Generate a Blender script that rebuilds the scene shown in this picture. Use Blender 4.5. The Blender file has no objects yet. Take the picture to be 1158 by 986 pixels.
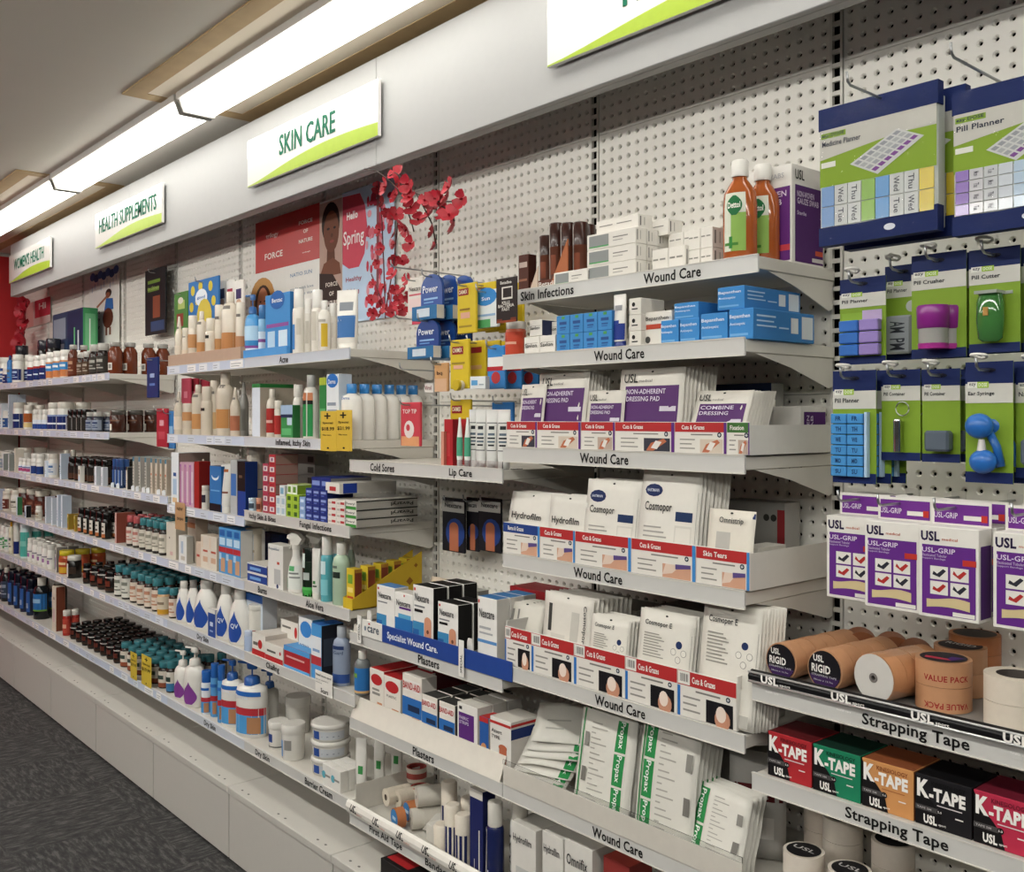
import bpy, math, random
from mathutils import Vector, Matrix
random.seed(11)
S = bpy.context.scene
C = S.collection
R = math.radians
# ------------------------------------------------------------------ camera, world, exposure
CAMY, CAMZ, FPX = -1.96, 1.64, 1102.0
cam = bpy.data.objects.new('camera', bpy.data.cameras.new('camera')); C.objects.link(cam)
cam.data.sensor_width = 36.0
cam.data.lens = FPX / 1158 * 36.0
cam.data.shift_y = -20.0 / 1158
cam.location = (0, CAMY, CAMZ)
cam.rotation_euler = (R(90), 0, R(49.28))
cam.data.clip_start = .05
S.camera = cam
w = bpy.data.worlds.new('shop_ambient'); S.world = w; w.use_nodes = True
w.node_tree.nodes['Background'].inputs[0].default_value = (1, .985, .96, 1)
w.node_tree.nodes['Background'].inputs[1].default_value = .07
S.view_settings.view_transform = 'Standard'
S.view_settings.look = 'None'
S.view_settings.exposure = 0.0
S.view_settings.gamma = 1
S.view_settings.use_curve_mapping = False
LAMP, LAMP_AISLE = 7.0, 27.0     # strength of the strip lights over the shelves and over the aisle

CA, SA = math.sin(R(49.28)), math.cos(R(49.28))     # .758, .652
# metres along / above the shelf run of a point measured on the plane at distance D from the camera
def PX(px, D):
    s = (px - 579) / FPX
    return D * (-CA + SA * s) / (SA + CA * s)
def PZ(px, py, D):
    s = (px - 579) / FPX
    return CAMZ - (py - 473) * D / (SA + CA * s) / FPX
def YD(D): return D + CAMY
PEG = 1.96                                           # distance of the pegboard plane (y = 0)
B = .75
SEAM = [-1.17 - B * k for k in range(-2, 10)]        # bay seams; SEAM[2] is the first one in view from the right

# ------------------------------------------------------------------ materials
_m = {}
def lin(c): return c / 12.92 if c <= .04045 else ((c + .055) / 1.055) ** 2.4
def rgb(h):
    h = h.lstrip('#'); return tuple(lin(int(h[i:i + 2], 16) / 255) for i in (0, 2, 4))
def M(h, rough=.45, metal=0, var=.05, trans=0, emit=0, bump=0, scale=40, alpha=1, coat=0, spec=.5):
    key = (h, rough, metal, var, trans, emit, bump, scale, alpha, coat, spec)
    if key in _m: return _m[key]
    m = bpy.data.materials.new('mat_' + h.strip('#')); m.use_nodes = True
    nt = m.node_tree; b = nt.nodes['Principled BSDF']
    c = rgb(h)
    b.inputs['Roughness'].default_value = rough; b.inputs['Metallic'].default_value = metal
    b.inputs['Transmission Weight'].default_value = trans; b.inputs['Alpha'].default_value = alpha
    b.inputs['Coat Weight'].default_value = coat; b.inputs['Specular IOR Level'].default_value = spec
    tc = nt.nodes.new('ShaderNodeTexCoord'); n = nt.nodes.new('ShaderNodeTexNoise')
    n.inputs['Scale'].default_value = scale; n.inputs['Detail'].default_value = 2
    nt.links.new(tc.outputs['Object'], n.inputs['Vector'])
    mx = nt.nodes.new('ShaderNodeMix'); mx.data_type = 'RGBA'
    mx.inputs[6].default_value = tuple(max(0, x * (1 - var)) for x in c) + (1,)
    mx.inputs[7].default_value = tuple(min(1, x * (1 + var)) for x in c) + (1,)
    nt.links.new(n.outputs['Fac'], mx.inputs[0]); nt.links.new(mx.outputs[2], b.inputs['Base Color'])
    if bump:
        bp = nt.nodes.new('ShaderNodeBump'); bp.inputs['Strength'].default_value = bump; bp.inputs['Distance'].default_value = .004
        nt.links.new(n.outputs['Fac'], bp.inputs['Height']); nt.links.new(bp.outputs['Normal'], b.inputs['Normal'])
    if emit:
        b.inputs['Emission Color'].default_value = c + (1,); b.inputs['Emission Strength'].default_value = emit
    _m[key] = m
    return m
def P(h): return M(h, .5, spec=.18)                     # printed carton / plastic
def G(h): return M(h, .28, coat=.12, spec=.35)            # glossy plastic
WHITE, CREAM, BLACK, NAVY = '#e9e7e1', '#e0dace', '#121212', '#1b2a66'
CLEAR = M('#ffffff', .08, trans=1, var=0)
def film():
    m = bpy.data.materials.new('clear_film'); m.use_nodes = True; nt = m.node_tree; nt.nodes.remove(nt.nodes['Principled BSDF'])
    t = nt.nodes.new('ShaderNodeBsdfTransparent'); g = nt.nodes.new('ShaderNodeBsdfGlossy'); g.inputs['Roughness'].default_value = .07
    f = nt.nodes.new('ShaderNodeFresnel'); f.inputs['IOR'].default_value = 1.13; x = nt.nodes.new('ShaderNodeMixShader')
    mu = nt.nodes.new('ShaderNodeMath'); mu.operation = 'MULTIPLY'; mu.inputs[1].default_value = .3; nt.links.new(f.outputs[0], mu.inputs[0])
    nt.links.new(mu.outputs[0], x.inputs[0]); nt.links.new(t.outputs[0], x.inputs[1]); nt.links.new(g.outputs[0], x.inputs[2])
    nt.links.new(x.outputs[0], nt.nodes['Material Output'].inputs['Surface']); return m
FILM = film()
STEEL = M('#b0b2b3', .38, metal=1)
WMETAL = M('#d0ccc3', .42, var=.02, spec=.3)
DMETAL = M('#8b8a87', .35, var=.03)

# ------------------------------------------------------------------ mesh builder
_txt = {}
TS = bpy.data.scenes.new('lettering_workbench')      # scratch scene for turning type into outlines, removed at the end
def text_geo(s, fat=0.0):
    k = (s, fat)
    if k in _txt: return _txt[k]
    cu = bpy.data.curves.new('t', 'FONT'); cu.body = s; cu.resolution_u = 2; cu.offset = fat
    cu.space_character = 1.0 + fat * 1.5
    o = bpy.data.objects.new('t', cu); TS.collection.objects.link(o); TS.view_layers[0].update()
    dg = TS.view_layers[0].depsgraph
    me = o.evaluated_get(dg).to_mesh()
    V = [tuple(v.co) for v in me.vertices]; F = [tuple(p.vertices) for p in me.polygons]
    o.evaluated_get(dg).to_mesh_clear()
    bpy.data.objects.remove(o); bpy.data.curves.remove(cu)
    if V:
        x0 = min(v[0] for v in V); x1 = max(v[0] for v in V); y0 = min(v[1] for v in V); y1 = max(v[1] for v in V)
        V = [((v[0] - x0) / max(1e-6, x1 - x0), (v[1] - y0) / max(1e-6, y1 - y0)) for v in V]
    _txt[k] = (V, F)
    return _txt[k]

class MB:
    def __init__(s): s.v = []; s.f = []; s.m = []; s.sm = []; s.mats = []
    def mi(s, mat):
        if isinstance(mat, str): mat = P(mat)
        if mat not in s.mats: s.mats.append(mat)
        return s.mats.index(mat)
    def add(s, V, F, mat, sm=False):
        o = len(s.v); i = s.mi(mat); s.v += [tuple(p) for p in V]
        for f in F: s.f.append(tuple(o + k for k in f)); s.m.append(i); s.sm.append(sm)
        return s
    def quad(s, a, b, c, d, mat): return s.add([a, b, c, d], [(0, 1, 2, 3)], mat)
    def box(s, x0, y0, z0, x1, y1, z1, mat, c=0, side=None, top=None):
        side = side or mat; top = top or mat
        if c <= 0:
            V = [(x0, y0, z0), (x1, y0, z0), (x1, y1, z0), (x0, y1, z0), (x0, y0, z1), (x1, y0, z1), (x1, y1, z1), (x0, y1, z1)]
            if side is mat and top is mat:
                return s.add(V, [(0, 1, 5, 4), (1, 2, 6, 5), (2, 3, 7, 6), (3, 0, 4, 7), (4, 5, 6, 7), (3, 2, 1, 0)], mat)
            s.add(V, [(0, 1, 5, 4), (2, 3, 7, 6)], mat); s.add(V, [(1, 2, 6, 5), (3, 0, 4, 7)], side); return s.add(V, [(4, 5, 6, 7), (3, 2, 1, 0)], top)
        V = []; idx = {}
        for ix, x in enumerate((x0, x1)):
            for iy, y in enumerate((y0, y1)):
                for iz, z in enumerate((z0, z1)):
                    sx = c if ix == 0 else -c; sy = c if iy == 0 else -c; sz = c if iz == 0 else -c
                    idx[ix, iy, iz] = len(V)
                    V += [(x, y + sy, z + sz), (x + sx, y, z + sz), (x + sx, y + sy, z)]
        q = lambda ix, iy, iz, a: idx[ix, iy, iz] + a
        s.add(V, [(q(0,0,0,1), q(1,0,0,1), q(1,0,1,1), q(0,0,1,1)), (q(1,1,0,1), q(0,1,0,1), q(0,1,1,1), q(1,1,1,1))], mat)
        s.add(V, [(q(1,0,0,0), q(1,1,0,0), q(1,1,1,0), q(1,0,1,0)), (q(0,1,0,0), q(0,0,0,0), q(0,0,1,0), q(0,1,1,0))], side)
        s.add(V, [(q(0,0,1,2), q(1,0,1,2), q(1,1,1,2), q(0,1,1,2)), (q(0,1,0,2), q(1,1,0,2), q(1,0,0,2), q(0,0,0,2))], top)
        E = []
        for a, bb in ((0, 0), (0, 1), (1, 0), (1, 1)):
            E.append((q(a,bb,0,0), q(a,bb,1,0), q(a,bb,1,1), q(a,bb,0,1)))
            E.append((q(a,0,bb,0), q(a,1,bb,0), q(a,1,bb,2), q(a,0,bb,2)))
            E.append((q(0,a,bb,1), q(1,a,bb,1), q(1,a,bb,2), q(0,a,bb,2)))
        for ix in (0, 1):
            for iy in (0, 1):
                for iz in (0, 1): k = idx[ix, iy, iz]; E.append((k, k + 1, k + 2))
        return s.add(V, E, mat)
    # ring sections (z, rx, ry[, cx, cy]) joined into one skin; closed at both ends
    def loft(s, L, mat, seg=14, cx=0, cy=0, caps=True, sm=True):
        V = []; F = []; n = len(L)
        for l in L:
            ox = l[3] if len(l) > 3 else 0; oy = l[4] if len(l) > 4 else 0
            for k in range(seg):
                a = 2 * math.pi * k / seg
                V.append((cx + ox + l[1] * math.sin(a), cy + oy - l[2] * math.cos(a), l[0]))
        for i in range(n - 1):
            for k in range(seg):
                k2 = (k + 1) % seg
                F.append((i * seg + k, i * seg + k2, (i + 1) * seg + k2, (i + 1) * seg + k))
        s.add(V, F, mat, sm)
        if caps: s.add(V[-seg:], [tuple(range(seg))], mat); s.add(V[:seg], [tuple(range(seg - 1, -1, -1))], mat)
        return s
    # a patch of skin wrapped on the same ring sections, angle 0 faces the front
    def arc(s, L, z0, z1, a0, a1, mat, seg=8, cx=0, cy=0, off=.0006, rows=1, shape=None):
        def rr(z):
            for p, q in zip(L, L[1:]):
                if p[0] <= z <= q[0] and q[0] > p[0]:
                    t = (z - p[0]) / (q[0] - p[0]); return p[1] + (q[1] - p[1]) * t, p[2] + (q[2] - p[2]) * t
            return L[-1][1], L[-1][2]
        V = []; F = []
        for i in range(rows + 1):
            t = i / rows; z = z0 + (z1 - z0) * t; rx, ry = rr(z)
            k0, k1 = (a0, a1) if not shape else tuple((a0 + a1) / 2 + (x - (a0 + a1) / 2) * shape(t) for x in (a0, a1))
            for k in range(seg + 1):
                a = R(k0 + (k1 - k0) * k / seg)
                V.append((cx + (rx + off) * math.sin(a), cy - (ry + off) * math.cos(a), z))
        for i in range(rows):
            for k in range(seg): j = i * (seg + 1) + k; F.append((j, j + 1, j + seg + 2, j + seg + 1))
        return s.add(V, F, mat, True)
    def tube(s, pts, r, mat, seg=6):
        V = []; F = []; pts = [Vector(p) for p in pts]
        for i, p in enumerate(pts):
            d = (pts[min(i + 1, len(pts) - 1)] - pts[max(i - 1, 0)]).normalized()
            u = d.cross(Vector((0, 0, 1)));
            if u.length < .05: u = d.cross(Vector((1, 0, 0)))
            u.normalize(); w_ = d.cross(u)
            for k in range(seg):
                a = 2 * math.pi * k / seg; V.append(p + u * (r * math.cos(a)) + w_ * (r * math.sin(a)))
        for i in range(len(pts) - 1):
            for k in range(seg):
                k2 = (k + 1) % seg; F.append((i * seg + k, i * seg + k2, (i + 1) * seg + k2, (i + 1) * seg + k))
        F += [tuple(range(seg - 1, -1, -1)), tuple((len(pts) - 1) * seg + k for k in range(seg))]
        return s.add(V, F, mat, True)
    def prism(s, poly, y0, y1, mat, side=None, sm=False):           # outline in x,z pulled along y
        n = len(poly); V = [(x, y0, z) for x, z in poly] + [(x, y1, z) for x, z in poly]
        s.add(V, [tuple(range(n)), tuple(range(2 * n - 1, n - 1, -1))], mat)
        return s.add(V, [(k, k + n, (k + 1) % n + n, (k + 1) % n) for k in range(n)], side or mat, sm)
    def prismx(s, poly, x0, x1, mat):                               # outline in y,z pulled along x
        n = len(poly); V = [(x0, y, z) for y, z in poly] + [(x1, y, z) for y, z in poly]
        return s.add(V, [tuple(range(n)), tuple(range(2 * n - 1, n - 1, -1))] + [(k, k + n, (k + 1) % n + n, (k + 1) % n) for k in range(n)], mat)
    def face(s, poly, mat, y=-.0004): return s.add([(x, y, z) for x, z in poly], [tuple(range(len(poly)))], mat)
    def ell(s, cx, cz, rx, rz, mat, y=-.0006, n=14): return s.face([(cx + rx * math.sin(-2 * math.pi * k / n), cz + rz * math.cos(2 * math.pi * k / n)) for k in range(n)], mat, y)
    def rect(s, x0, z0, x1, z1, mat, y=-.0004): return s.quad((x0, y, z0), (x1, y, z0), (x1, y, z1), (x0, y, z1), mat)
    def text(s, t, x0, z0, x1, z1, mat, y=-.0008, fat=.012, fn=None, rot=0):
        V, F = text_geo(t, fat)
        out = []
        for a, b in V:
            if rot == 90: a, b = 1 - b, a
            elif rot == -90: a, b = b, 1 - a
            elif rot == 180: a, b = 1 - a, 1 - b
            p = (x0 + a * (x1 - x0), y, z0 + b * (z1 - z0)); out.append(fn(p) if fn else p)
        return s.add(out, F, mat)
    def xf(s, mtx): s.v = [tuple(mtx @ Vector(p)) for p in s.v]; return s
    def mesh(s, name):
        me = bpy.data.meshes.new(name); me.from_pydata(s.v, [], s.f)
        for m in s.mats: me.materials.append(m)
        me.polygons.foreach_set('material_index', s.m); me.polygons.foreach_set('use_smooth', s.sm); me.update()
        return me

# ------------------------------------------------------------------ things and parts
# a proto is a list of parts (name, mesh, [sub-parts])
def part(name, mb, subs=()): return (name, mb.mesh(name) if isinstance(mb, MB) else mb, list(subs))
def link(name, data, parent=None):
    o = bpy.data.objects.new(name, data); C.objects.link(o)
    if parent: o.parent = parent
    return o
def tag(o, label=None, cat=None, group=None, kind=None):
    if label: o['label'] = label
    if cat: o['category'] = cat
    if group: o['group'] = group
    if kind: o['kind'] = kind
    return o
def put(name, parts, label, cat, loc, rz=0, rx=0, ry=0, group=None, sc=None, kind=None):
    if len(parts) == 1 and not parts[0][2]: o = link(name, parts[0][1])
    else:
        o = link(name, None); o.empty_display_size = .02
        for pn, me, subs in parts:
            c = link(pn, me, o)
            for sn, sme, sk in subs:
                g_ = link(sn, sme, c)
                if sk == ['stuff']: g_['kind'] = 'stuff'
    o.location = loc; o.rotation_mode = 'XYZ'; o.rotation_euler = (R(rx), R(ry), R(rz))
    if sc: o.scale = sc if isinstance(sc, tuple) else (sc, sc, sc)
    return tag(o, label, cat, group, kind)
def structure(name, mb, parent=None):
    o = link(name, mb.mesh(name), parent)
    if not parent: o['kind'] = 'structure'
    return o
_cache = {}
def cached(fn):
    def g(*a, **k):
        key = (fn.__name__, repr(a), repr(sorted(k.items())))
        if key not in _cache: _cache[key] = fn(*a, **k)
        return _cache[key]
    return g
# ------------------------------------------------------------------ room
CEIL = CAMZ + 1.225
mb = MB(); mb.box(-8.4, -7.5, -.05, 3.2, .3, 0, M('#4b4b4b'))
floor = structure('floor', mb)
def carpet():
    m = bpy.data.materials.new('carpet_tile'); m.use_nodes = True; nt = m.node_tree; b = nt.nodes['Principled BSDF']
    b.inputs['Roughness'].default_value = .95
    tc = nt.nodes.new('ShaderNodeTexCoord'); mp = nt.nodes.new('ShaderNodeMapping'); mp.inputs['Scale'].default_value = (14, 56, 1)
    n = nt.nodes.new('ShaderNodeTexNoise'); n.inputs['Scale'].default_value = 1.0; n.inputs['Detail'].default_value = 4; n.inputs['Roughness'].default_value = .7
    mp2 = nt.nodes.new('ShaderNodeMapping'); mp2.inputs['Scale'].default_value = (56, 14, 1); mp2.inputs['Location'].default_value = (3, 5, 0)
    n2 = nt.nodes.new('ShaderNodeTexNoise'); n2.inputs['Scale'].default_value = 1.0; n2.inputs['Detail'].default_value = 4; n2.inputs['Roughness'].default_value = .7
    ck = nt.nodes.new('ShaderNodeTexChecker'); ck.inputs['Scale'].default_value = 2.0
    ck.inputs[1].default_value = (0, 0, 0, 1); ck.inputs[2].default_value = (1, 1, 1, 1)
    mx = nt.nodes.new('ShaderNodeMix'); mx.data_type = 'RGBA'
    n3 = nt.nodes.new('ShaderNodeTexNoise'); n3.inputs['Scale'].default_value = 260
    rp = nt.nodes.new('ShaderNodeValToRGB'); e = rp.color_ramp.elements
    e[0].position = .36; e[0].color = (.022, .022, .024, 1); e[1].position = .64; e[1].color = (.13, .127, .12, 1)
    k = e.new(.5); k.color = (.05, .049, .048, 1)
    ad = nt.nodes.new('ShaderNodeMix'); ad.data_type = 'RGBA'; ad.blend_type = 'MULTIPLY'; ad.inputs[0].default_value = .75
    L = nt.links.new
    L(tc.outputs['Object'], mp.inputs[0]); L(mp.outputs[0], n.inputs['Vector']); L(tc.outputs['Object'], mp2.inputs[0]); L(mp2.outputs[0], n2.inputs['Vector'])
    L(tc.outputs['Object'], ck.inputs['Vector']); L(ck.outputs['Fac'], mx.inputs[0]); L(n.outputs['Fac'], mx.inputs[6]); L(n2.outputs['Fac'], mx.inputs[7])
    L(mx.outputs[2], rp.inputs[0]); L(rp.outputs[0], ad.inputs[6]); L(tc.outputs['Object'], n3.inputs['Vector']); L(n3.outputs['Fac'], ad.inputs[7])
    L(ad.outputs[2], b.inputs['Base Color'])
    bp = nt.nodes.new('ShaderNodeBump'); bp.inputs['Strength'].default_value = .5; bp.inputs['Distance'].default_value = .004
    L(n3.outputs['Fac'], bp.inputs['Height']); L(bp.outputs[0], b.inputs['Normal'])
    return m
floor.data.materials[0] = carpet()
CEILM = M('#dcd7cd', .8, var=.03, scale=3, spec=.2)
mb = MB(); mb.box(-8.4, -7.5, CEIL, 3.2, .3, CEIL + .05, CEILM)
structure('ceiling', mb)
mb = MB(); mb.box(-8.4, .04, 0, 3.2, .10, CEIL, M('#1f1e1d', .9, spec=.1))  # near-black colour puts the shade of the peg holes into the wall
wall = structure('wall_back', mb)
mb = MB(); mb.box(-8.0, -7.5, 0, -7.94, .04, 2.84, M('#c02026', .5, var=.03)); mb.box(-8.0, -7.5, 2.84, -7.94, .04, CEIL, M('#b8b4ac', .7))
structure('wall_end', mb)
# old fitting outlines on the ceiling: brown border round a cream sheet
for i, (xa, xb) in enumerate(((-3.74, -1.1), (-7.9, -5.22))):
    mb = MB(); br = M('#b89d72', .7, var=.12, scale=14); cr = M('#e8dcc6', .7, var=.06, scale=6)
    ya, yb = YD(1.28), YD(1.80); t = .07; z0 = CEIL - .006
    mb.box(xa, ya, z0, xb, ya + t, CEIL, br); mb.box(xa, yb - t, z0, xb, yb, CEIL, br)
    mb.box(xa, ya + t, z0, xa + t, yb - t, CEIL, br); mb.box(xb - t, ya + t, z0, xb, yb - t, CEIL, br)
    mb.box(xa + t, ya + t, CEIL - .004, xb - t, yb - t, CEIL, cr)
    structure('trim_%d' % (i + 1), mb)

# ------------------------------------------------------------------ pegboard panels and slotted uprights
ROW = .0305; NC, NR = 23, 12; PH = NR * ROW; PITCH = (B - .034) / NC
def panel_mesh():
    mb = MB(); V = []; F = []
    white = M('#eae7df', .45, var=.02, spec=.3)
    def cell(cx, cz):
        o = len(V); hx, hz = PITCH / 2, ROW / 2
        for dx, dz in ((-1, -1), (0, -1), (1, -1), (1, 0), (1, 1), (0, 1), (-1, 1), (-1, 0)): V.append((cx + dx * hx, 0, cz + dz * hz))
        for rad, y in ((.0078, 0), (.0045, .0035), (.0042, .009)):
            for k in range(8):
                a = R(225 + 45 * k); V.append((cx + rad * math.cos(a), y, cz + rad * math.sin(a)))
        for ring in range(3):
            for k in range(8):
                k2 = (k + 1) % 8; F.append((o + ring * 8 + k, o + ring * 8 + k2, o + ring * 8 + 8 + k2, o + ring * 8 + 8 + k))
    for i in range(NC):
        for j in range(NR): cell(-B / 2 + .017 + PITCH * (i + .5), ROW * (j + .5))
    mb.add(V, F, white)
    g = .0015; w2 = B / 2 - .017; h = PH          # folded rim of the panel
    for (x0, z0, x1, z1) in ((-w2, 0, w2, g), (-w2, h - g, w2, h)): mb.box(x0, -.0006, z0, x1, .012, z1, white)
    return mb.mesh('pegboard_panel')
pm = panel_mesh()
ZP0 = 2.428 - 6 * PH - .006
def upright_mesh():
    mb = MB(); wm = M('#d6d3cb', .4, var=.02)
    for s in (-1, 1): mb.box(s * .0125 - .0028, -.004, 0, s * .0125 + .0028, .006, 2.66, wm)
    k = 0
    while k * .031 < 2.6: mb.box(-.0098, -.003, k * .031, .0098, .004, k * .031 + .010, wm); k += 1
    mb.box(-.0155, .030, 0, .0155, .032, 2.66, M('#060606', .95))  # black backing, painted stand-in for the shade inside the slots
    return mb.mesh('slotted_upright')
um = upright_mesh()
for k in range(1, 11):
    x = SEAM[k]
    u = link('slotted_upright', um, wall); u.location = (x, 0, .28)
    for r in range(7):
        p = link('pegboard_panel', pm, wall); p.location = (x - B / 2, 0, ZP0 + r * (PH + .0012))

# ------------------------------------------------------------------ fascia, signs, lamps
FY = YD(1.72); FZ0, FZ1 = CAMZ + .817, CAMZ + 1.165
fm = M('#acacab', .5, var=.02, spec=.25)
for (xa, xb) in ((-7.17, -4.92), (-4.92, -2.67), (-2.67, -.42), (-.42, 1.8)):
    mb = MB(); mb.box(xa + .001, FY, FZ0, xb - .001, FY + .02, FZ1, fm, c=.002)
    lip = MB(); lip.box(xa + .001, FY + .02, FZ0, xb - .001, FY + .05, FZ0 + .012, fm)
    top = MB(); top.box(xa + .001, FY + .02, FZ1 - .014, xb - .001, -.008, FZ1, fm)
    i = ((-7.17, -4.92), (-4.92, -2.67), (-2.67, -.42), (-.42, 1.8)).index((xa, xb))
    put('fascia_panel', [part('face_board', mb), part('bottom_lip', lip), part('top_return', top)],
        ['pale grey fascia board over the shelves at the red wall end', 'pale grey fascia board above the posters, carrying two long signs side by side', 'pale grey fascia board above the wound care shelves', 'pale grey fascia board at the near end of the run'][i], 'fascia', (0, 0, 0))
def sign(xc, txt, tw, label):
    W2, H = .465, .182; z0 = CAMZ + .899
    bd = MB(); bd.box(-W2, 0, 0, W2, .012, H, M('#eceae6', .12, coat=.6, var=.01), c=.001)
    sw = MB(); pts = [(-W2 + .001, .001)]
    n = 14
    for k in range(n + 1):
        t = k / n; pts.append((W2 - .001 - (2 * W2 - .002) * t, .001 + .052 * (.55 - .45 * t + .62 * math.sin(math.pi * (1 - t) * .9) * (1 - t) ** .2) * (1 - t ** 6) + .003))
    pts = [(-W2 + .001, .001), (W2 - .001, .001)] + pts[1:]
    sw.face(pts, M('#a9c23f', .3), -.0006)
    tx = MB()
    for q in (-.0018, .0018): tx.text(txt, -tw / 2 + q, .070, tw / 2 + q, .146, M('#12664c', .5, spec=.1), y=-.0014 - q * .1, fat=.012)
    sp = MB(); sp.box(-.3, .012, .06, -.27, .022, .12, DMETAL); sp.box(.27, .012, .06, .3, .022, .12, DMETAL)
    put('hanging_sign', [part('sign_board', bd), part('green_swoosh', sw), part('lettering', tx), part('spacer', sp)], label, 'sign', (xc, FY - .022, z0))
sign(-6.65, "WOMEN'S HEALTH", .68, "white WOMEN'S HEALTH sign with a green wave, nearest the red wall")
sign(-4.90, 'HEALTH SUPPLEMENTS', .80, 'white HEALTH SUPPLEMENTS sign with a green wave on the fascia')
sign(-3.09, 'SKIN CARE', .40, 'white SKIN CARE sign with a green wave on the fascia')
sign(-1.37, 'FIRST AID', .40, 'white sign cut off by the top edge, above the wound care shelves')

def lamp(xa, xb, D0, D1, label, group, e_=LAMP):
    z0 = CAMZ + 1.155; y0, y1 = YD(D0), YD(D1); ym = (y0 + y1) / 2
    hs = MB(); hs.box(xa, y0 - .012, CEIL - .03, xb, y1 + .012, CEIL - .001, M('#cfccc6', .5))
    df = MB(); poly = [(y0, CEIL - .031), (y0 + .018, z0), (y1 - .018, z0), (y1, CEIL - .031)]
    df.prismx(poly, xa + .014, xb - .014, M('#fffdf6', .4, emit=e_, var=0))
    e = []
    for x in (xa, xb - .014):
        c = MB(); c.prismx([(y0 - .006, CEIL - .030), (y0 + .012, z0 - .006), (y1 - .012, z0 - .006), (y1 + .006, CEIL - .030)], x + .0005, x + .0135, M('#a8a6a0', .5)); e.append(part('end_cap', c))
    put('fluorescent_light', [part('housing', hs), part('diffuser', df)] + e, label, 'light', (0, 0, 0), group=group)
for xa, xb, l in ((-6.9, -5.22, 'lit ceiling strip light at the far red wall end'), (-5.20, -3.61, 'lit ceiling strip light in the middle of the row'),
                  (-3.59, -1.99, 'lit ceiling strip light nearest the camera, running out of the top of the picture')): lamp(xa, xb, 1.44, 1.587, l, None)
for xa in (-1.97, -.36, 1.25): lamp(xa, xa + 1.59, 1.44, 1.587, 'ceiling strip light carrying the row on past the picture edge', 'strip lights beyond the picture')
for D in (-.25, -2.3):
    for i in range(6): lamp(-7.0 + 1.8 * i, -5.26 + 1.8 * i, D, D + .157, 'ceiling strip light over the aisle behind the viewer', 'aisle strip lights', LAMP_AISLE)

# ------------------------------------------------------------------ base plinth sections
PY = YD(1.56); PT = .279
def plinth_parts():
    KM = M('#bdbab3', .5, var=.02, spec=.25)
    kb = MB(); kb.box(-B / 2 + .004, 0, .012, B / 2 - .004, .016, PT - .028, KM, c=.001)
    tp = MB(); tp.box(-B / 2 + .0018, -.006, PT - .026, B / 2 - .0018, .40, PT, KM, c=.002)
    sl = MB()
    for x in (-.30, -.25, .25, .30, -.02, .03): sl.loft([(PT + .0002, .006, .004), (PT + .0008, .006, .004)], M('#55534f'), seg=8, cx=x, cy=.018)
    sk = MB(); sk.box(-B / 2, .03, 0, B / 2, .05, .06, M('#3a3a3a'))
    return [part('kick_panel', kb), part('top_deck', tp), part('slot_hole', sl), part('foot_rail', sk)]
pp = plinth_parts()
for k in range(1, 11):
    put('base_plinth', pp, 'white steel base plinth section standing on the carpet under the shelves', 'plinth', (SEAM[k] - B / 2, PY, 0), group='base plinth sections in a row')

put('shelf_end_panel', [part('panel', MB().box(-.004, YD(1.63), .28, .0, -.006, 1.90, M('#c9c5bd', .45, spec=.3)))], 'plain white end panel closing the shelf run at the red wall', 'panel', (k9 if False else SEAM[11] - .002, 0, 0))
# ------------------------------------------------------------------ shelves
SH = {}
def shelf(key, xa, xb, z, D, label, texts=(), strip='#c6c5c1', tickets=0, depth=None, tilt=0, roll=False, h=.038, deckc=None, brk=True):
    """deck, ticket strip with its lettering, two tapering brackets; z is the top of the strip"""
    y0 = YD(D); W2 = (xb - xa) / 2 - .002; xc = (xa + xb) / 2; d = -y0 - .006
    if depth: d = depth
    dm = deckc or WMETAL
    dk = MB(); dk.box(-W2, .006, -.030, W2, d, -.004, dm, c=.0015)
    st = MB(); st.box(-W2 - .001, 0, -h, W2 + .001, .0055, 0, M(strip, .35, var=.03, scale=20), c=.001)
    st.box(-W2 - .001, -.0015, -.0022, W2 + .001, .0, 0, WMETAL); st.box(-W2 - .001, -.0015, -h, W2 + .001, 0, -h + .002, WMETAL)
    subs = []
    if texts:
        for t, x0, x1 in texts:
            tx = MB()
            hh = min(.024, (x1 - x0) / len(t) * 2.0)
            up = .0045 if any(c in t for c in 'gpyq') else .008
            tx.text(t, x0 - xc, -h / 2 - hh / 2 + (0 if up > .005 else -.003), x1 - xc, -h / 2 + hh / 2, P('#161616'), y=-.0010, fat=.023)
            subs.append(part('lettering', tx))
    if tickets:
        tk = MB(); rr = random.Random(key); x = -W2 + .02
        while x < W2 - .1:
            ww = rr.uniform(.05, .12)
            tk.rect(x, -h + .005, x + ww, -.005, M(rr.choice(['#eef1f4', '#dfe6ef', '#f4f4f2', '#cdd6e2']), .3), y=-.0008)
            for q in range(2): tk.rect(x + .008, -h + .011 + q * .009, x + ww * rr.uniform(.5, .9), -h + .0135 + q * .009, P('#8d949c'), y=-.0012)
            x += ww + rr.uniform(.0, .12)
        subs.append(part('price_tickets', tk, ['stuff']))
    parts = [part('deck', dk), part('ticket_strip', st, subs)]
    if brk:
        for sx in (-1, 1):
            b = MB(); xx = sx * (W2 - .004)
            b.prismx([(.04, -.031), (d - .004, -.031), (d - .004, -.092), (d - .02, -.097), (d * .5, -.056)], xx - .0015, xx + .0015, WMETAL)
            parts.append(part('bracket', b))
    o = put('steel_shelf', parts, label, 'shelf', (xc, y0, z), ry=tilt)
    SH[key] = (xa, xb, z, D, o)
    return o
k = lambda i: SEAM[i + 2]          # k(0) = -1.17, k(1) = -1.92, k(2) = -2.67 ...
BL = '#c6d1e3'
def tx(t, p0, p1, D): return (t, PX(p0, D), PX(p1, D))
D0 = 1.62
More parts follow.
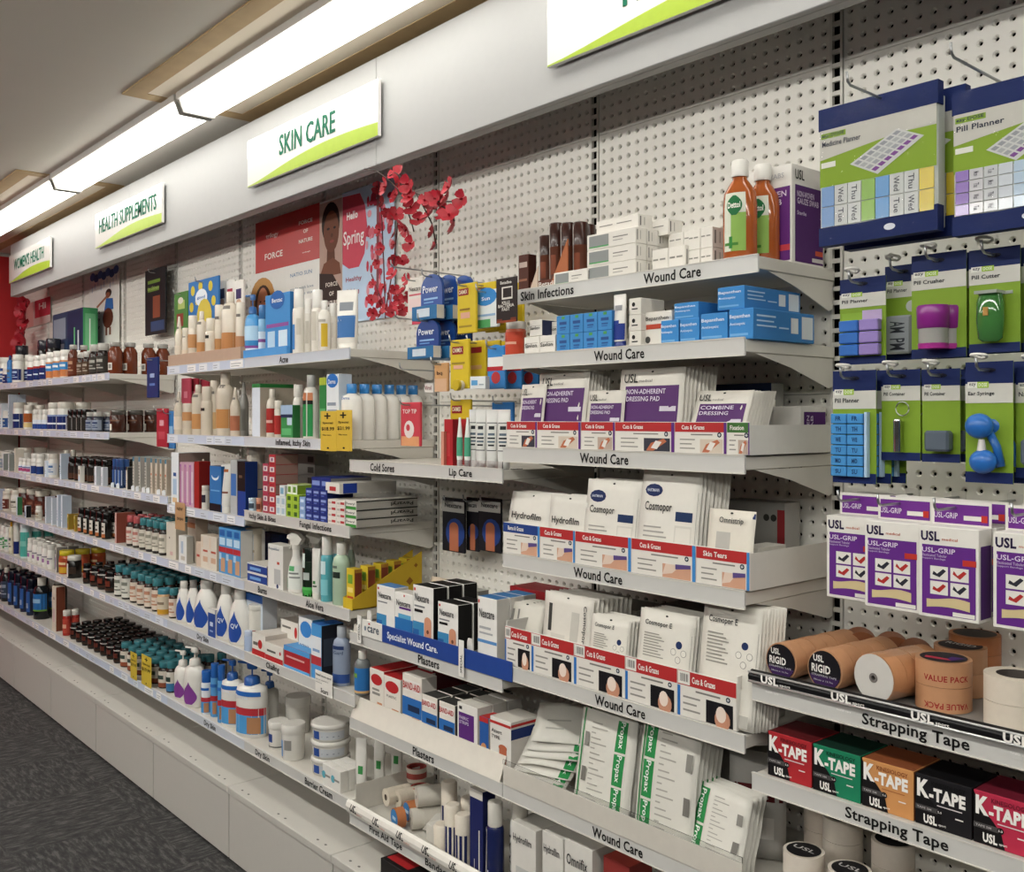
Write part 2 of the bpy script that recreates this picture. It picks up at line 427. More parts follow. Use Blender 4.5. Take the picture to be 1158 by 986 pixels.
# far left, two upper shelves
for i, n in ((6, 'nearest of three'), (5, '')): pass
for z, nm, ky in ((1.865, 'top', 'T1'), (1.573, 'second', 'T2')):
    for a, b_, wh in ((9, 8, 'last section at the red wall'), (8, 7, 'third section from its free end'), (7, 6, 'middle section'), (6, 5, 'section at its free end')):
        shelf(ky + str(a), k(a), k(b_), z, D0, '%s white shelf of the far supplements bays, %s' % (nm, wh), strip=BL, tickets=1)
# long lower runs
names = {9: 'at the red wall', 8: 'second from the red wall', 7: 'third from the red wall', 6: 'fourth from the red wall', 5: 'in the bay below the hanging sachets'}
for z, nm, ky in ((1.303, 'third', 'L3'), (1.033, 'fourth', 'L4'), (.77, 'fifth', 'L5'), (.435, 'lowest', 'L6')):
    for a in (9, 8, 7, 6, 5):
        shelf(ky + str(a), k(a), k(a - 1), z, D0, '%s shelf of the supplements run, bay %s' % (nm, names[a]), strip=BL, tickets=1)
# skin care bays
shelf('A1a', k(4), k(3), 1.865, D0, 'top skin care shelf holding the beige and orange bottles', strip=BL, tickets=1)
shelf('A1b', k(3), k(2), 1.865, D0, 'top skin care shelf marked Acne', [tx('Acne', 316, 326, D0)], strip='#c4cad3', tickets=0)
shelf('A2a', k(4), k(3), 1.573, D0, 'second skin care shelf under the beige bottles', strip=BL, tickets=1)
shelf('A2b', k(3), k(2), 1.573, D0, 'shelf marked Inflamed, Itchy Skin', [tx('Inflamed, Itchy Skin', 312, 351, D0)], strip='#c8ccd2')
shelf('L3b', k(4), k(3), 1.272, D0, 'third skin care shelf with pale blue strip and hanging tag', strip=BL, tickets=1)
shelf('L3c', k(3), k(2), 1.298, D0, 'shelf marked Itchy Skin & Bites and Fungal Infections', [tx('Itchy Skin & Bites', 282, 312, D0), tx('Fungal Infections', 339, 375, D0)])
shelf('L4b', k(4), k(3), 1.033, D0, 'fourth skin care shelf with the cream cartons', strip='#c2cbd9', tickets=1)
shelf('L4c', k(3), k(2), 1.035, D0, 'shelf marked Burns and Aloe Vera', [tx('Burns', 292, 302, D0), tx('Aloe Vera', 346, 366, D0)])
shelf('L5b', k(4), k(3), .77, D0, 'fifth skin care shelf marked Dry Skin below the white bottles with blue drops', [tx('Dry Skin', 223, 236, D0)], strip='#c6cbd3')
shelf('L5c', k(3), k(2) + .03, .77, D0, 'shelf marked Chafing and Scars', [tx('Chafing', 301, 316, D0)])
shelf('L6b', k(4), k(3), .435, D0, 'lowest skin care shelf under the white pump bottles', [tx('Dry Skin', 231, 244, D0)], strip='#c6cbd3')
shelf('L6c', k(3), k(2), .435, D0, 'lowest shelf marked Dry Skin and Barrier Cream', [tx('Dry Skin', 289, 305, D0), tx('Barrier Cream', 345, 376, D0)])
# plaster bay
shelf('M1', k(2), k(1), 1.510, D0, 'shelf marked Cold Sores and Lip Care', [tx('Cold Sores', 419, 446, D0), tx('Lip Care', 508, 534, D0)])
shelf('M2', k(2), k(1), .970, D0, 'plaster bay shelf below the blue Specialist Wound Care strip', [tx('Plasters', 473, 497, D0)])
shelf('M3', k(2), k(1), .700, D0, 'second shelf marked Plasters, with a tall white lip', [tx('Plasters', 467, 491, D0)])
shelf('M4', k(2), k(1), .400, D0, 'lowest plaster bay shelf marked First Aid Tape and Bandages', [tx('First Aid Tape', 418, 455, D0), tx('Bandages', 481, 512, D0)])
# wound care bay
shelf('W1', k(1), k(0), 1.974, 1.665, 'top wound care shelf also marked Skin Infections', [tx('Skin Infections', 589, 649, 1.665), tx('Wound Care', 728, 793, 1.665)])
shelf('W2', k(1), k(0), 1.803, D0, 'second wound care shelf carrying the blue cartons', [tx('Wound Care', 672, 729, D0)])
shelf('W3', k(1), k(0), 1.566, D0, 'third wound care shelf, under the purple and white packets', [tx('Wound Care', 656, 711, D0)])
shelf('W4', k(1), k(0), 1.295, D0, 'fourth wound care shelf, under the film dressing packets', [tx('Wound Care', 649, 704, D0)])
shelf('W5', k(1), k(0), 1.008, D0, 'fifth wound care shelf, under the fingertip dressing tray', [tx('Wound Care', 673, 730, D0)])
shelf('W6', k(1), k(0), .700, D0, 'sixth wound care shelf, under the green and white packets', [tx('Wound Care', 670, 727, D0)])
shelf('W7', k(1), k(0), .400, D0, 'lowest wound care shelf, mostly below the picture', [])
# strapping tape bay
TILT = -1.3
shelf('S1', k(0) + .015, k(-1), 1.118, D0, 'strapping tape shelf with the rigid tape rolls', [tx('Strapping Tape', 974, 1096, 1.617)], h=.036)
shelf('S2', k(0) + .015, k(-1), .940, D0, 'strapping tape shelf with the five K-TAPE cartons', [tx('Strapping Tape', 955, 1072, 1.617)], h=.036)
shelf('S3', k(0) + .015, k(-1), .600, D0, 'lower right shelf holding upright white tape rolls', [])
# ------------------------------------------------------------------ product builders (front face at y = 0, base at z = 0, x centred)
def rp(v): return round(v, 4)
def patches(mb, w, h, L, y=-.0004):
    for i, q in enumerate(L):
        y -= .00012
        if q[2] > q[0] and q[3] > q[1]: mb.rect((q[0] - .5) * w, q[1] * h, (q[2] - .5) * w, q[3] * h, P(q[4]), y)
        else: mb.ell((q[0] - .5) * w, q[1] * h, q[2] * w, q[3] * w, P(q[4]), y)
def texts(mb, w, h, L, y=-.0024, fn=None):
    for q in L:
        mb.text(q[0], (q[1] - .5) * w, q[2] * h, (q[3] - .5) * w, q[4] * h, P(q[5]), y, fat=.014, rot=q[6] if len(q) > 6 else 0, fn=fn)
SIDE = lambda w: Matrix(((0, -1, 0, w / 2), (1, 0, 0, 0), (0, 0, 1, 0), (0, 0, 0, 1)))   # front artwork turned onto the +x side
@cached
def carton(w, d, h, F, Sd=None, T=None, fp=(), ft=(), sp=(), st=(), tab=0, tp=()):
    Sd = Sd or F; T = T or F; c = min(.001, w * .03)
    b = MB(); b.box(-w / 2, 0, 0, w / 2, d, h, P(F), c=c, side=P(Sd), top=P(T))
    if tab: b.box(-w / 2 + .001, d - .002, h - c, w / 2 - .001, d - .0005, h + tab, P(F), side=P(F), top=P(F))
    out = [part('carton_body', b)]
    if fp or sp or tp:
        m = MB()
        if len(fp) == 2 and not sp and not tp: patches(m, w, h, fp[:1]); out.append(part('print', m)); m = MB(); patches(m, w, h, fp[1:], -.0006)
        else: patches(m, w, h, fp)
        if sp:
            n = MB(); patches(n, d, h, sp); n.xf(Matrix.Translation((0, d / 2, 0)) @ SIDE(w)); m.add(n.v, [], '#ffffff') if False else None
            for f, mi in zip(n.f, n.m): m.add([n.v[i] for i in f], [tuple(range(len(f)))], n.mats[mi])
        for q in tp: m.quad(((q[0] - .5) * w, q[1] * d, h + .0004), ((q[2] - .5) * w, q[1] * d, h + .0004), ((q[2] - .5) * w, q[3] * d, h + .0004), ((q[0] - .5) * w, q[3] * d, h + .0004), P(q[4]))
        out.append(part('print', m))
    if ft:
        m = MB(); texts(m, w, h, ft); out.append(part('lettering', m))
    if st:
        m = MB(); texts(m, d, h, st); m.xf(Matrix.Translation((0, d / 2, 0)) @ SIDE(w)); out.append(part('side_lettering', m))
    return out
KIND = {
 'pill': ([(0,.93),(.015,1),(.67,1),(.73,.9),(.77,.70),(.80,.70)], [(.775,.86),(.78,.88),(.98,.88),(1,.82)]),
 'jar': ([(0,.95),(.02,1),(.74,1),(.79,.88),(.80,.86)], [(.785,.93),(.79,.95),(.98,.95),(1,.88)]),
 'amber': ([(0,.95),(.02,1),(.68,1),(.78,.82),(.84,.62),(.88,.62)], [(.865,.72),(.87,.74),(.99,.74),(1,.7)]),
 'tall': ([(0,.93),(.015,1),(.74,1),(.81,.8),(.85,.42),(.88,.40)], [(.85,.46),(.855,.48),(.99,.46),(1,.40)]),
 'cone': ([(0,.93),(.015,1),(.60,1),(.70,.78),(.78,.46),(.80,.44)], [(.785,.48),(.79,.50),(.97,.26),(1,.2)]),
 'slim': ([(0,.95),(.01,1),(.72,1),(.735,.96)], [(.735,.90),(.74,.92),(.98,.92),(1,.86)]),
 'qv': ([(0,.84),(.015,.92),(.08,1),(.45,.97),(.66,.80),(.78,.55),(.82,.46),(.84,.44)], [(.83,.46),(.835,.48),(.985,.47),(1,.42)]),
 'tub': ([(0,.88),(.03,.93),(.72,.96),(.75,.96)], [(.74,1.0),(.75,1.02),(.96,1.02),(1,.96)]),
 'can': ([(0,.96),(.015,1),(.64,1),(.69,.95),(.715,.82)], [(.715,.80),(.72,.82),(.975,.82),(1,.76)]),
 'canister': ([(0,.97),(.01,1),(.86,1),(.88,.97)], [(.875,1.0),(.88,1.03),(.985,1.03),(1,.98)]),
 'flat': ([(0,.90),(.02,1),(.70,1),(.78,.86),(.82,.42),(.84,.40)], [(.83,.46),(.835,.48),(.99,.48),(1,.44)]),
 'shoulder': ([(0,.92),(.015,1),(.66,1),(.76,.86),(.80,.60),(.81,.56)], [(.80,.50),(.805,.52),(.99,.52),(1,.48)]),
}
def levels(L, w, h, dr): return [(z * h, r * w / 2, r * w / 2 * dr) for z, r in L]
@cached
def bottle(kind, w, h, body, cap, arcs=(), dr=1.0, seg=14, gloss=1, ft=(), drop=None):
    lb, lc = KIND[kind]; cy = w / 2 * dr
    bm = (lambda c: M(c, .22, coat=.12, spec=.4)) if gloss else P
    b = MB(); L = levels(lb, w, h, dr); b.loft(L, bm(body), seg, cy=cy)
    c = MB(); c.loft(levels(lc, w, h, dr if kind in ('flat', 'can', 'tub', 'jar') else max(dr, .9 * dr + .1)), bm(cap), seg, cy=cy)
    out = [part('body', b), part('cap', c)]
    if arcs or drop:
        a = MB()
        for i, q in enumerate(arcs):
            z0, z1 = q[0] * h, q[1] * h
            if i == 1 and len(arcs) == 2 and not drop: out.append(part('label', a)); a = MB()
            a.arc(L, z0, z1, q[2], q[3], P(q[4]), seg=8 if q[3] - q[2] > 60 else 3, cy=cy, off=.0005 + .0003 * i, rows=4 if kind in ('qv',) else 1)
        if drop:
            z0, z1, am, col = drop[:4]
            a.arc(L, z0 * h, z1 * h, -am + drop[4], am + drop[4], P(col), seg=6, cy=cy, off=.0008, rows=10, shape=lambda t: max(.02, math.sin(math.pi * min(1, .07 + t * .93)) ** .6 * (1 if t < .35 else (1 - (t - .35) / .65) ** .75)))
        out.append(part('label', a))
    if ft:
        m = MB()
        def wrap(p):
            t = min(.98, max(-.98, p[0] / (w / 2 + .001))); return (p[0], cy - (w / 2 * dr + .0022) * math.sqrt(1 - t * t), p[2])
        texts(m, w, h, ft, fn=wrap); out.append(part('lettering', m))
    return out
@cached
def pump(w, h, body, head, arcs=(), dr=.75, drop=None, kind=0, ft=()):
    lb = [(0,.90),(.015,1),(.50,1),(.60,.92),(.66,.70),(.69,.36),(.71,.34)] if kind == 0 else [(0,.92),(.015,1),(.58,1),(.66,.93),(.69,.60),(.70,.5)]
    L = levels(lb, w, h, dr); cy = w / 2 * dr
    b = MB(); b.loft(L, G(body), 14, cy=cy)
    c = MB(); c.loft([(.69 * h, .44 * w / 2 + .001, .44 * w / 2 + .001), (.78 * h, .42 * w / 2, .42 * w / 2), (.80 * h, .30 * w / 2, .30 * w / 2)], G(head), 12, cy=cy)
    n = MB(); n.loft([(.80 * h, .003, .003), (.93 * h, .003, .003)], G(head), 8, cy=cy)
    n.loft([(.90 * h, .16 * w, .10 * w), (.96 * h, .18 * w, .12 * w), (.985 * h, .14 * w, .09 * w)], G(head), 10, cy=cy)
    n.box(-.50 * w, cy - .004, .955 * h, .02 * w, cy + .004, .985 * h, G(head), c=.0015)
    out = [part('body', b), part('collar', c), part('pump_head', n)]
    if arcs or drop:
        a = MB()
        for i, q in enumerate(arcs): a.arc(L, q[0] * h, q[1] * h, q[2], q[3], P(q[4]), seg=8, cy=cy, off=.0005 + .0003 * i)
        if drop: a.arc(L, drop[0] * h, drop[1] * h, -drop[2] + drop[4], drop[2] + drop[4], P(drop[3]), seg=6, cy=cy, off=.0008, rows=10, shape=lambda t: max(.02, math.sin(math.pi * min(1, .07 + t * .93)) ** .6 * (1 if t < .35 else (1 - (t - .35) / .65) ** .75)))
        out.append(part('label', a))
    if ft:
        m = MB()
        def wrap(p):
            t = min(.98, max(-.98, p[0] / (w / 2 + .001))); return (p[0], cy - (w / 2 * dr + .0022) * math.sqrt(1 - t * t), p[2])
        texts(m, w, h, ft, fn=wrap); out.append(part('lettering', m))
    return out
@cached
def squeeze(w, h, body, cap, arcs=(), dr=.62, up=1):
    """squeeze tube standing on its cap (up=1)"""
    cy = w / 2 * dr
    L = [(.13 * h, .40 * w, .36 * w * dr * 2 * .5 + .002), (.17 * h, .46 * w, w * dr * .46), (.5 * h, .485 * w, w * dr * .34), (.9 * h, .5 * w, w * dr * .08), (.915 * h, .5 * w, .0012), (h, .5 * w, .0012)]
    b = MB(); b.loft(L, G(body), 14, cy=cy)
    c = MB(); c.loft([(0, .40 * w, .40 * w * dr), (.005, .42 * w, .42 * w * dr), (.135 * h, .42 * w, .42 * w * dr), (.145 * h, .36 * w, .36 * w * dr)], G(cap), 14, cy=cy)
    out = [part('body', b), part('cap', c)]
    if arcs:
        a = MB()
        for i, q in enumerate(arcs): a.arc(L, q[0] * h, q[1] * h, q[2], q[3], P(q[4]), seg=6, cy=cy, off=.0005 + .0003 * i, rows=3)
        out.append(part('label', a))
    return out
@cached
def pouch(w, h, t, col, fp=(), ft=(), wav=.0015, seed=1, hole=True, side=None):
    """flat paper dressing packet with crimped borders"""
    rr = random.Random(seed); nx, nz = 7, 8
    a_, b_, c_ = rr.uniform(-1, 1), rr.uniform(-1, 1), rr.uniform(0, 6)
    bl = lambda u: max(0, 1 - abs(2 * u - 1) ** 5)
    def fy(x, z):
        u = x / w + .5; v = z / h
        return -t * bl(u) * bl(v) + wav * (a_ * math.sin(5 * u + c_) + b_ * math.cos(4 * v + c_) + .5 * math.sin(11 * u * v + c_))
    V = []; F = []
    for j in range(nz + 1):
        for i in range(nx + 1):
            x = (i / nx - .5) * w; z = j / nz * h; V.append((x, fy(x, z), z))
    n1 = len(V)
    for j in range(nz + 1):
        for i in range(nx + 1):
            x = (i / nx - .5) * w; z = j / nz * h
            V.append((x, fy(x, z) + .0012 + t * bl(i / nx) * bl(j / nz), z))
    for j in range(nz):
        for i in range(nx):
            k_ = j * (nx + 1) + i; F.append((k_, k_ + 1, k_ + nx + 2, k_ + nx + 1)); F.append((n1 + k_, n1 + k_ + nx + 1, n1 + k_ + nx + 2, n1 + k_ + 1))
    E = [i for i in range(nx + 1)] + [j * (nx + 1) + nx for j in range(1, nz + 1)] + [nz * (nx + 1) + i for i in range(nx - 1, -1, -1)] + [j * (nx + 1) for j in range(nz - 1, 0, -1)]
    for p, q in zip(E, E[1:] + E[:1]): F.append((p, n1 + p, n1 + q, q))
    b = MB(); b.add(V, F, M(col, .6, var=.03, bump=.15, scale=60), True)
    out = [part('wrapper', b)]
    m = MB()
    for iq, q in enumerate(fp):
        if q[2] > q[0] and q[3] > q[1]:
            n = 5; VV = []
            for j in range(n + 1):
                for i in range(n + 1):
                    x = (q[0] - .5 + (q[2] - q[0]) * i / n) * w; z = (q[1] + (q[3] - q[1]) * j / n) * h; VV.append((x, fy(x, z) - .0005 - .00012 * iq, z))
            m.add(VV, [(j * 6 + i, j * 6 + i + 1, j * 6 + i + 7, j * 6 + i + 6) for j in range(n) for i in range(n)], P(q[4]))
        else:
            VV = []
            for k_ in range(12):
                x = (q[0] - .5) * w - q[2] * w * math.sin(2 * math.pi * k_ / 12); z = q[1] * h + q[3] * w * math.cos(2 * math.pi * k_ / 12); VV.append((x, fy(x, z) - .0005 - .00012 * iq, z))
            m.add(VV, [tuple(range(12))], P(q[4]))
    if hole:
        VV = []
        for k_ in range(8):
            x = -.004 * math.sin(2 * math.pi * k_ / 8); z = h * .955 + .0022 * math.cos(2 * math.pi * k_ / 8); VV.append((x, fy(x, z) - .0007, z))
        m.add(VV, [tuple(range(8))], P('#3a3a38'))
    if m.f: out.append(part('print', m))
    if ft:
        m = MB(); texts(m, w, h, ft, fn=lambda p: (p[0], fy(p[0], p[2]) - .0030, p[2])); out.append(part('lettering', m))
    return out
def ring(mb, r0, r1, ya, yb, mat, axis='y', seg=22, inner=None, facem=None, c=(0, 0, 0)):
    """hollow roll"""
    V = []; F = []; FF = []; FI = []
    for rad, y in ((r1, ya), (r1, yb), (r0, yb), (r0, ya)):
        for k_ in range(seg):
            a = 2 * math.pi * k_ / seg; p = (rad * math.cos(a), y, rad * math.sin(a))
            if axis == 'z': p = (p[0], p[2], y)
            if axis == 'x': p = (y, p[0], p[2])
            V.append((p[0] + c[0], p[1] + c[1], p[2] + c[2]))
    for i in range(4):
        for k_ in range(seg):
            k2 = (k_ + 1) % seg; q = (i * seg + k_, i * seg + k2, ((i + 1) % 4) * seg + k2, ((i + 1) % 4) * seg + k_)
            (F if i == 0 else FI if i == 2 else FF).append(q)
    mb.add(V, F, mat, True); mb.add(V, FF, facem or mat); mb.add(V, FI, inner or mat, True)
    return mb
# placing on a shelf: edges measured along the shelf front become real widths, heights and positions
def bx(F, Sd=None, T=None, d=.05, fp=(), ft=(), sp=(), st=(), tab=0, tp=()):
    f = lambda w_, h_: carton(rp(w_), d, rp(h_), F, Sd, T, tuple(fp), tuple(ft), tuple(sp), tuple(st), tab, tuple(tp))
    f.round = None; f.d = d; return f
def bt(kind, body, cap, arcs=(), dr=1.0, gloss=1, ft=(), drop=None, seg=14):
    f = lambda w_, h_: bottle(kind, rp(w_), rp(h_), body, cap, tuple(arcs), dr, seg, gloss, tuple(ft), drop)
    f.round = dr; return f
def pm_(body, head, arcs=(), dr=.75, drop=None, kind=0, ft=()):
    f = lambda w_, h_: pump(rp(w_), rp(h_), body, head, tuple(arcs), dr, drop, kind, tuple(ft))
    f.round = dr; return f
def sq(body, cap, arcs=(), dr=.62):
    f = lambda w_, h_: squeeze(rp(w_), rp(h_), body, cap, tuple(arcs), dr)
    f.round = dr; return f
def item(sh, name, pl, pr, yt, fn, label, cat, sb=.022, deep=1, dy=0, n=1, nz=1, group=None, zb=0, rz=0, jit=0, gap=.0015, yb=None, rx=0):
    """n items side by side between two measured edges, deep rows to the back, nz layers"""
    D = SH[sh][3] + sb; zs = SH[sh][2] - .0035 + zb; mid = (pl + pr) / 2
    den = lambda px: SA + CA * (px - 579) / FPX
    app = (pr - pl) / n * D / den(mid) / FPX; e = den(mid); xw = (PX(pr, D) - PX(pl, D)) / n
    if fn.round is not None:
        w_ = min(xw, app / math.sqrt(e * e + fn.round ** 2 * (1 - e * e))) - gap; dd = w_ * fn.round; Dc = D + dd / 2
        step = (PX(pr - (pr - pl) / n / 2, Dc) - PX(pl + (pr - pl) / n / 2, Dc)) / max(1, n - 1)
        xs = [PX(pl + (pr - pl) / n / 2, Dc) + step * i for i in range(n)] if n > 1 else [PX(mid, Dc)]
        if n > 1: w_ = min(w_ * (1.7 if mid < 190 else 1.1), step - .001); dd = w_ * fn.round
        elif mid < 290: w_ *= 1.16; dd = w_ * fn.round
    else:
        dd = fn.d; Dc = D; xs = [PX(pl, D) + xw * (i + .5) for i in range(n)]; w_ = xw - gap
        if mid < 186:
            w_ = min(w_, max(.022, (app - dd * math.sqrt(1 - e * e)) / e))
            if n == 1: xs = [PX(mid, D)]
    if yb is not None: zs = PZ(mid, yb, Dc)
    h_ = (PZ(mid, yt, Dc) - zs) / nz
    dy = max(dy, dd + .002); deep = max(1, min(deep, int((1.945 - D) / dy)))
    pr_ = fn(w_, h_ - (.0004 if nz > 1 else 0)); tot = n * deep * nz
    ox = oy = 0
    if fn.round is not None and mid < 575 and not rz: rz = 24; ox = dd / 2 * math.sin(R(rz)); oy = dd / 2 * (1 - math.cos(R(rz)))
    for x in xs:
        for j in range(deep):
            for l_ in range(nz):
                put(name, pr_, label, cat, (x + ox + random.uniform(-jit, jit) * .001, YD(D) + oy + j * dy + random.uniform(0, jit) * .002, zs + l_ * h_),
                    rz=rz + random.uniform(-jit, jit) * 1.5, rx=rx, group=group or (('rows: ' + ' '.join(label.split()[:7])) if tot > 1 else None))
    return w_, h_, D, zs
# ------------------------------------------------------------------ far supplements bays
W, CR, BR, DK = '#e6e3dc', '#ddd5c6', '#5a2a18', '#17130f'
def lab(bg, c2='#6a6a6a', z0=.10, z1=.60): return [(z0, z1, -85, 85, bg), (z0 + (z1 - z0) * .62, z0 + (z1 - z0) * .80, -55, 40, c2), (z0 + (z1 - z0) * .22, z0 + (z1 - z0) * .30, -50, 45, c2), (z0 + (z1 - z0) * .40, z0 + (z1 - z0) * .46, -50, 20, c2)]
def lines(c='#7a766e', n=3, z=.2, x0=.15, x1=.8): return [(x0, z + i * .09, x1 - .12 * (i % 2), z + .03 + i * .09, c) for i in range(n)]
# T1: top shelf
item('T17', 'supplement_bottle', -9, 8, 405, bt('jar', W, W, lab('#31558f', '#e6e3dc')), 'white lidded jar with blue label at the far left of the top shelf', 'bottle', n=2, deep=2)
item('T16', 'supplement_bottle', 8, 14, 402, bt('tall', '#2f6fb0', NAVY, lab('#3f7fc0')), 'slim bright blue bottle at the far left of the top shelf', 'bottle', sb=.01)
item('T16', 'supplement_jar', 14, 25, 401, bt('jar', W, W, lab(NAVY, '#9fb2d0', .12, .5)), 'squat white jar with navy label beside the slim blue bottle', 'jar', deep=2)
item('T16', 'supplement_jar', 17, 30, 391, bt('jar', DK, '#23232b', lab('#2e3a2e')), 'black-lidded dark jar rising behind the white jars on the top shelf', 'jar', sb=.17)
item('T16', 'supplement_bottle', 31, 52, 402, bt('jar', W, W, [(.06, .50, -85, 85, NAVY), (.50, .58, -85, 85, '#b03028'), (.25, .30, -40, 40, '#cfd6e6')]), 'white bottle with navy and red label on the top supplements shelf', 'bottle', n=3, deep=3)
item('T16', 'supplement_bottle', 52, 76, 397, bt('jar', W, W, [(.08, .32, -85, 85, '#c77b4a'), (.32, .58, -85, 85, '#3e8ac8'), (.58, .64, -85, 85, '#cf8f60'), (.42, .5, -40, 40, '#e8eef4')]), 'white bottle with sky blue and orange label on the top supplements shelf', 'bottle', n=3, deep=3)
item('T16', 'medicine_bottle', 77, 87, 390, bt('amber', BR, '#a9a6a0', lab('#6b3522', '#b58d70')), 'brown bottle with dull silver cap next to the sky blue labels', 'bottle', deep=2)
item('T16', 'medicine_bottle', 87, 100, 398, bt('pill', '#2a1c15', '#c9c6bf', lab('#57402f', '#a89c8e')), 'small dark brown bottle with pale cap in the middle of the top shelf', 'bottle', n=2, deep=2)
item('T16', 'medicine_bottle', 101, 118, 389, bt('pill', '#241b18', '#b7b4ad', lab('#3c3833', '#aaa79f')), 'dark bottle with grey cap left of the big amber bottles', 'bottle', n=2, deep=2)
for i, (dx, D) in enumerate(((-.05, 1.635), (-.05, 1.708), (-.05, 1.800), (-.05, 1.873))):
    o = put('amber_bottle', bottle('amber', .070, .158, '#6b3119', '#9a9892', ((.12, .34, 0, 45, '#e8e4da'), (.16, .30, 8, 38, '#8d8a84')), 1.0), 'large amber glass bottle with silver cap and small white label on the top shelf end', 'bottle', (k(5) + dx, YD(D), 1.8615), group='big amber bottles on the top shelf end')
put('kit_carton', carton(.60, .085, .43, '#2c3d58', '#4a9a62', '#56627a', ((.04, .62, .45, .92, '#7f8896'), (.72, .80, .92, .93, '#e4e2dc'), (.52, .05, .98, .98, '#1c2a4a'), (.08, .2, .4, .55, '#98a2b0'), (.72, .45, .76, .75, '#5fae78'), (.84, .40, .88, .7, '#c9ced6')), (), ((.15, .08, .85, .92, '#6fb583'), (.42, .3, .5, .85, '#e0e8e2')), ()), 'large navy carton with a green end standing on the far top shelf', 'box', (-6.27, YD(1.82), 1.8615))
item('T16', 'supplement_jar', 42, 62, 384, bt('jar', DK, '#2c2c34', lab('#323a4a')), 'black jar in front of the large navy carton on the far top shelf', 'jar', sb=.10, n=2)
# T2
item('T27', 'supplement_box', -9, 4, 456, bx('#d9dfe8', fp=lines('#8193ad')), 'pale blue carton at the far left of the second shelf', 'box', n=2, deep=2)
item('T26', 'supplement_box', 5, 14, 446, bx('#cfd8e4', '#b9c2ce', fp=lines('#7f93b4', 4)), 'tall pale blue carton on the far second shelf', 'box', deep=2)
item('T26', 'supplement_jar', 15, 27, 455, bt('jar', W, '#d6d0c4', [(.05, .58, -85, 85, NAVY), (.3, .36, -50, 50, '#d8dce4')]), 'big-lidded white jar with navy label on the second shelf', 'jar', deep=2)
item('T26', 'supplement_jar', 27, 37, 458, bt('jar', W, '#d6d0c4', [(.30, .66, -85, 85, '#a85a2c'), (.1, .28, -85, 85, '#d9c48a')]), 'big-lidded white jar with orange brown label on the second shelf', 'jar', deep=2)
item('T26', 'supplement_bottle', 37, 53, 463, bt('pill', W, W, [(.06, .5, -85, 85, '#dfe5ee'), (.06, .3, -40, 85, '#27458c')]), 'white bottle with blue corner label on the second shelf', 'bottle', n=3, deep=2)
item('T26', 'supplement_jar', 54, 76, 455, bt('jar', W, '#d9d4c8', [(.05, .5, -85, 85, NAVY), (.22, .28, -50, 50, '#e0e4ea'), (.5, .56, -85, 85, '#7f96c0')]), 'broad white jar with dark blue label in the second shelf middle', 'jar', n=2, deep=2)
item('T26', 'supplement_bottle', 76, 97, 463, bt('pill', DK, '#1d1a18', [(.08, .62, -20, 85, '#2a2522'), (.08, .64, -60, -20, '#d8d4cc')]), 'black bottle with a white label edge on the second shelf', 'bottle', n=4, deep=2)
item('T26', 'supplement_bottle', 97, 112, 466, bt('pill', '#3a3f4c', '#b4b2ac', lab('#8e97a8', '#2c3c64')), 'slate bottle with grey cap on the second shelf', 'bottle', n=2, deep=2)
for i, D in enumerate((1.645, 1.73, 1.815)):
    put('amber_jar', bottle('jar', .078, .112, '#3c1d12', '#4c4843', ((.10, .38, -35, 20, '#d8d2c6'), (.5, .56, -60, 80, '#74503c')), 1.0), 'squat brown jar with grey lid along the second shelf end', 'jar', (k(5) - .05, YD(D), 1.5695), group='squat brown jars on the second shelf end')
# L3a
item('L36', 'supplement_box', -6, 13, 513, bx('#d7dbe0', '#8f948f', fp=lines('#7d8896', 3)), 'white carton with dark side at the far left of the third shelf', 'box', n=3, deep=2)
item('L36', 'supplement_box', 13.5, 20, 507, bx('#ddd6c8', fp=lines('#b5ab98', 3)), 'tall cream carton at the far left of the third shelf', 'box')
item('L36', 'supplement_jar', 20, 34, 506, bt('jar', W, '#d8d3c8', lab('#e8e4dd')), 'big-lidded white jar behind the pink labels on the third shelf', 'jar', sb=.08, n=1, deep=2)
item('L36', 'supplement_bottle', 21, 34, 518, bt('pill', W, W, [(.08, .55, -85, 85, '#dfe3ec'), (.15, .35, -60, 60, '#b04a78'), (.38, .45, -60, 60, '#55679c')]), 'white bottle with pink and blue label on the third shelf', 'bottle', n=3, sb=.012)
item('L36', 'supplement_bottle', 35, 47, 513, bt('jar', W, W, [(.05, .42, -85, 85, '#233a78'), (.55, .6, -50, 50, '#c9c4ba')]), 'white bottle with navy lower label on the third shelf', 'bottle', n=2, deep=2)
item('L36', 'supplement_box', 47.5, 55, 521, bx('#d8e2ee', fp=lines('#5d82b4', 3)), 'small pale blue carton in front on the third shelf', 'box', d=.03, sb=.012) if False else item('L36', 'supplement_box', 47.5, 55, 521, bx('#d8e2ee', fp=lines('#5d82b4', 3), d=.03), 'small pale blue carton in front on the third shelf', 'box', sb=.012)
item('L36', 'supplement_jar', 55, 65, 513, bt('jar', W, '#d8d3c8', lab('#d3d7dc', '#4c6ea0')), 'white jar with plain lid beside the small pale blue carton', 'jar', deep=2)
item('L36', 'supplement_box', 65.5, 71, 513, bx('#dbe5f2', '#b7c2d2', fp=lines('#94a7c4', 4)), 'tall pale blue slim carton beside the dark bottles of the third shelf', 'box')
item('L35', 'supplement_jar', 72, 78, 509, bt('jar', CR, '#cfc9bc', lab('#d9d3c6')), 'tall cream jar at the start of the dark bottles, third shelf', 'jar', sb=.05, deep=2)
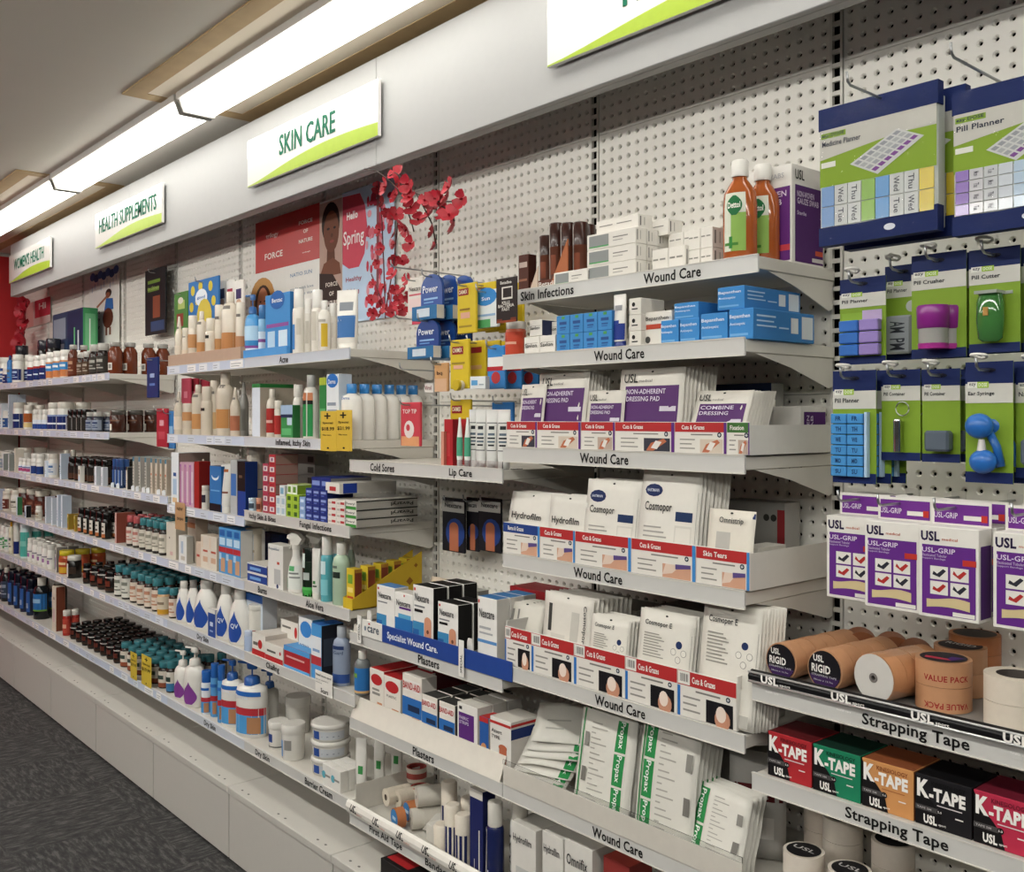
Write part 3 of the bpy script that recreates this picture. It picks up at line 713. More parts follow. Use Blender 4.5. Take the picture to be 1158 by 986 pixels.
item('L35', 'supplement_bottle', 77, 122, 518, bt('pill', DK, '#141210', [(.06, .60, -20, 85, '#241d1a'), (.06, .30, -85, 85, '#5c3a2a'), (.08, .6, -70, -30, '#b9b3aa')]), 'black-capped dark bottle on the third shelf', 'bottle', n=6, deep=3, sb=.04)
item('L35', 'supplement_box', 86, 93, 527, bx('#e1ded6', fp=[(.2, .5, .8, .8, '#8d7a6a'), (.1, .08, .9, .4, '#cfd8e4')], d=.022), 'small white carton with brown print before the dark bottles', 'box', sb=.008)
item('L35', 'supplement_box', 104, 119, 528, bx('#dfe3ea', '#b5bac2', fp=lines('#a7b0be', 4), d=.025), 'plain white carton standing before the dark bottles of the third shelf', 'box', n=2, sb=.008)
item('L35', 'supplement_bottle', 127, 138, 519, bt('slim', '#20365f', '#2c4c80', [(.1, .62, -30, 20, '#3c5c98'), (.1, .62, 40, 60, '#a9b6cc')]), 'tall navy bottle with teal cap on the third shelf', 'bottle', n=3, deep=2)
item('L35', 'supplement_box', 139, 147, 528, bx('#cfc9bd', '#2a2a2a', '#1e1e1e', fp=[(.05, .86, .95, 1, '#26241f')] + lines('#85806f', 3), d=.03), 'little grey carton with black top on the third shelf', 'box')
item('L35', 'supplement_box', 147.5, 168, 517, bx('#b9b6ad', '#a29f98', '#4d7f90', fp=[(0, .87, 1, 1, '#48788e')] + [(.12, .1 + i * .09, .85 - .2 * (i % 3 == 2), .13 + i * .09, '#77756f') for i in range(8)], d=.05), 'grey carton with teal top in the row on the third shelf', 'box', n=3, deep=2)
item('L35', 'supplement_box', 168.5, 190, 519, bx('#cbbfb0', '#b5a999', '#4d7f90', fp=[(0, .88, 1, 1, '#48788e'), (.2, .52, .8, .58, '#b86a4a')] + lines('#978a7b', 4, .15), d=.05), 'beige carton with teal top and orange mark on the third shelf', 'box', n=4, deep=2)
# small white clip-on feet in front
for px in (126, 132, 149, 154, 161, 166, 178, 184):
    put('shelf_clip', [part('clip', MB().prism([(-.008, 0), (.008, 0), (.008, .012), (.003, .026), (-.002, .014), (-.008, .022)], 0, .01, G('#eef2f6')))], 'small clear white clip standing on the front edge of the third shelf', 'clip', (PX(px, 1.628), YD(1.628), 1.2995), group='clear clips on the third shelf edge')
# L4
item('L47', 'supplement_box', -7, 3, 553, bx('#d3dceb', '#a9b4c8', fp=lines('#5d78a6', 4)), 'pale blue carton at the far left of the fourth shelf', 'box')
item('L47', 'supplement_jar', 5, 20, 553, bt('jar', W, '#d8d2c4', lab('#dad6ca', '#6b655a')), 'large white jar with cream lid, far left of the fourth shelf', 'jar', deep=2, sb=.05, n=2)
item('L46', 'supplement_jar', 21, 49, 553, bt('jar', '#43211a', '#d6d0c2', lab('#5f2c22', '#8a5a48')), 'brown jar with big cream lid on the fourth shelf', 'jar', n=3, deep=2, sb=.08)
item('L46', 'supplement_box', 16, 22, 562, bx('#d4dfee', '#3f7a4e', fp=lines('#7d93b6', 3), d=.03), 'small pale carton with green side on the fourth shelf', 'box')
item('L46', 'supplement_box', 25, 32, 572, bx('#d8dfe8', '#1d1d1d', fp=[(.1, .1, .6, .5, '#2b477f')], d=.03), 'small white carton with navy square on the fourth shelf', 'box')
item('L46', 'supplement_bottle', 40, 47, 572, bt('pill', W, W, lab('#c9c3b6', '#8a6d50')), 'small white bottle before the brown jars of the fourth shelf', 'bottle')
item('L46', 'supplement_box', 48, 62, 562, bx('#dbe2ec', '#c4ccd8', '#b06a86', fp=lines('#a8b6cc', 4)), 'white carton with mauve top on the fourth shelf', 'box', n=2)
item('L46', 'supplement_box', 62.5, 72, 560, bx('#e0e7f1', '#c2cddd', fp=lines('#aabbd4', 4)), 'tall pale carton at the bay end of the fourth shelf', 'box', n=2)
item('L45', 'supplement_box', 73, 88, 582, bx('#b99a3c', '#9b7f30', '#c9c2b0', fp=[(.1, .1, .5, .4, '#7e3b2b'), (.4, .5, .9, .75, '#6d7f35'), (.15, .8, .8, .95, '#e0d08a')], d=.06), 'mustard yellow carton with red and green print on the fourth shelf', 'box', n=2)
item('L45', 'supplement_bottle', 88, 122, 577, bt('pill', '#14110f', '#0f0e0d', [(.06, .62, -75, 25, '#d9d3ca'), (.06, .20, -75, 25, '#b0673c'), (.26, .34, -60, 10, '#5b5049'), (.45, .5, -60, 10, '#4c4540')]), 'black bottle with cream and copper label on the fourth shelf', 'bottle', n=5, deep=4)
item('L45', 'supplement_box', 123, 138.5, 580, bx('#c99b93', '#8d4a3c', '#a86a5e', fp=[(.08, .08, .92, .92, '#cfa8a2'), (.3, .3, .7, .6, '#ddc4bf')] + lines('#b58880', 2, .7), d=.09), 'rose pink carton with brown side on the fourth shelf', 'box')
item('L45', 'supplement_bottle', 143, 157.5, 583, bt('pill', '#2e2420', '#b4585a', lab('#d8cbbf', '#b9786e', .08, .62)), 'bottle with cream label and pink cap on the fourth shelf', 'bottle', n=2, deep=3)
item('L45', 'supplement_bottle', 157.5, 187.5, 588, bt('pill', '#2a231f', '#3f7f86', lab('#d6cfc1', '#8f8a7c', .08, .64)), 'bottle with cream label and teal cap on the fourth shelf', 'bottle', n=4, deep=4)
item('L4b', 'skincare_box', 188, 199, 591, bx('#d3ccbe', '#bfb7a8', fp=[(.3, .55, .4, .6, '#55504a'), (.4, .1, .7, .2, '#c9a7a2')], d=.06), 'tall plain cream carton beside the teal caps', 'box')
item('L4b', 'skincare_box', 202, 211, 606, bx('#dcdcda', '#b8b3a8', fp=[(.3, .35, .6, .8, '#a9b8ca'), (.3, .1, .8, .25, '#bdb6aa')], d=.03), 'small white carton with pale blue print under the hanging tag', 'box', sb=.012)
item('L4b', 'skincare_box', 212, 221, 586, bx('#cfc4b4', '#bba896', '#c7b19c', fp=[(0, .78, 1, .9, '#b9805c')] + lines('#a89a88', 4, .2), d=.055), 'tall beige carton with copper band on the fourth skin care shelf', 'box', sb=.05)
item('L4b', 'skincare_box', 221.5, 227, 613, bx('#cdb9a6', fp=[(.2, .4, .8, .5, '#b04a3a')], d=.03), 'narrow tan carton with red dot on the fourth skin care shelf', 'box')
item('L4b', 'skincare_box', 227, 245, 606, bx('#d6cdc0', '#c0b6a8', '#b8aa98', fp=[(.3, .50, .9, .56, '#b5523e'), (.3, .2, .9, .36, '#c9a58c'), (.1, .62, .3, .95, '#d9c8b4')], d=.05), 'cream carton with red script on the fourth skin care shelf', 'box', n=2)
item('L4b', 'skincare_box', 247.5, 272, 598, bx('#4f93c9', '#dcd9d2', '#3678b4', fp=[(0, .46, 1, .58, '#b3343c'), (.1, .62, .9, .78, '#b9d6ec'), (.15, .82, .85, .95, '#1f5fa6'), (.3, .04, .9, .34, '#c49a78'), (.05, .30, .4, .44, '#a9cde8')], d=.05), 'blue carton with red band and skin-toned picture on the fourth shelf', 'box', n=3, deep=2)
# L5
item('L57', 'supplement_bottle', -5, 10, 594, bt('pill', W, W, lab('#d5d9d6', '#3f8f50')), 'white bottle with green mark, far left of the fifth shelf', 'bottle', n=3, deep=2)
item('L57', 'supplement_bottle', 10, 15, 590, bt('tall', '#d9d2b8', '#c9902c', lab('#e3dcc6')), 'slim bottle with amber cap, far left of the fifth shelf', 'bottle')
item('L57', 'supplement_bottle', 15.5, 22, 590, bt('slim', W, '#d6d6d2', [(.05, .42, -85, 85, NAVY), (.5, .9, -60, 60, '#d8d4cc')]), 'white bottle with navy base on the fifth shelf', 'bottle', deep=2)
item('L57', 'mouthwash_bottle', 23, 34, 592, bt('canister', '#cfe0e0', '#d7e2e6', [(.05, .76, -85, 85, '#4fa79b'), (.35, .5, -50, 50, '#7fc3b8')]), 'large bottle with sea green label on the fifth shelf', 'bottle', deep=3)
item('L56', 'supplement_bottle', 31, 59, 612, bt('jar', W, '#d9d6ce', [(.1, .6, -85, 85, '#e2dfd9'), (.2, .36, -50, 20, '#9a6a9c'), (.4, .46, -60, 60, '#8a8790')]), 'white bottle with mauve mark on the fifth shelf', 'bottle', n=5, deep=3)
item('L56', 'supplement_box', 59, 67, 619, bx('#cfccc6', '#7d7a78', '#8a8682', fp=[(.15, .74, .7, .9, '#26364f'), (.1, .1, .55, .6, '#7a5a96'), (.5, .2, .9, .7, '#b3aebc')], d=.06), 'grey carton with purple print on the fifth shelf', 'box', deep=2)
item('L56', 'supplement_jar', 67, 82, 622, bt('jar', '#b4592a', '#cdb92f', [(.06, .30, -85, 85, '#c79a2e'), (.3, .66, -85, 85, '#a8492c'), (.4, .5, -40, 40, '#e0c79a')]), 'orange jar with yellow lid on the fifth shelf', 'jar', n=1, deep=3)
item('L56', 'supplement_jar', 76, 90, 628, bt('jar', '#1c1815', '#d6d2c8', [(.06, .66, -85, -5, '#d6d2ca'), (.2, .5, 0, 60, '#3a2c24')]), 'black and white jar with cream lid on the fifth shelf', 'jar', sb=.012)
for sh, pl, pr, yt, n in (('L55', 94, 102, 637, 1), ('L55', 102, 128, 643, 3)):
    item(sh, 'supplement_jar', pl, pr, yt, bt('jar', '#18120f', '#0e0d0c', [(.70, .745, -100, 100, '#c9c4bc'), (.30, .56, -60, 30, '#6f3224'), (.10, .22, -70, 60, '#3d2a20')]), 'black-lidded dark jar with pale ring on the fifth shelf', 'jar', n=n, deep=5, dy=.06, group='black-lidded jars on the fifth shelf')
item('L55', 'supplement_bottle', 129.5, 146, 640, bt('pill', '#26201c', '#3b7a83', lab('#d8d6cc', '#74766c', .06, .66)), 'teal-capped bottle with white and green label on the fifth shelf', 'bottle', n=2, deep=5, dy=.055)
item('L55', 'supplement_bottle', 147, 180, 650, bt('pill', '#2c2018', '#417f86', lab('#d9cbbb', '#b38066', .06, .66)), 'teal-capped bottle with peach label on the fifth shelf', 'bottle', n=4, deep=5, dy=.055)
item('L5b', 'supplement_bottle', 178, 192, 665, bt('jar', '#cfa678', '#4a8fa0', [(.05, .22, -85, 85, '#c8962f'), (.22, .7, -85, 85, '#d8c9b2'), (.4, .5, -40, 40, '#8d7a66')]), 'wide teal-lidded jar with orange base on the fifth shelf', 'jar', sb=.012)
item('L5b', 'supplement_bottle', 191, 201, 665, bt('pill', '#2c2018', '#417f86', lab('#dccdbf', '#b38066', .06, .66)), 'last teal-capped bottle before the white wash bottles', 'bottle', deep=4)
# L6
item('L66', 'oil_bottle', -6, 9, 640, bt('tall', '#1a1c22', '#c2bdb2', lab('#3a4456', '#8b93a4')), 'dark bottle with cream cap, far left of the lowest shelf', 'bottle', n=2, deep=2)
item('L66', 'oil_bottle', 9, 37, 650, bt('slim', '#16213d', '#0f1220', [(.1, .66, -70, 30, '#2f5593'), (.2, .34, -50, 10, '#a9b7cf'), (.1, .66, 30, 80, '#1a2238')]), 'tall dark blue bottle on the lowest shelf', 'bottle', n=4, deep=2)
item('L66', 'oil_bottle', 38, 54, 653, bt('shoulder', '#0f1418', '#cfcac0', [(.22, .62, -85, 85, '#2c6aa8'), (.20, .24, -85, 85, '#6f9a3a'), (.4, .5, -40, 40, '#8fb6d6')]), 'large black bottle with blue and green label on the lowest shelf', 'bottle', deep=2)
item('L65', 'supplement_box', 54, 68, 663, bx('#d2c8b8', '#77402e', '#c0b5a4', fp=[(.3, .2, .7, .5, '#c9aeb0'), (.3, .7, .7, .76, '#9c8f80')], d=.05), 'tall cream carton with brown side on the lowest shelf', 'box')
item('L65', 'supplement_bottle', 71, 79, 690, bt('jar', '#a5322a', '#ddd8ce', [(.1, .66, -85, 85, '#b34436'), (.3, .45, -40, 40, '#d9a58c')]), 'red bottle with white cap on the lowest shelf', 'bottle', deep=2)
item('L65', 'supplement_jar', 79.5, 135.5, 717, bt('jar', '#16110e', '#0d0c0b', [(.70, .745, -100, 100, '#d0ccc4'), (.30, .56, -60, 30, '#5a2a20'), (.10, .22, -70, 60, '#33251d')]), 'black-lidded dark jar with pale ring on the lowest shelf', 'jar', n=8, deep=5, dy=.058, sb=.028, group='black-lidded jars on the lowest shelf', jit=.4)
item('L65', 'supplement_bottle', 136, 188, 737, bt('pill', '#2a201b', '#3d7a82', [(.05, .66, -85, 85, '#d2c8ba'), (.05, .22, -85, 85, '#8a4b34'), (.35, .5, -50, 30, '#3d4a44')]), 'teal-capped bottle with brown and cream label on the lowest shelf', 'bottle', n=6, deep=5, dy=.058, sb=.028, jit=.4)
item('L6b', 'supplement_bottle', 188, 199, 747, bt('pill', '#2a201b', '#3d7a82', [(.05, .66, -85, 85, '#d6d0c4'), (.05, .3, -85, 85, '#3a6f9a'), (.35, .5, -50, 30, '#2c3a34')]), 'teal-capped bottle with blue-based label, next to the pump bottles', 'bottle', deep=5, dy=.058, sb=.028)
# yellow special tickets on the lowest strip
def ticket(w_, h_, lines_, col='#cdb33a'):
    b = MB(); b.box(-w_ / 2, 0, 0, w_ / 2, .0012, h_, M(col, .5))
    m = MB()
    for t, x0, z0, x1, z1 in lines_: m.text(t, (x0 - .5) * w_, z0 * h_, (x1 - .5) * w_, z1 * h_, P('#1a1712'), y=-.0008, fat=.02)
    return [part('card', b), part('lettering', m)]
tl = [('+', .35, .80, .65, .94), ('Special', .14, .66, .86, .75), ('$19.99', .08, .46, .92, .60), ('was $24.99', .14, .36, .86, .41), ('save $5.00', .14, .24, .86, .29), ('\u2022', .44, .06, .56, .12)]
tl = [q for q in tl if q[0] in ('+', 'Special', '$19.99', '\u2022')]
for px0, px1, yt, yb_, l in ((147.5, 154.5, 738, 768, 'narrow yellow price ticket before the teal caps, left of two'), (160, 171, 742, 776, 'yellow price ticket before the teal caps, right of two')):
    D = 1.617; put('price_ticket', ticket(PX(px1, D) - PX(px0, D), PZ(px0, yt, D) - PZ(px0, yb_, D), tl), l, 'ticket', ((PX(px0, D) + PX(px1, D)) / 2, YD(D), PZ((px0 + px1) / 2, yb_, D)))
# hanging tan tag on the pale strip of L3b
D = 1.612; put('hanging_tag', ticket(PX(209, D) - PX(198, D), .115, [('NEW', .2, .70, .8, .82), ('SKIN', .2, .35, .8, .45)], '#b9936a'), 'tan card tag hanging from the pale blue strip of the third skin care shelf', 'tag', (PX(203.5, D), YD(D), PZ(203, 599, D)))

# the last two bays by the red wall: simple rows, only their near edges show
for zz, kd, pal, h0 in ((1.865, 'jar', (W, NAVY), .115), (1.573, 'jar', (W, '#31558f'), .12), (1.303, 'pill', ('#d9d6ce', '#8a93a4'), .12), (1.033, 'jar', (CR, '#5f2c22'), .13), (.77, 'pill', (W, '#3f8f50'), .15), (.435, 'tall', ('#1d2027', '#3a4456'), .19)):
    sn = {1.865: 'top', 1.573: 'second', 1.303: 'third', 1.033: 'fourth', .77: 'fifth', .435: 'lowest'}[zz]
    pr_ = bottle(kd, .066, h0, pal[0], pal[0], tuple(lab(pal[1], '#c9c6c0')), 1.0, 10)
    for i in range(5):
        for j in range(2): put('supplement_bottle', pr_, 'bottle in the rows by the red wall on the %s shelf' % sn, 'bottle', (-7.42 + i * .085, YD(1.65 + .09 * j), zz - .0035), group='red wall rows on the %s shelf' % sn)
# ------------------------------------------------------------------ skin care bays
def tone(o='#c08a58'): return [(.12, .42, -85, 85, o), (.75, .80, -30, 30, '#77706a')]
# A1a: beige bottles in a pinkish tray
def tray(pl, pr, yt, yb_, D, col, label, dep=.12, name='card_tray'):
    xa, xb = PX(pl, D), PX(pr, D); h_ = PZ(pl, yt, D) - PZ(pl, yb_, D); w_ = xb - xa
    f = MB(); f.box(-w_ / 2, 0, 0, w_ / 2, .003, h_, P(col), c=.0008); s_ = []
    for sx in (-1, 1): m = MB(); m.box(sx * (w_ / 2 - .0015) - .0015, .003, 0, sx * (w_ / 2 - .0015) + .0015, dep, h_, P(col)); s_.append(part('side_wall', m))
    b = MB(); b.box(-w_ / 2 + .003, .003, 0, w_ / 2 - .003, dep, .002, P(col))
    return put(name, [part('front_wall', f), part('base', b)] + s_, label, 'tray', ((xa + xb) / 2, YD(D), 1.8616))
tray(190, 272, 402, 415, 1.628, '#b59a86', 'pinkish brown card tray edge holding beige bottles on the top shelf', dep=.26)
sbx = .045
for (nm, pl, pr, yt, kd, arcs, l, dr, sb) in (
    ('skincare_tube', 198, 206, 358, 'cone', tone('#dccfbd'), 'slim beige tube-bottle at the left end of the top skin care shelf', .8, .04),
    ('skincare_bottle', 206, 213, 371, 'pill', tone('#d8c6b0'), 'small beige bottle second from left on the top skin care shelf', .8, .03),
    ('skincare_bottle', 213, 222, 357, 'slim', [(.35, .62, -85, 85, '#bd8a5c')], 'slim beige bottle with orange band on the top skin care shelf', .8, .04),
    ('skincare_bottle', 223, 232, 352, 'tall', tone(), 'tall beige bottle with low orange block on the top skin care shelf', .8, .05),
    ('skincare_bottle', 232, 243, 360, 'can', [(.55, .62, -30, 20, '#1c1a18')], 'beige spray bottle with black dash on the top skin care shelf', .9, .03),
    ('skincare_bottle', 243, 252, 345, 'slim', tone(), 'narrow beige bottle with orange block behind the others on the top shelf', .8, .06),
    ('skincare_bottle', 252, 267, 330, 'tall', tone('#b87f4e'), 'largest beige pump-shouldered bottle on the top skin care shelf', .7, .06),
    ('skincare_bottle', 267, 276, 342, 'slim', tone('#b98763'), 'beige bottle at the right end of the pinkish tray', .8, .05)):
    item('A1a', nm, pl, pr, yt, bt(kd, '#d9cebd', '#e2dacb', arcs, dr), l, 'bottle', sb=sb, zb=.003)
# A1b: blue acne range in its own small tray, white bottles
tray(275, 324, 390, 400, 1.628, '#4f93cf', 'small sky blue display tray under the acne washes', dep=.14)
item('A1b', 'face_wash_pump', 278, 292, 332, pm_('#4a97d0', '#2b62a0', [(.28, .50, -70, 70, '#b9d8ee'), (.05, .16, -70, 70, '#d8e6f2'), (.16, .20, -70, 70, '#8a4f96')], .7), 'sky blue pump bottle in the small blue display tray', 'bottle', sb=.03, zb=.004)
item('A1b', 'face_wash_bottle', 292, 302, 345, bt('slim', '#7ab2d8', '#3a74ac', [(.1, .5, -80, 80, '#cfe0ee'), (.30, .36, -80, 80, '#85508f')]), 'short blue bottle behind the sky blue pump', 'bottle', sb=.05, zb=.004)
item('A1b', 'face_wash_carton', 300, 328, 332, bx('#3f89c8', '#2f6da6', '#2f6da6', d=.05, fp=[(.05, .46, .95, .52, '#8a4f96'), (.1, .08, .4, .40, '#b5d3ea'), (.55, .08, .9, .40, '#d3e4f1'), (.5, .9, .30, .18, '#1f5fa8')], ft=[('Benzac', .3, .86, .72, .93, '#e8f0f8')]), 'tall blue carton with purple band beside the acne pump', 'box', sb=.02, zb=.004, n=1)
WB = '#e0dbd1'
for (pl, pr, yt, kd, arcs, l, sb) in ((331, 345, 327, 'can', [(.08, .46, -70, -5, '#3f7fc0'), (.3, .55, 10, 50, '#c8c2b6')], 'white bottle with clear cap and blue block on the Acne shelf', .02),
    (344, 353, 338, 'slim', [(.2, .6, -10, 40, '#bfb9ad')], 'narrow white bottle between the capped bottles on the Acne shelf', .05),
    (352, 366, 328, 'can', [(.2, .66, -30, 20, '#c6c0b4')], 'second white bottle with clear cap on the Acne shelf', .03),
    (360, 374, 340, 'shoulder', [(.10, .55, 0, 60, '#c9a92f'), (.58, .63, -40, 40, '#a9a49a')], 'white bottle with yellow side panel on the Acne shelf', .015),
    (372, 381, 343, 'slim', [(.3, .6, -40, 40, '#cfc9be')], 'plain white bottle behind the yellow panel on the Acne shelf', .05)):
    item('A1b', 'lotion_bottle', pl, pr, yt, bt(kd, WB, '#eceae4', arcs, .85), l, 'bottle', sb=sb)
item('A1b', 'cream_tube', 383, 403, 328, sq('#e4e0d8', '#dcd8cf', [(.22, .58, -60, 60, '#3f6fa8'), (.66, .8, -40, 40, '#8a8f96')], .5), 'white squeeze tube with blue block at the right end of the Acne shelf', 'tube', sb=.05)
# A2a
for (nm, pl, pr, yt, kd, arcs, l, sb) in (
    ('skincare_tube', 197.5, 206, 443, 'cone', tone('#dccdbc'), 'slim beige tube-bottle at the left end of the second skin care shelf', .03),
    ('skincare_bottle', 207, 217, 456, 'slim', [(.45, .72, -80, 80, '#bd8a5c')], 'short beige bottle with orange cap band on the second skin care shelf', .02),
    ('skincare_bottle', 218, 229, 435, 'tall', tone(), 'tall beige bottle with orange block on the second skin care shelf', .04),
    ('skincare_bottle', 228, 239, 437, 'can', [(.5, .56, -40, 10, '#1c1a18')], 'beige can with black dash on the second skin care shelf', .02),
    ('skincare_bottle', 238, 246, 430, 'slim', tone('#c5a071'), 'narrow beige bottle left of the largest one, second skin care shelf', .05),
    ('skincare_bottle', 246, 262, 421, 'shoulder', tone('#b9834f'), 'largest beige bottle with wide orange block on the second skin care shelf', .03),
    ('skincare_bottle', 261, 270, 438, 'cone', tone('#a8684c'), 'beige tapering bottle with rust block on the second skin care shelf', .02)):
    item('A2a', nm, pl, pr, yt, bt(kd, '#cfc3b1', '#d8cdbd', arcs, .7), l, 'bottle', sb=sb)
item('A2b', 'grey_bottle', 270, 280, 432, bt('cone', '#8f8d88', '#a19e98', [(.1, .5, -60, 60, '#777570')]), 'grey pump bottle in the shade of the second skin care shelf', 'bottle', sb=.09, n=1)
item('A2b', 'shampoo_box', 285, 294, 434, bx('#d6dce6', '#b3a898', '#3e8a4a', d=.16, fp=[(0, .93, 1, 1, '#2f7a3c')], sp=[(0, .93, 1, 1, '#2f7a3c')]), 'pale blue carton with green top on the Inflamed, Itchy Skin shelf', 'box', sb=.015)
item('A2b', 'lotion_bottle', 301, 315, 440, bt('shoulder', '#d6cdbf', '#ddd6c9', [(.10, .60, -85, 85, '#a8302c'), (.3, .36, -40, 40, '#d6a59a')]), 'cream bottle with tall red label on the Inflamed, Itchy Skin shelf', 'bottle', sb=.03)
item('A2b', 'lotion_bottle', 310, 321, 453, bt('jar', '#d6cdbf', '#ddd6c9', [(.10, .60, -85, 85, '#a8302c')]), 'short cream bottle with red label before the taller red-labelled bottle', 'bottle', sb=.012)
item('A2b', 'cream_box', 317.5, 331, 458, bx('#3c8a4e', '#2f6e3c', '#8fa6c4', d=.03, fp=[(0, .70, 1, 1, '#9db4cf'), (0, .62, 1, .72, '#1d2c4e'), (.55, .4, .95, .62, '#b7c8d8'), (.1, .1, .9, .3, '#5fae70')]), 'green carton with pale blue top on the Inflamed, Itchy Skin shelf', 'box', sb=.012)
item('A2b', 'lotion_bottle', 331, 344, 435, bt('pill', '#d9d4ca', '#e0dcd3', [(.05, .6, -60, -40, '#4f7fb8')]), 'plain white capped bottle on the Inflamed, Itchy Skin shelf', 'bottle', sb=.03)
item('A2b', 'lotion_bottle', 343.5, 360, 424, bt('shoulder', '#dcd8cf', '#a9a8a4', [(.04, .54, -50, -8, '#2f8a4c'), (.54, .60, -50, -8, '#1a1a1a'), (.60, .72, -50, -8, '#c97f58'), (.04, .54, 2, 40, '#2f8a4c'), (.54, .60, 2, 40, '#1a1a1a'), (.60, .72, 2, 40, '#c97f58')], .7), 'white bottle with two green and orange stripes and grey cap', 'bottle', sb=.02)
item('A2b', 'cream_box', 361, 369, 427, bx('#2f8042', '#256a36', '#a9b83a', d=.04, fp=[(0, .88, 1, 1, '#a9b83a'), (.1, .3, .9, .5, '#5aa96b')]), 'tall green carton with lime top on the Inflamed, Itchy Skin shelf', 'box', sb=.03)
item('A2b', 'cream_carton', 369, 383, 423, bx('#dfe3e6', '#c9d3dc', '#2a62ae', d=.05, fp=[(.5, .90, .46, .30, '#2a6fbe'), (0, .12, 1, .30, '#2e8a7a'), (0, .0, 1, .14, '#2f6fb8'), (.1, .4, .9, .46, '#8b97a6'), (.1, .52, .8, .57, '#8b97a6')], ft=[('Derma', .2, .85, .8, .92, '#eef3f8')]), 'white carton with blue crest beside the flip-top bottles', 'box', sb=.012)
bp_ = [(.03, .34, -75, -5, '#3d7d5c'), (.03, .20, -75, -5, '#c08a68')]
for i, (pl, pr) in enumerate(((386, 404), (402, 420), (418, 436), (434, 452), (450, 468), (466, 484))):
    put('wash_bottle', bottle('flat', .072, .182, '#e9e6df', '#3a82c4', tuple(bp_), .62, 14, 1, (('Derma', .12, .72, .55, .77, '#2a5fa8'),) if i == 0 else ()), 'white wash bottle with sky blue cap in the row behind the yellow cards', 'bottle', (k(2) - .045, YD(1.645) + i * .048, 1.5695), rz=34, group='sky blue capped wash bottles')
put('cap_shelf', [part('strip', MB().box(-.004, 0, 0, .0, .30, .045, P('#2a5fa8')))], 'blue header strip standing above the row of sky blue caps', 'header', (k(2) - .10, YD(1.66), 1.755)) if False else None
D = 1.612
for px0, px1, t, l in ((362.5, 380.2, '$18.99', 'yellow Special price card reading $18.99, left of the pair'), (380.4, 398, '$21.99', 'yellow Special price card reading $21.99, right of the pair')):
    put('price_card', ticket(PX(px1, D) - PX(px0, D), .130, [('+', .25, .80, .65, .95), ('Special', .14, .66, .80, .73), (t, .08, .50, .88, .60), ('Was more', .14, .38, .7, .42), ('\u2022', .42, .05, .56, .10)], '#d0ad33'), l, 'ticket', ((PX(px0, D) + PX(px1, D)) / 2, YD(D), PZ((px0 + px1) / 2, 510, D)))
# L3b
item('L3b', 'toothpaste_box', 193.5, 202, 512, bx('#dfe3e6', '#8d7a70', fp=[(.25, .2, .75, .5, '#a8c0d8'), (.3, .55, .7, .62, '#2a4f8a'), (.2, .05, .8, .14, '#d8b890')], d=.14), 'slim white carton with blue print at the left of the third skin care shelf', 'box', sb=.012)
item('L3b', 'sachet_box', 202.5, 219, 523, bx('#c9a2b4', '#b07f98', fp=[(.1, .05, .5, .95, '#a868a4'), (.2, .1, .35, .9, '#c58a9e'), (.55, .1, .9, .8, '#d8c3cc')], d=.05), 'narrow pink and purple carton held by a rubber band', 'box', n=3, sb=.018)
item('L3b', 'sachet_box', 219.5, 225, 522, bx('#9a2420', '#7d1c1a', d=.05), 'narrow dark red carton beside the pink cartons', 'box', sb=.018)
item('L3b', 'lotion_bottle', 225.5, 233, 519, bt('cone', '#c9bfae', '#b7ad9e', [(.3, .5, -70, 70, '#b8673c')]), 'beige bottle with orange label on the third skin care shelf', 'bottle', sb=.05)
item('L3b', 'lotion_bottle', 228, 236, 549, bt('jar', '#d8d2c8', '#cfc9be', [(.3, .62, -40, 40, '#2b2330')]), 'small cream jar with dark round label on the third skin care shelf', 'jar', sb=.012)
item('L3b', 'lotion_pack', 237, 250, 527, bx('#2f6fae', '#255a90', '#1d2c4e', fp=[(0, 0, 1, .18, '#14161c'), (.5, .78, .32, .16, '#e4ebf2'), (.5, .83, .32, .16, '#2f6fae'), (.1, .45, .9, .48, '#6fa3d2')], d=.04), 'blue pack with white smile shape and black base', 'pack', sb=.012)
item('L3b', 'lotion_tube', 250.5, 260, 525, sq('#dcdad4', '#cfccc5', [(.4, .44, -40, 40, '#7a4a3a'), (.84, .9, -30, 30, '#b96a3c')], .6), 'white squeeze tube on the third skin care shelf', 'tube', sb=.015)
item('L3b', 'lotion_box', 260.5, 268, 520, bx('#aeb0b0', '#8d8f90', fp=[(.1, .35, .9, .75, '#3f6fb0')], d=.04), 'silver carton with blue panel on the third skin care shelf', 'box', sb=.012)
item('L3b', 'lotion_box', 268.5, 277.5, 522, bx('#1f3f8a', '#182f66', '#121212', fp=[(0, .46, 1, 1, '#151515'), (.2, .7, .6, .75, '#6a5140')], d=.05), 'black carton with royal blue base on the third skin care shelf', 'box', sb=.012)
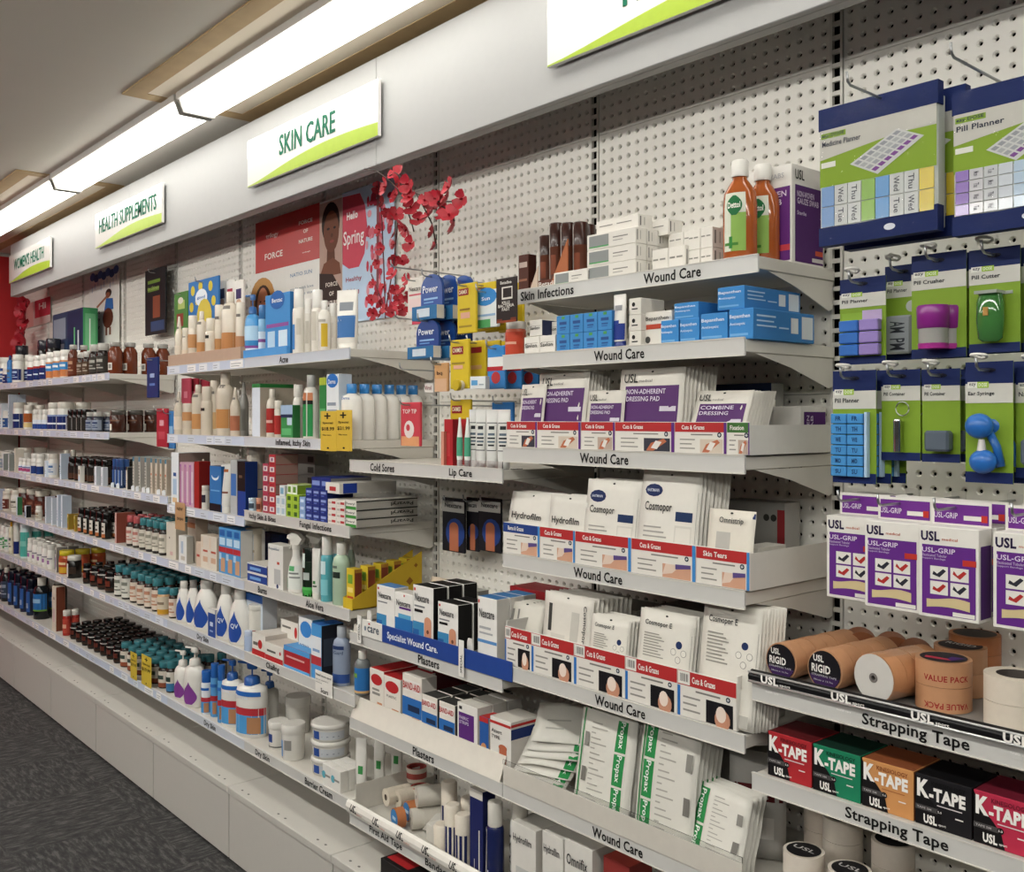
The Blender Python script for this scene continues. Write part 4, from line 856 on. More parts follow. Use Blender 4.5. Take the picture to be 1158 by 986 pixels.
# L3c
item('L3c', 'wipes_canister', 279.5, 297, 505, bt('canister', '#bdb6aa', '#c9c2b6', [(.30, .32, -85, 85, '#2a4f8a'), (.5, .6, -40, 10, '#9b958a'), (.62, .8, 10, 50, '#a8a296')]), 'tall off-white canister with thin blue line at the start of the Itchy Skin shelf', 'canister', sb=.05)
item('L3c', 'patch_tin', 281, 289, 563, bt('tub', '#b9cfe0', '#c4d6e2', [(.2, .6, -60, 60, '#3d4a58')]), 'tiny pale blue tin before the off-white canister', 'tin', sb=.01)
item('L3c', 'patch_tin', 289.5, 297, 563, bt('tub', '#d08a6c', '#d8a088', [(.2, .6, -60, 60, '#6a3a30')]), 'tiny peach tin before the off-white canister', 'tin', sb=.01)
ant = [(.15, .25, .85, .75, '#d9d3cf'), (.35, .35, .65, .65, '#8a5a80')]
item('L3c', 'antihistamine_box', 297, 303.5, 524, bx('#a83a50', '#b89a90', '#8a3040', fp=ant, d=.09), 'small crimson box in the left five-high stack', 'box', nz=5, sb=.014)
item('L3c', 'antihistamine_box', 304, 311.5, 514, bx('#b03038', '#9a7a70', '#8a3040', fp=ant, d=.09), 'small red box in the right six-high stack', 'box', nz=6, sb=.014)
item('L3c', 'ointment_box', 312, 323, 561, bx('#d8dcdc', '#b9bcbc', fp=[(.2, .2, .8, .8, '#a9bccb')], d=.09), 'small white box with pale blue square on the Itchy Skin shelf', 'box', n=2, nz=2, sb=.014)
item('L3c', 'ointment_box', 316, 322, 549, bx('#dfe2e2', '#b9bcbc', fp=[(.2, .2, .8, .8, '#7aa9c4')], d=.05), 'single white box lying on top of the pale blue squares', 'box', sb=.016, yb=561)
item('L3c', 'antifungal_box', 323.5, 338, 559, bx('#9dbb3c', '#7f9a30', '#b5cc60', fp=[(.25, .2, .75, .75, '#3a5a24')], d=.09), 'lime green box with dark leaf mark', 'box', n=2, nz=3, sb=.014)
item('L3c', 'antifungal_box', 324.5, 336, 548, bx('#dfe4da', '#7f9a30', '#b5cc60', fp=[(.2, .2, .8, .8, '#6f9a3c')], d=.07), 'small white and lime box lying on the lime green boxes', 'box', n=2, sb=.02, yb=559)
item('L3c', 'antifungal_box', 338.5, 345, 562, bx('#86a4cc', '#5f7fae', fp=[(.2, .3, .8, .7, '#c9d8ea')], d=.09), 'pale blue box beside the navy boxes', 'box', nz=3, sb=.014)
item('L3c', 'antifungal_box', 345.5, 370, 553, bx('#1f2f78', '#172258', '#24357f', fp=[(.15, .45, .85, .75, '#8d9fd0'), (.2, .15, .6, .3, '#5f72b8')], d=.10), 'navy box with pale lettering in the stack of small boxes', 'box', n=3, nz=4, sb=.014)
item('L3c', 'antifungal_box', 352, 374, 540, bx('#1f2f78', '#8c8a86', '#24357f', fp=[(.1, .3, .9, .7, '#7f92c8')], d=.16), 'navy box lying on top of the navy stack', 'box', n=2, sb=.05, yb=553)
item('L3c', 'cream_box', 370.5, 390, 565, bx('#ddd8d0', '#b5b0a8', fp=[(.5, .3, .95, .7, '#b0383a'), (.1, .3, .45, .6, '#b8b2a8')], d=.11), 'small white box with red mark beside the navy stack', 'box', n=2, nz=4, sb=.014)
item('L3c', 'cream_box', 368, 384, 546, bx('#dedad2', '#27409a', '#d3cfc7', fp=[(.3, .25, .75, .65, '#b5383a')], sp=[(.3, 0, 1, 1, '#c9c5bd'), (0, .0, .06, 1, '#dedad2')], d=.22), 'long white and blue box lying across the small boxes', 'box', sb=.016, yb=558)
w_, h_, D, zs = item('L3c', 'eczema_box', 391, 403, 566, bx('#e3e0d8', '#b9b4aa', '#cfcac0', fp=[(0, .0, 1, .35, '#3f8a3c'), (.1, .4, .9, .85, '#e8e5dd')], sp=[(0, .84, 1, 1, '#3a3a36')], ft=[('Pevaryl', .1, .45, .9, .8, '#3a3a3a')], st=[('Pevaryl', .55, .2, .92, .75, '#2c2c2c', 180)], d=.235), 'long white carton with a green end and upside-down lettering', 'box', nz=3, sb=.01)
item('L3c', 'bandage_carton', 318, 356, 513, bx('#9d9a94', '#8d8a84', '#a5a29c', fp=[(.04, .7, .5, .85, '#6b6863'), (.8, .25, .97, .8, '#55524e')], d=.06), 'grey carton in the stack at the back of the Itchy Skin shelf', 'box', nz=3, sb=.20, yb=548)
# L4c
item('L4c', 'powder_bottle', 278, 295, 597, bt('canister', '#d0c6b4', '#d6cdbd', [(.5, .55, -40, 40, '#a89a86')]), 'cream powder canister at the left of the Burns shelf', 'canister', sb=.06)
item('L4c', 'burn_gel_box', 279.5, 302, 638, bx('#23408a', '#b9b4aa', '#d4cfc6', fp=[(0, .86, 1, 1, '#dcdad4'), (0, 0, 1, .08, '#dcdad4'), (.15, .3, .7, .6, '#6f9fd6')], d=.10), 'navy and white box in the low stack at the Burns shelf start', 'box', nz=2, sb=.012)
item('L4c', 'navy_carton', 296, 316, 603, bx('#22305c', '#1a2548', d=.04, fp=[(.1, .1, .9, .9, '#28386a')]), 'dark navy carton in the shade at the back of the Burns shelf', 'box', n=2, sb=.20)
item('L4c', 'lotion_carton', 303, 320, 616, bx('#dcdad5', '#c3bfb7', '#cfccc5', fp=[(.42, .1, .85, .45, '#b5b5b4'), (.62, .56, .78, .62, '#b8452f'), (.65, .06, .07, .07, '#1f2f5c')], ft=[('RoyalGel', .08, .86, .78, .93, '#6f7f8f')], d=.05), 'white carton with grey device picture on the Burns shelf', 'box', sb=.012)
def trigger_bottle():
    L = [(0, .031, .02), (.003, .033, .022), (.06, .033, .022), (.10, .026, .018), (.125, .014, .013), (.15, .0135, .013)]
    b = MB(); b.loft(L, G('#e6e3dc'), 14, cy=.022)
    l_ = MB(); l_.arc(L, .012, .095, -70, 70, P('#dfe2dc'), 8, cy=.022, off=.0006, rows=4); l_.arc(L, .015, .05, -70, -48, P('#3f9a58'), 3, cy=.022, off=.0012, rows=3); l_.arc(L, .075, .092, -40, 10, P('#58a86c'), 3, cy=.022, off=.0012, rows=2)
    l_.arc(L, .05, .056, -30, 50, P('#8d8f8c'), 4, cy=.022, off=.0012); l_.arc(L, .064, .070, -35, 40, P('#777a76'), 4, cy=.022, off=.0012)
    h_ = MB(); h_.loft([(.148, .015, .0145), (.165, .016, .0155)], G('#d9d5cc'), 12, cy=.022)
    h_.prism([(-.03, .198), (-.033, .188), (-.02, .182), (-.014, .165), (.016, .165), (.024, .176), (.030, .186), (.012, .204), (-.012, .207)], .010, .034, G('#dcd8cf'))
    t_ = MB(); t_.tube([(-.018, .022, .184), (-.024, .022, .172), (-.022, .022, .158), (-.027, .022, .148)], .004, G('#d0ccc2'))
    return [part('body', b), part('label', l_), part('spray_head', h_), part('trigger', t_)]
tb = trigger_bottle()
put('trigger_spray', tb, 'white trigger spray bottle with green oval label on the Burns shelf', 'bottle', (PX(333, 1.645), YD(1.638), 1.0315), rz=26)
for i in (1, 2): put('trigger_spray', tb, 'white trigger spray bottle queued behind the front one', 'bottle', (PX(331, 1.645) + .015 * i, YD(1.638) + .075 * i, 1.0315), rz=26, group='spare trigger sprays')
item('L4c', 'gel_tube', 343, 355, 620, bt('slim', '#1c2a1e', '#16201a', [(.0, .14, -85, 85, '#3f9a44'), (.14, .2, -50, 85, '#57b05a'), (.35, .5, -30, 30, '#aeb5b0'), (.6, .9, -50, -10, '#c9d3cc')], .6), 'black and green gel tube beside the trigger spray', 'tube', sb=.014)
item('L4c', 'gel_tube', 353, 362.5, 620, sq('#dedbd3', '#d3cfc6', [(.30, .36, -30, 10, '#3f7a44'), (.24, .27, -30, 30, '#44503f')], .7), 'white pointed tube with green leaf marks', 'tube', sb=.012)
item('L4c', 'burn_spray', 362.5, 377.5, 606, bt('can', '#5aa9b4', '#e2dfd8', [(.42, .62, -60, 20, '#c9dcdf'), (.1, .34, -50, 40, '#7fc0c8')]), 'teal aerosol can with white cap on the Aloe Vera shelf', 'can', sb=.012, deep=2)
item('L4c', 'aloe_spray', 376.5, 396, 614, bt('shoulder', '#a9bfa6', '#dcdad2', [(.44, .54, -40, 20, '#26302a'), (.60, .64, -40, 0, '#5d6a60')], .8), 'pale green clear spray bottle with white nozzle', 'bottle', sb=.014)
item('L4c', 'aloe_spray', 392, 402, 607, bt('cone', '#9fb0a0', '#cfcdc6', []), 'second pale spray bottle behind the yellow display', 'bottle', sb=.13)
# triangular yellow display with upright yellow boxes
D = 1.628; xa = PX(388, D)
def yellow_display():
    w_ = .055; f = MB(); f.box(0, 0, 0, w_, .003, .036, P('#c9ad2e')); b = MB(); b.box(0, .003, 0, w_, .27, .003, P('#b79b2a'))
    s_ = []
    for x in (0, w_ - .002):
        m = MB(); m.prismx([(.003, 0), (.27, 0), (.27, .165), (.003, .036)], x, x + .002, P('#bf9f2c')); s_.append(part('side_wall', m))
    d_ = MB()
    for y, z, r in ((.245, .12, .008), (.22, .07, .014)): d_.add([(w_ + .0006, y - r, z), (w_ + .0006, y, z - r), (w_ + .0006, y + r, z), (w_ + .0006, y, z + r)], [(0, 1, 2, 3)], P('#8a5a1e'))
    return [part('front_wall', f), part('base', b)] + s_ + [part('diamond_print', d_)]
put('counter_display', yellow_display(), 'mustard yellow triangular display tray at the end of the Aloe Vera shelf', 'tray', (xa, YD(D), 1.0315))
yb_ = carton(.046, .03, .125, '#d3b733', '#a5762a', '#c2a62c', ((.1, .1, .9, .3, '#b5502c'), (.2, .62, .8, .85, '#6d9a34'), (.15, .4, .85, .52, '#e6d27a')), (), ((.1, .1, .9, .9, '#7a3a24'),))
for i in range(5): put('ointment_carton', yb_, 'yellow carton with brown side standing in the triangular display', 'box', (xa + .0275, YD(D) + .010 + i * .05, 1.035 + .004 * i), group='yellow cartons in the triangular display')
# L5b: white wash bottles with blue drops
QD = '#2c4f9e'
for (pl, pr, yt, l, sb, tx_) in ((201, 213.5, 657, 'leftmost white wash bottle with blue drop label', .02, 0), (212, 224, 656, 'second white wash bottle with blue drop label and grey cap', .03, 0), (222, 243, 656, 'broad white wash bottle with blue drop label, third from left', .02, 0), (246, 263, 661, 'white wash bottle with blue drop label, second from the right', .016, 1), (261, 280, 667, 'rightmost and largest white wash bottle with blue drop label', .012, 1)):
    item('L5b', 'wash_bottle', pl, pr, yt, bt('qv', '#e6e3dc', '#d9d6ce' if 'grey' not in l else '#8b8883', [], .6, 1, [('QV', .30, .30, .66, .40, '#dfe6f2')] if tx_ else [], (.06, .62, 44, QD, -8)), l, 'bottle', sb=sb)
item('L5b', 'wash_box', 235, 243.5, 689, bx('#27498f', '#d9d6cf', '#dfdcd5', fp=[(0, .86, 1, 1, '#dcdad4'), (.3, .4, .7, .55, '#c4d0e6'), (.3, .2, .7, .26, '#9fb2d8')], d=.02), 'small blue carton in front of the white wash bottles', 'box', sb=.006)
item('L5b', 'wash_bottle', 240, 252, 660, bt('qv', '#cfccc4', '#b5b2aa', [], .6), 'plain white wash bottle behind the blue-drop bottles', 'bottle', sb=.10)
# L5c
item('L5c', 'cream_box', 278, 297, 672, bx('#c9d3de', '#b9bcc0', '#2f5fa8', fp=[(0, .86, 1, 1, '#2f5fa8'), (.3, .3, .8, .8, '#a9b0b6')], d=.06), 'pale carton with blue top behind the nappy powder tub', 'box', sb=.06)
item('L5c', 'powder_tub', 281, 301, 683, bt('canister', '#d9d5cb', '#dedad0', [(.40, .44, -60, 30, '#8f2f28'), (.18, .36, -30, 10, '#b03a34')]), 'white powder tub with red round badge', 'tub', sb=.03)
item('L5c', 'blue_stick', 277, 284, 713, bt('slim', '#aebfdc', '#c2cfe6', [], .6), 'little pale blue stick lying at the bottle end', 'stick', sb=.008)
rw = dict(fp=[(0, 0, 1, .26, '#b02a2c'), (.62, .55, .16, .16, '#b5302f'), (.1, .45, .45, .6, '#6b6862')])
item('L5c', 'antifungal_box', 285, 300, 717, bx('#dedad2', '#c9c0b6', '#d6cfc6', d=.13, **rw), 'white and red box with round badge at the left of the Chafing shelf', 'box', sb=.012)
item('L5c', 'antifungal_box', 300, 320, 729, bx('#dedad2', '#b5aca2', '#d0c5ba', d=.11, fp=[(0, 0, 1, .30, '#b02a2c'), (.1, .5, .6, .62, '#5d5a55'), (.85, .6, .05, .05, '#b5302f')]), 'low white box with red base band on the Chafing shelf', 'box', sb=.010)
item('L5c', 'antifungal_box', 317.5, 337, 702, bx('#dedad2', '#b5aca2', '#d0c5ba', d=.06, fp=[(0, .0, 1, .32, '#b02a2c'), (.88, .62, .08, .16, '#b5302f'), (.1, .7, .6, .78, '#6b6862')]), 'upright white box with hang tab and red base behind the low boxes', 'box', sb=.10, zb=.03)
item('L5c', 'eczema_cream_box', 321, 350.5, 734, bx('#a82c32', '#c6ccd2', '#5a9fd6', d=.085, fp=[(0, .78, 1, 1, '#4f97d2'), (0, 0, 1, .14, '#5ba3d9'), (.1, .5, .8, .58, '#dca8a4')]), 'flat red and sky blue box on the Chafing shelf', 'box', sb=.008)
item('L5c', 'eczema_cream_box', 337.5, 353, 699, bx('#e2e3e2', '#5a9fd6', '#c4ccd4', d=.05, fp=[(.55, .78, .42, .3, '#3f86cc'), (.1, .2, .9, .34, '#9dbcd6')], ft=[('DERMA', .15, .38, .85, .48, '#3f6f9f')]), 'tall white and blue carton in the middle of the Chafing shelf', 'box', sb=.05)
item('L5c', 'eczema_cream_box', 352, 363.5, 706, bx('#4c94d0', '#23262e', '#2c5fa4', d=.085, fp=[(0, .26, 1, .42, '#b03a40'), (0, .42, 1, .78, '#dfe3e6'), (.15, .5, .85, .55, '#7f9fc4')], sp=[(.1, .25, .9, .75, '#3a4250')]), 'blue carton with red band and dark side on the Chafing shelf', 'box', sb=.012)
item('L5c', 'scar_bottle', 377, 396, 708, bt('shoulder', '#8f9bb0', '#a9aeb6', [(.05, .20, -85, 85, '#33508f'), (.62, .68, -60, 40, '#2a3c66')], .75, 1, [('ViGuard', .1, .54, .8, .60, '#3c4a68')]), 'slate blue bottle with blue base on the Scars shelf', 'bottle', sb=.02)
D = 1.614; put('shelf_card', [part('card', MB().box(-.055, 0, 0, .055, .0015, .075, M('#e4e1da', .5))), part('lettering', MB().text('Need more care?', -.05, .058, .05, .066, P('#222222'), fat=.02).text('ask our pharmacist', -.05, .044, .03, .049, P('#6a6a6a')).text('today', -.05, .034, -.01, .039, P('#6a6a6a')).text('Scars', -.018, .006, .03, .022, P('#181818'), fat=.02))], 'white notice card with Scars lettering clipped to the fifth shelf strip', 'card', (PX(366, D), YD(D), .733))
item('L5c', 'oil_bottle', 401, 419, 735, bt('shoulder', '#6f7474', '#d8d5cd', [(.10, .62, -85, 85, '#2f6fae'), (.06, .11, -85, 85, '#c9a26a'), (.40, .5, -60, -10, '#6f9a4a')], .9), 'grey clear bottle with blue label and white cap at the Scars shelf end', 'bottle', sb=.012)
# L6b / L6c
for pl, pr, yt, l, sb in ((199, 213, 735, 'left white pump bottle with purple drop label', .02), (210.5, 228, 731, 'right white pump bottle with purple drop label', .012)):
    item('L6b', 'pump_bottle', pl, pr, yt, pm_('#e3e0d9', '#dedbd3', [], .62, (.05, .42, 50, '#7d3f8c', -6)), l, 'bottle', sb=sb)
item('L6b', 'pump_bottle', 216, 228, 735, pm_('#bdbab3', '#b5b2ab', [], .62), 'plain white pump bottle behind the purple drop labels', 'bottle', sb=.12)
mo = [(.05, .30, -85, 85, '#4f97cf'), (.30, .40, -85, 85, '#b3343c'), (.06, .28, 10, 60, '#b0805c'), (.56, .62, -60, 60, '#2a62ae')]
for (pl, pr, yt, l, sb, kd) in ((227.5, 239, 758, 'small moisturiser bottle with blue cap, left of the blue-capped group', .014, 'slim'), (238, 247, 750, 'blue moisturiser tube standing second in the blue-capped group', .03, 'slim'), (246, 254, 752, 'blue and red moisturiser tube left of the large pumps', .02, 'slim')):
    item('L6b' if pl < 246 else 'L6b', 'moisturiser_bottle', pl, pr, yt, bt(kd, '#dfe3e6' if 'small' in l else '#5a9ad0', '#2a62ae', mo), l, 'bottle', sb=sb)
item('L6b', 'moisturiser_pump', 252.5, 271, 745, pm_('#e3e1db', '#28599f', mo, .66, None, 1, [('Derma', .12, .52, .62, .57, '#e8eef6')]), 'white moisturiser pump with blue head and red band, smaller of two', 'bottle', sb=.018)
item('L6c', 'moisturiser_pump', 270, 297, 748, pm_('#e3e1db', '#28599f', mo, .66, None, 1, [('Derma', .12, .52, .62, .57, '#e8eef6')]), 'white moisturiser pump with blue head and red band, larger of two', 'bottle', sb=.014)
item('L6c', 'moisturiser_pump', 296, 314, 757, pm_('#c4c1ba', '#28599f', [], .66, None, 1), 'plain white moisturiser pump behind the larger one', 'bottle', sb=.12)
for (pl, pr, yt, l, sb, arcs) in ((284.5, 311, 796, 'white cream tub with green label block, leftmost of the tubs', .085, [(.10, .42, -60, -20, '#3f8a4c'), (.1, .6, -15, 60, '#dcd9d2'), (.5, .55, -50, 0, '#3a3a38')]),
    (303, 327, 814, 'white cream tub with navy label in the middle of the tubs', .03, [(.26, .56, -60, 0, '#27407f'), (.08, .12, -60, 60, '#4a4a48')]),
    (317.5, 346, 817, 'white cream tub showing a barcode, front of the tubs', .012, [(.10, .56, -60, -25, '#4f8ac4'), (.30, .58, -12, 28, '#8b8985')])):
    item('L6c', 'cream_tub', pl, pr, yt, bt('tub', '#d9d6cf', '#dedbd4', arcs, 1.0), l, 'tub', sb=sb)
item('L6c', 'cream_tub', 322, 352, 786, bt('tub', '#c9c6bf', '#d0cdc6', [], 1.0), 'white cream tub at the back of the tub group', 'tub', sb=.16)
for i in range(3):
    D = 1.65; zz = .4315 + i * .058
    put('cream_tub', bottle('tub', .132, .0575, '#d6d3cc', '#dcd9d2', ((.15, .62, -30, -4, '#2f4f94'), (.15, .62, -2, 80, '#bfc3c8'), (.3, .36, 5, 60, '#8d939c')), 1.0, 24), ['bottom tub in the stack of three round white tubs', 'middle tub in the stack of three round white tubs', 'top tub in the stack of three round white tubs'][i], 'tub', (PX(367, D + .03) + .02, YD(D), zz), rz=26)
item('L6c', 'cream_carton', 364.5, 385, 868, bx('#dcdad4', '#d3d0c9', '#e2dfd9', fp=[(.18, .5, .22, .22, '#5fa9b8'), (.3, .45, .9, .55, '#8b8985')], d=.03), 'low white box with a teal round mark before the tub stack', 'box', deep=3, dy=.032, sb=.008, n=2)

for i, (dx, D) in enumerate(((-.03, 1.675), (-.032, 1.745), (-.034, 1.815))):
    put('cream_tube', squeeze(.042, .175, '#d6d3cc', '#cfccc4', ((.35, .5, -20, 30, '#3f8a4c'),), .6), ['front', 'middle', 'rear'][i] + ' white squeeze tube standing at the right end of the lowest skin care shelf', 'tube', (k(2) + dx, YD(D), .4315), rz=26)
# ------------------------------------------------------------------ plaster bay
# Cold Sores / Lip Care shelf
item('M1', 'lip_balm_box', 502, 512, 474, bx('#a8262c', '#8a1c22', d=.03, fp=[(.2, .2, .7, .7, '#b8393c')]), 'tall red lip balm carton on the Lip Care shelf', 'box', sb=.04)
item('M1', 'lip_balm_box', 498.5, 502, 488, bx('#c98a78', '#b06a5a', d=.02), 'narrow pink carton at the left of the red lip balm carton', 'box', sb=.03)
item('M1', 'lip_balm_box', 511, 528, 474, bx('#ac2a2e', '#8a1c22', d=.02), 'red carton behind the two green-banded lip tubes', 'box', sb=.10)
def lip_tube(w_, h_):
    b = MB(); L = [(.14 * h_, .42 * w_, .34 * w_), (.2 * h_, .46 * w_, .40 * w_), (.55 * h_, .45 * w_, .34 * w_), (.92 * h_, .20 * w_, .10 * w_), (h_, .18 * w_, .02 * w_)]
    b.loft(L, G('#e3e5e1'), 12, cy=.45 * w_)
    l_ = MB(); l_.arc(L, .22 * h_, .60 * h_, -85, 85, P('#4f9f80'), 8, cy=.45 * w_, rows=3)
    c_ = MB(); c_.loft([(0, .40 * w_, .38 * w_), (.14 * h_, .42 * w_, .40 * w_)], M('#d6d8d8', .1, trans=.5), 12, cy=.45 * w_)
    return [part('body', b), part('label', l_), part('cap', c_)]
lip_tube.round = .9
def paw_tube(w_, h_):
    out = list(squeeze(rp(w_), rp(h_), '#dddcd8', '#c9c9c6', (), .62)); cy = w_ / 2 * .62
    L = [(.13 * h_, .40 * w_, .24 * w_), (.17 * h_, .46 * w_, w_ * .62 * .46), (.5 * h_, .485 * w_, w_ * .62 * .34), (.9 * h_, .5 * w_, w_ * .62 * .08)]
    a = MB()
    a.arc(L, .30 * h_, .78 * h_, -52, 52, P('#55575a'), 8, cy=cy, rows=5, off=.0008); a.arc(L, .315 * h_, .765 * h_, -47, 47, P('#d9d8d3'), 8, cy=cy, rows=5, off=.0012)
    for i, (z0, z1, q) in enumerate(((.66, .72, 25), (.56, .60, 30), (.50, .53, 34), (.44, .47, 34), (.38, .41, 28))): a.arc(L, z0 * h_, z1 * h_, -q, q, P(('#2b2d30', '#5c6a78')[i % 2]), 5, cy=cy, off=.0018)
    return out + [part('label', a)]
paw_tube.round = .62
for (pl, pr, l) in ((516, 524, 'left'), (524.5, 533, 'right')): item('M1', 'lip_tube', pl, pr, 472, lip_tube, 'slim white lip tube with green band, %s of the pair' % l, 'tube', sb=.014)
for (pl, pr, sb, l) in ((531, 541, .03, 'white tube with framed label half hidden at the left of the tubes'), (538.5, 550.5, .012, 'white tube with framed label in front beside the green-banded tubes'), (550.5, 563.5, .014, 'white tube with framed label second from the right on the Lip Care shelf'), (563, 577, .016, 'white tube with framed label at the right end of the Lip Care shelf')):
    item('M1', 'lip_balm_tube', pl, pr, 463, paw_tube, l, 'tube', sb=sb)
w_, h_, D, zs = .16, .02, 1.63, 1.5065
put('acrylic_holder', [part('front_lip', MB().box(-.09, 0, 0, .09, .002, .022, CLEAR)), part('base', MB().box(-.09, .002, 0, .09, .07, .002, CLEAR))], 'clear plastic holder round the lip tube bases', 'holder', (PX(544, 1.626), YD(1.624), 1.5062))

# Specialist Wound Care shelf: blue strip, cartons
D = 1.616
sp_ = MB(); xa, xb = PX(432, D), PX(579, D); xc = (xa + xb) / 2
sp_.box(xa - xc, 0, 0, xb - xc, .0025, .052, M('#23448f', .35), c=.0006)
lt = MB(); lt.text('Specialist Wound Care.', PX(438, D) - xc, .010, PX(495, D) - xc, .036, P('#e4e8ef'), y=-.0008, fat=.02)
wb = MB(); wb.box(PX(408, D) - xc, -.001, 0, xa - xc, .0025, .052, M('#e2e0da', .35), c=.0006)
wt = MB(); wt.text('care', PX(416, D) - xc, .017, PX(429, D) - xc, .035, P('#3d4a58'), y=-.0018, fat=.02); wt.ell(PX(413.5, D) - xc, .026, .006, .008, P('#7f8b98'), -.0018); wt.rect(PX(417, D) - xc, .040, PX(419, D) - xc, .045, P('#b8332f'), -.0018)
put('header_strip', [part('blue_panel', sp_), part('lettering', lt), part('white_panel', wb), part('logo', wt)], 'blue Specialist Wound Care header strip with white end panel', 'strip', (xc, YD(D), .968))
def nex(blk='#1d4f8a', side='#c9c6bf', top='#2f6aa8', skin=True, bar=True):
    fp = [(0, .0, .55, .36, '#3f86b4'), (0, 0, .30, .22, '#2a5f9c'), (.06, .90, .14, .95, '#c03a30'), (.08, .62, .6, .65, '#77797c')]
    if bar: fp.append((.08, .53, .5, .58, '#161616'))
    if skin: fp += [(.58, .06, .92, .40, '#c98f72'), (.75, .40, .17, .13, '#c98f72'), (.75, .22, .06, .06, '#6f4433')]
    return dict(fp=fp, ft=[('Nexcare', .12, .72, .82, .86, '#26282c')])
item('M2', 'plaster_box', 426, 446.5, 663, bx('#e4e2dd', '#c9c6bf', '#4f7fb4', d=.05, **nex(skin=False, bar=False)), 'white and blue plaster carton at the left of the blue strip', 'box', sb=.02, zb=.0275)
item('M2', 'plaster_box', 446.5, 467, 671, bx('#e4e2dd', '#c9c6bf', '#d8d5ce', d=.05, fp=[(0, 0, 1, .42, '#2c6fae'), (.2, .42, .9, .52, '#5aa2c8'), (.25, .63, .9, .68, '#5a2a78'), (.5, .92, .57, .97, '#c03a30')], ft=[('Nexcare', .12, .70, .9, .84, '#26282c')]), 'white plaster carton with purple bar and blue waves', 'box', sb=.016, zb=.0275)
item('M2', 'plaster_box', 467, 490, 663, bx('#e4e2dd', '#1b1b1b', '#151515', d=.05, **nex()), 'tall plaster carton with black side and finger picture', 'box', sb=.012, zb=.0275, deep=3, dy=.055)
item('M2', 'plaster_box', 495, 518, 682, bx('#e4e2dd', '#1b1b1b', '#151515', d=.05, **nex()), 'short plaster carton with black side and finger picture', 'box', sb=.010, zb=.0275, deep=2, dy=.055)
item('M2', 'plaster_box', 540, 562, 676, bx('#e4e2dd', '#c9c6bf', '#3c79b4', d=.045, fp=[(0, .28, 1, .33, '#5a8cc0'), (.04, .90, .12, .95, '#c03a30'), (.1, .5, .7, .54, '#a9abac'), (.1, .42, .8, .45, '#a9abac')], ft=[('Nexcare', .12, .68, .9, .82, '#26282c')]), 'white plaster carton with blue top near the wound care bay', 'box', sb=.02, zb=.0275, deep=3, dy=.047)
for px, l in ((421, 'left end of the blue strip'), (535, 'middle of the blue strip')):
    put('card_divider', [part('divider', MB().prism([(-.011, 0), (.011, 0), (.011, .035), (.007, .046), (-.007, .046), (-.011, .035)], 0, .003, P('#dedbd4')))], 'rounded white divider tab behind the %s' % l, 'divider', (PX(px, 1.64), YD(1.628), 1.0))
put('hydrogel_box', carton(.115, .045, .15, '#a9a7a1', '#8d8b85', '#b5b3ad', ((.1, .4, .5, .46, '#6f6d68'), (.62, .12, .92, .24, '#4a4845')), ()), 'grey white carton standing at the back beside the black plaster cartons', 'box', (PX(532, 1.86), YD(1.84), .9665), rz=4)
put('folded_leaflet', pouch(.13, .028, .003, '#c9b9a4', hole=False, seed=5), 'crumpled cream paper strip lying over the black plaster cartons', 'paper', (PX(500, 1.8), YD(1.80), 1.118), rx=-20)
for px0, px1, y0, y1, l in ((403, 409, 695, 726, 'white vertical price tag at the left end of the blue strip'), (518, 525, 723, 764, 'white vertical price tag hanging over the middle of the blue strip')):
    D = 1.611; put('shelf_tag', [part('tag', MB().box(-.011, 0, 0, .011, .001, PZ(px0, y0, D) - PZ(px0, y1, D), P('#e4e2dc'))), part('lettering', MB().text('SPECIAL', -.004, .01, .005, .06, P('#202020'), rot=90))], l, 'tag', ((PX(px0, D) + PX(px1, D)) / 2, YD(D), PZ(px0, y1, D)))
# Plasters shelf with tall lip
D = 1.618; put('shelf_lip', [part('lip', MB().prismx([(0, 0), (.003, 0), (.026, .062), (.023, .063)], -.365, .365, M('#d6d1c6', .4)))], 'tall plain white lip along the second Plasters shelf', 'lip', ((k(2) + k(1)) / 2, YD(D), .6985))
zl = .032
put('shelf_riser', [part('riser', MB().box(-.362, 0, 0, .362, .27, .0275, M('#cfcabf', .45)))], 'low white riser under the plaster boxes behind the tall lip', 'riser', ((k(2) + k(1)) / 2, YD(1.646), .6963))
put('shelf_riser', [part('riser', MB().box(-.362, 0, 0, .362, .29, .0235, M('#cfcabf', .45)))], 'low white riser behind the blue Specialist strip', 'riser', ((k(2) + k(1)) / 2, YD(1.628), .9663))
def bnd(): return dict(fp=[(.08, .68, .92, .9, '#e9e6e0'), (0, .20, 1, .56, '#2f6aae'), (.3, .3, .9, .42, '#23324f'), (.5, .06, .9, .2, '#c9a48c')], ft=[('BAND-AID', .06, .72, .94, .86, '#b52a2c')])
item('M3', 'plaster_box', 418, 434, 757, bx('#e2dcd2', '#a02226', '#b0282a', d=.13, fp=[(.5, .76, .40, .22, '#b52a2c'), (.2, .4, .75, .46, '#8b8781'), (.2, .5, .7, .55, '#8b8781'), (.55, .02, .9, .25, '#c98f6c')]), 'red-topped white plaster box at the left of the second Plasters shelf', 'box', sb=.035, zb=zl)
item('M3', 'plaster_box', 434, 453, 766, bx('#e2dcd2', '#b9b4ac', '#b0282a', d=.13, fp=[(.5, .76, .40, .20, '#b52a2c'), (.5, .02, .9, .25, '#c98f6c')], ft=[('PLASTIC', .2, .50, .8, .56, '#77736d')]), 'red-topped white plaster box beside the first one', 'box', sb=.033, zb=zl)
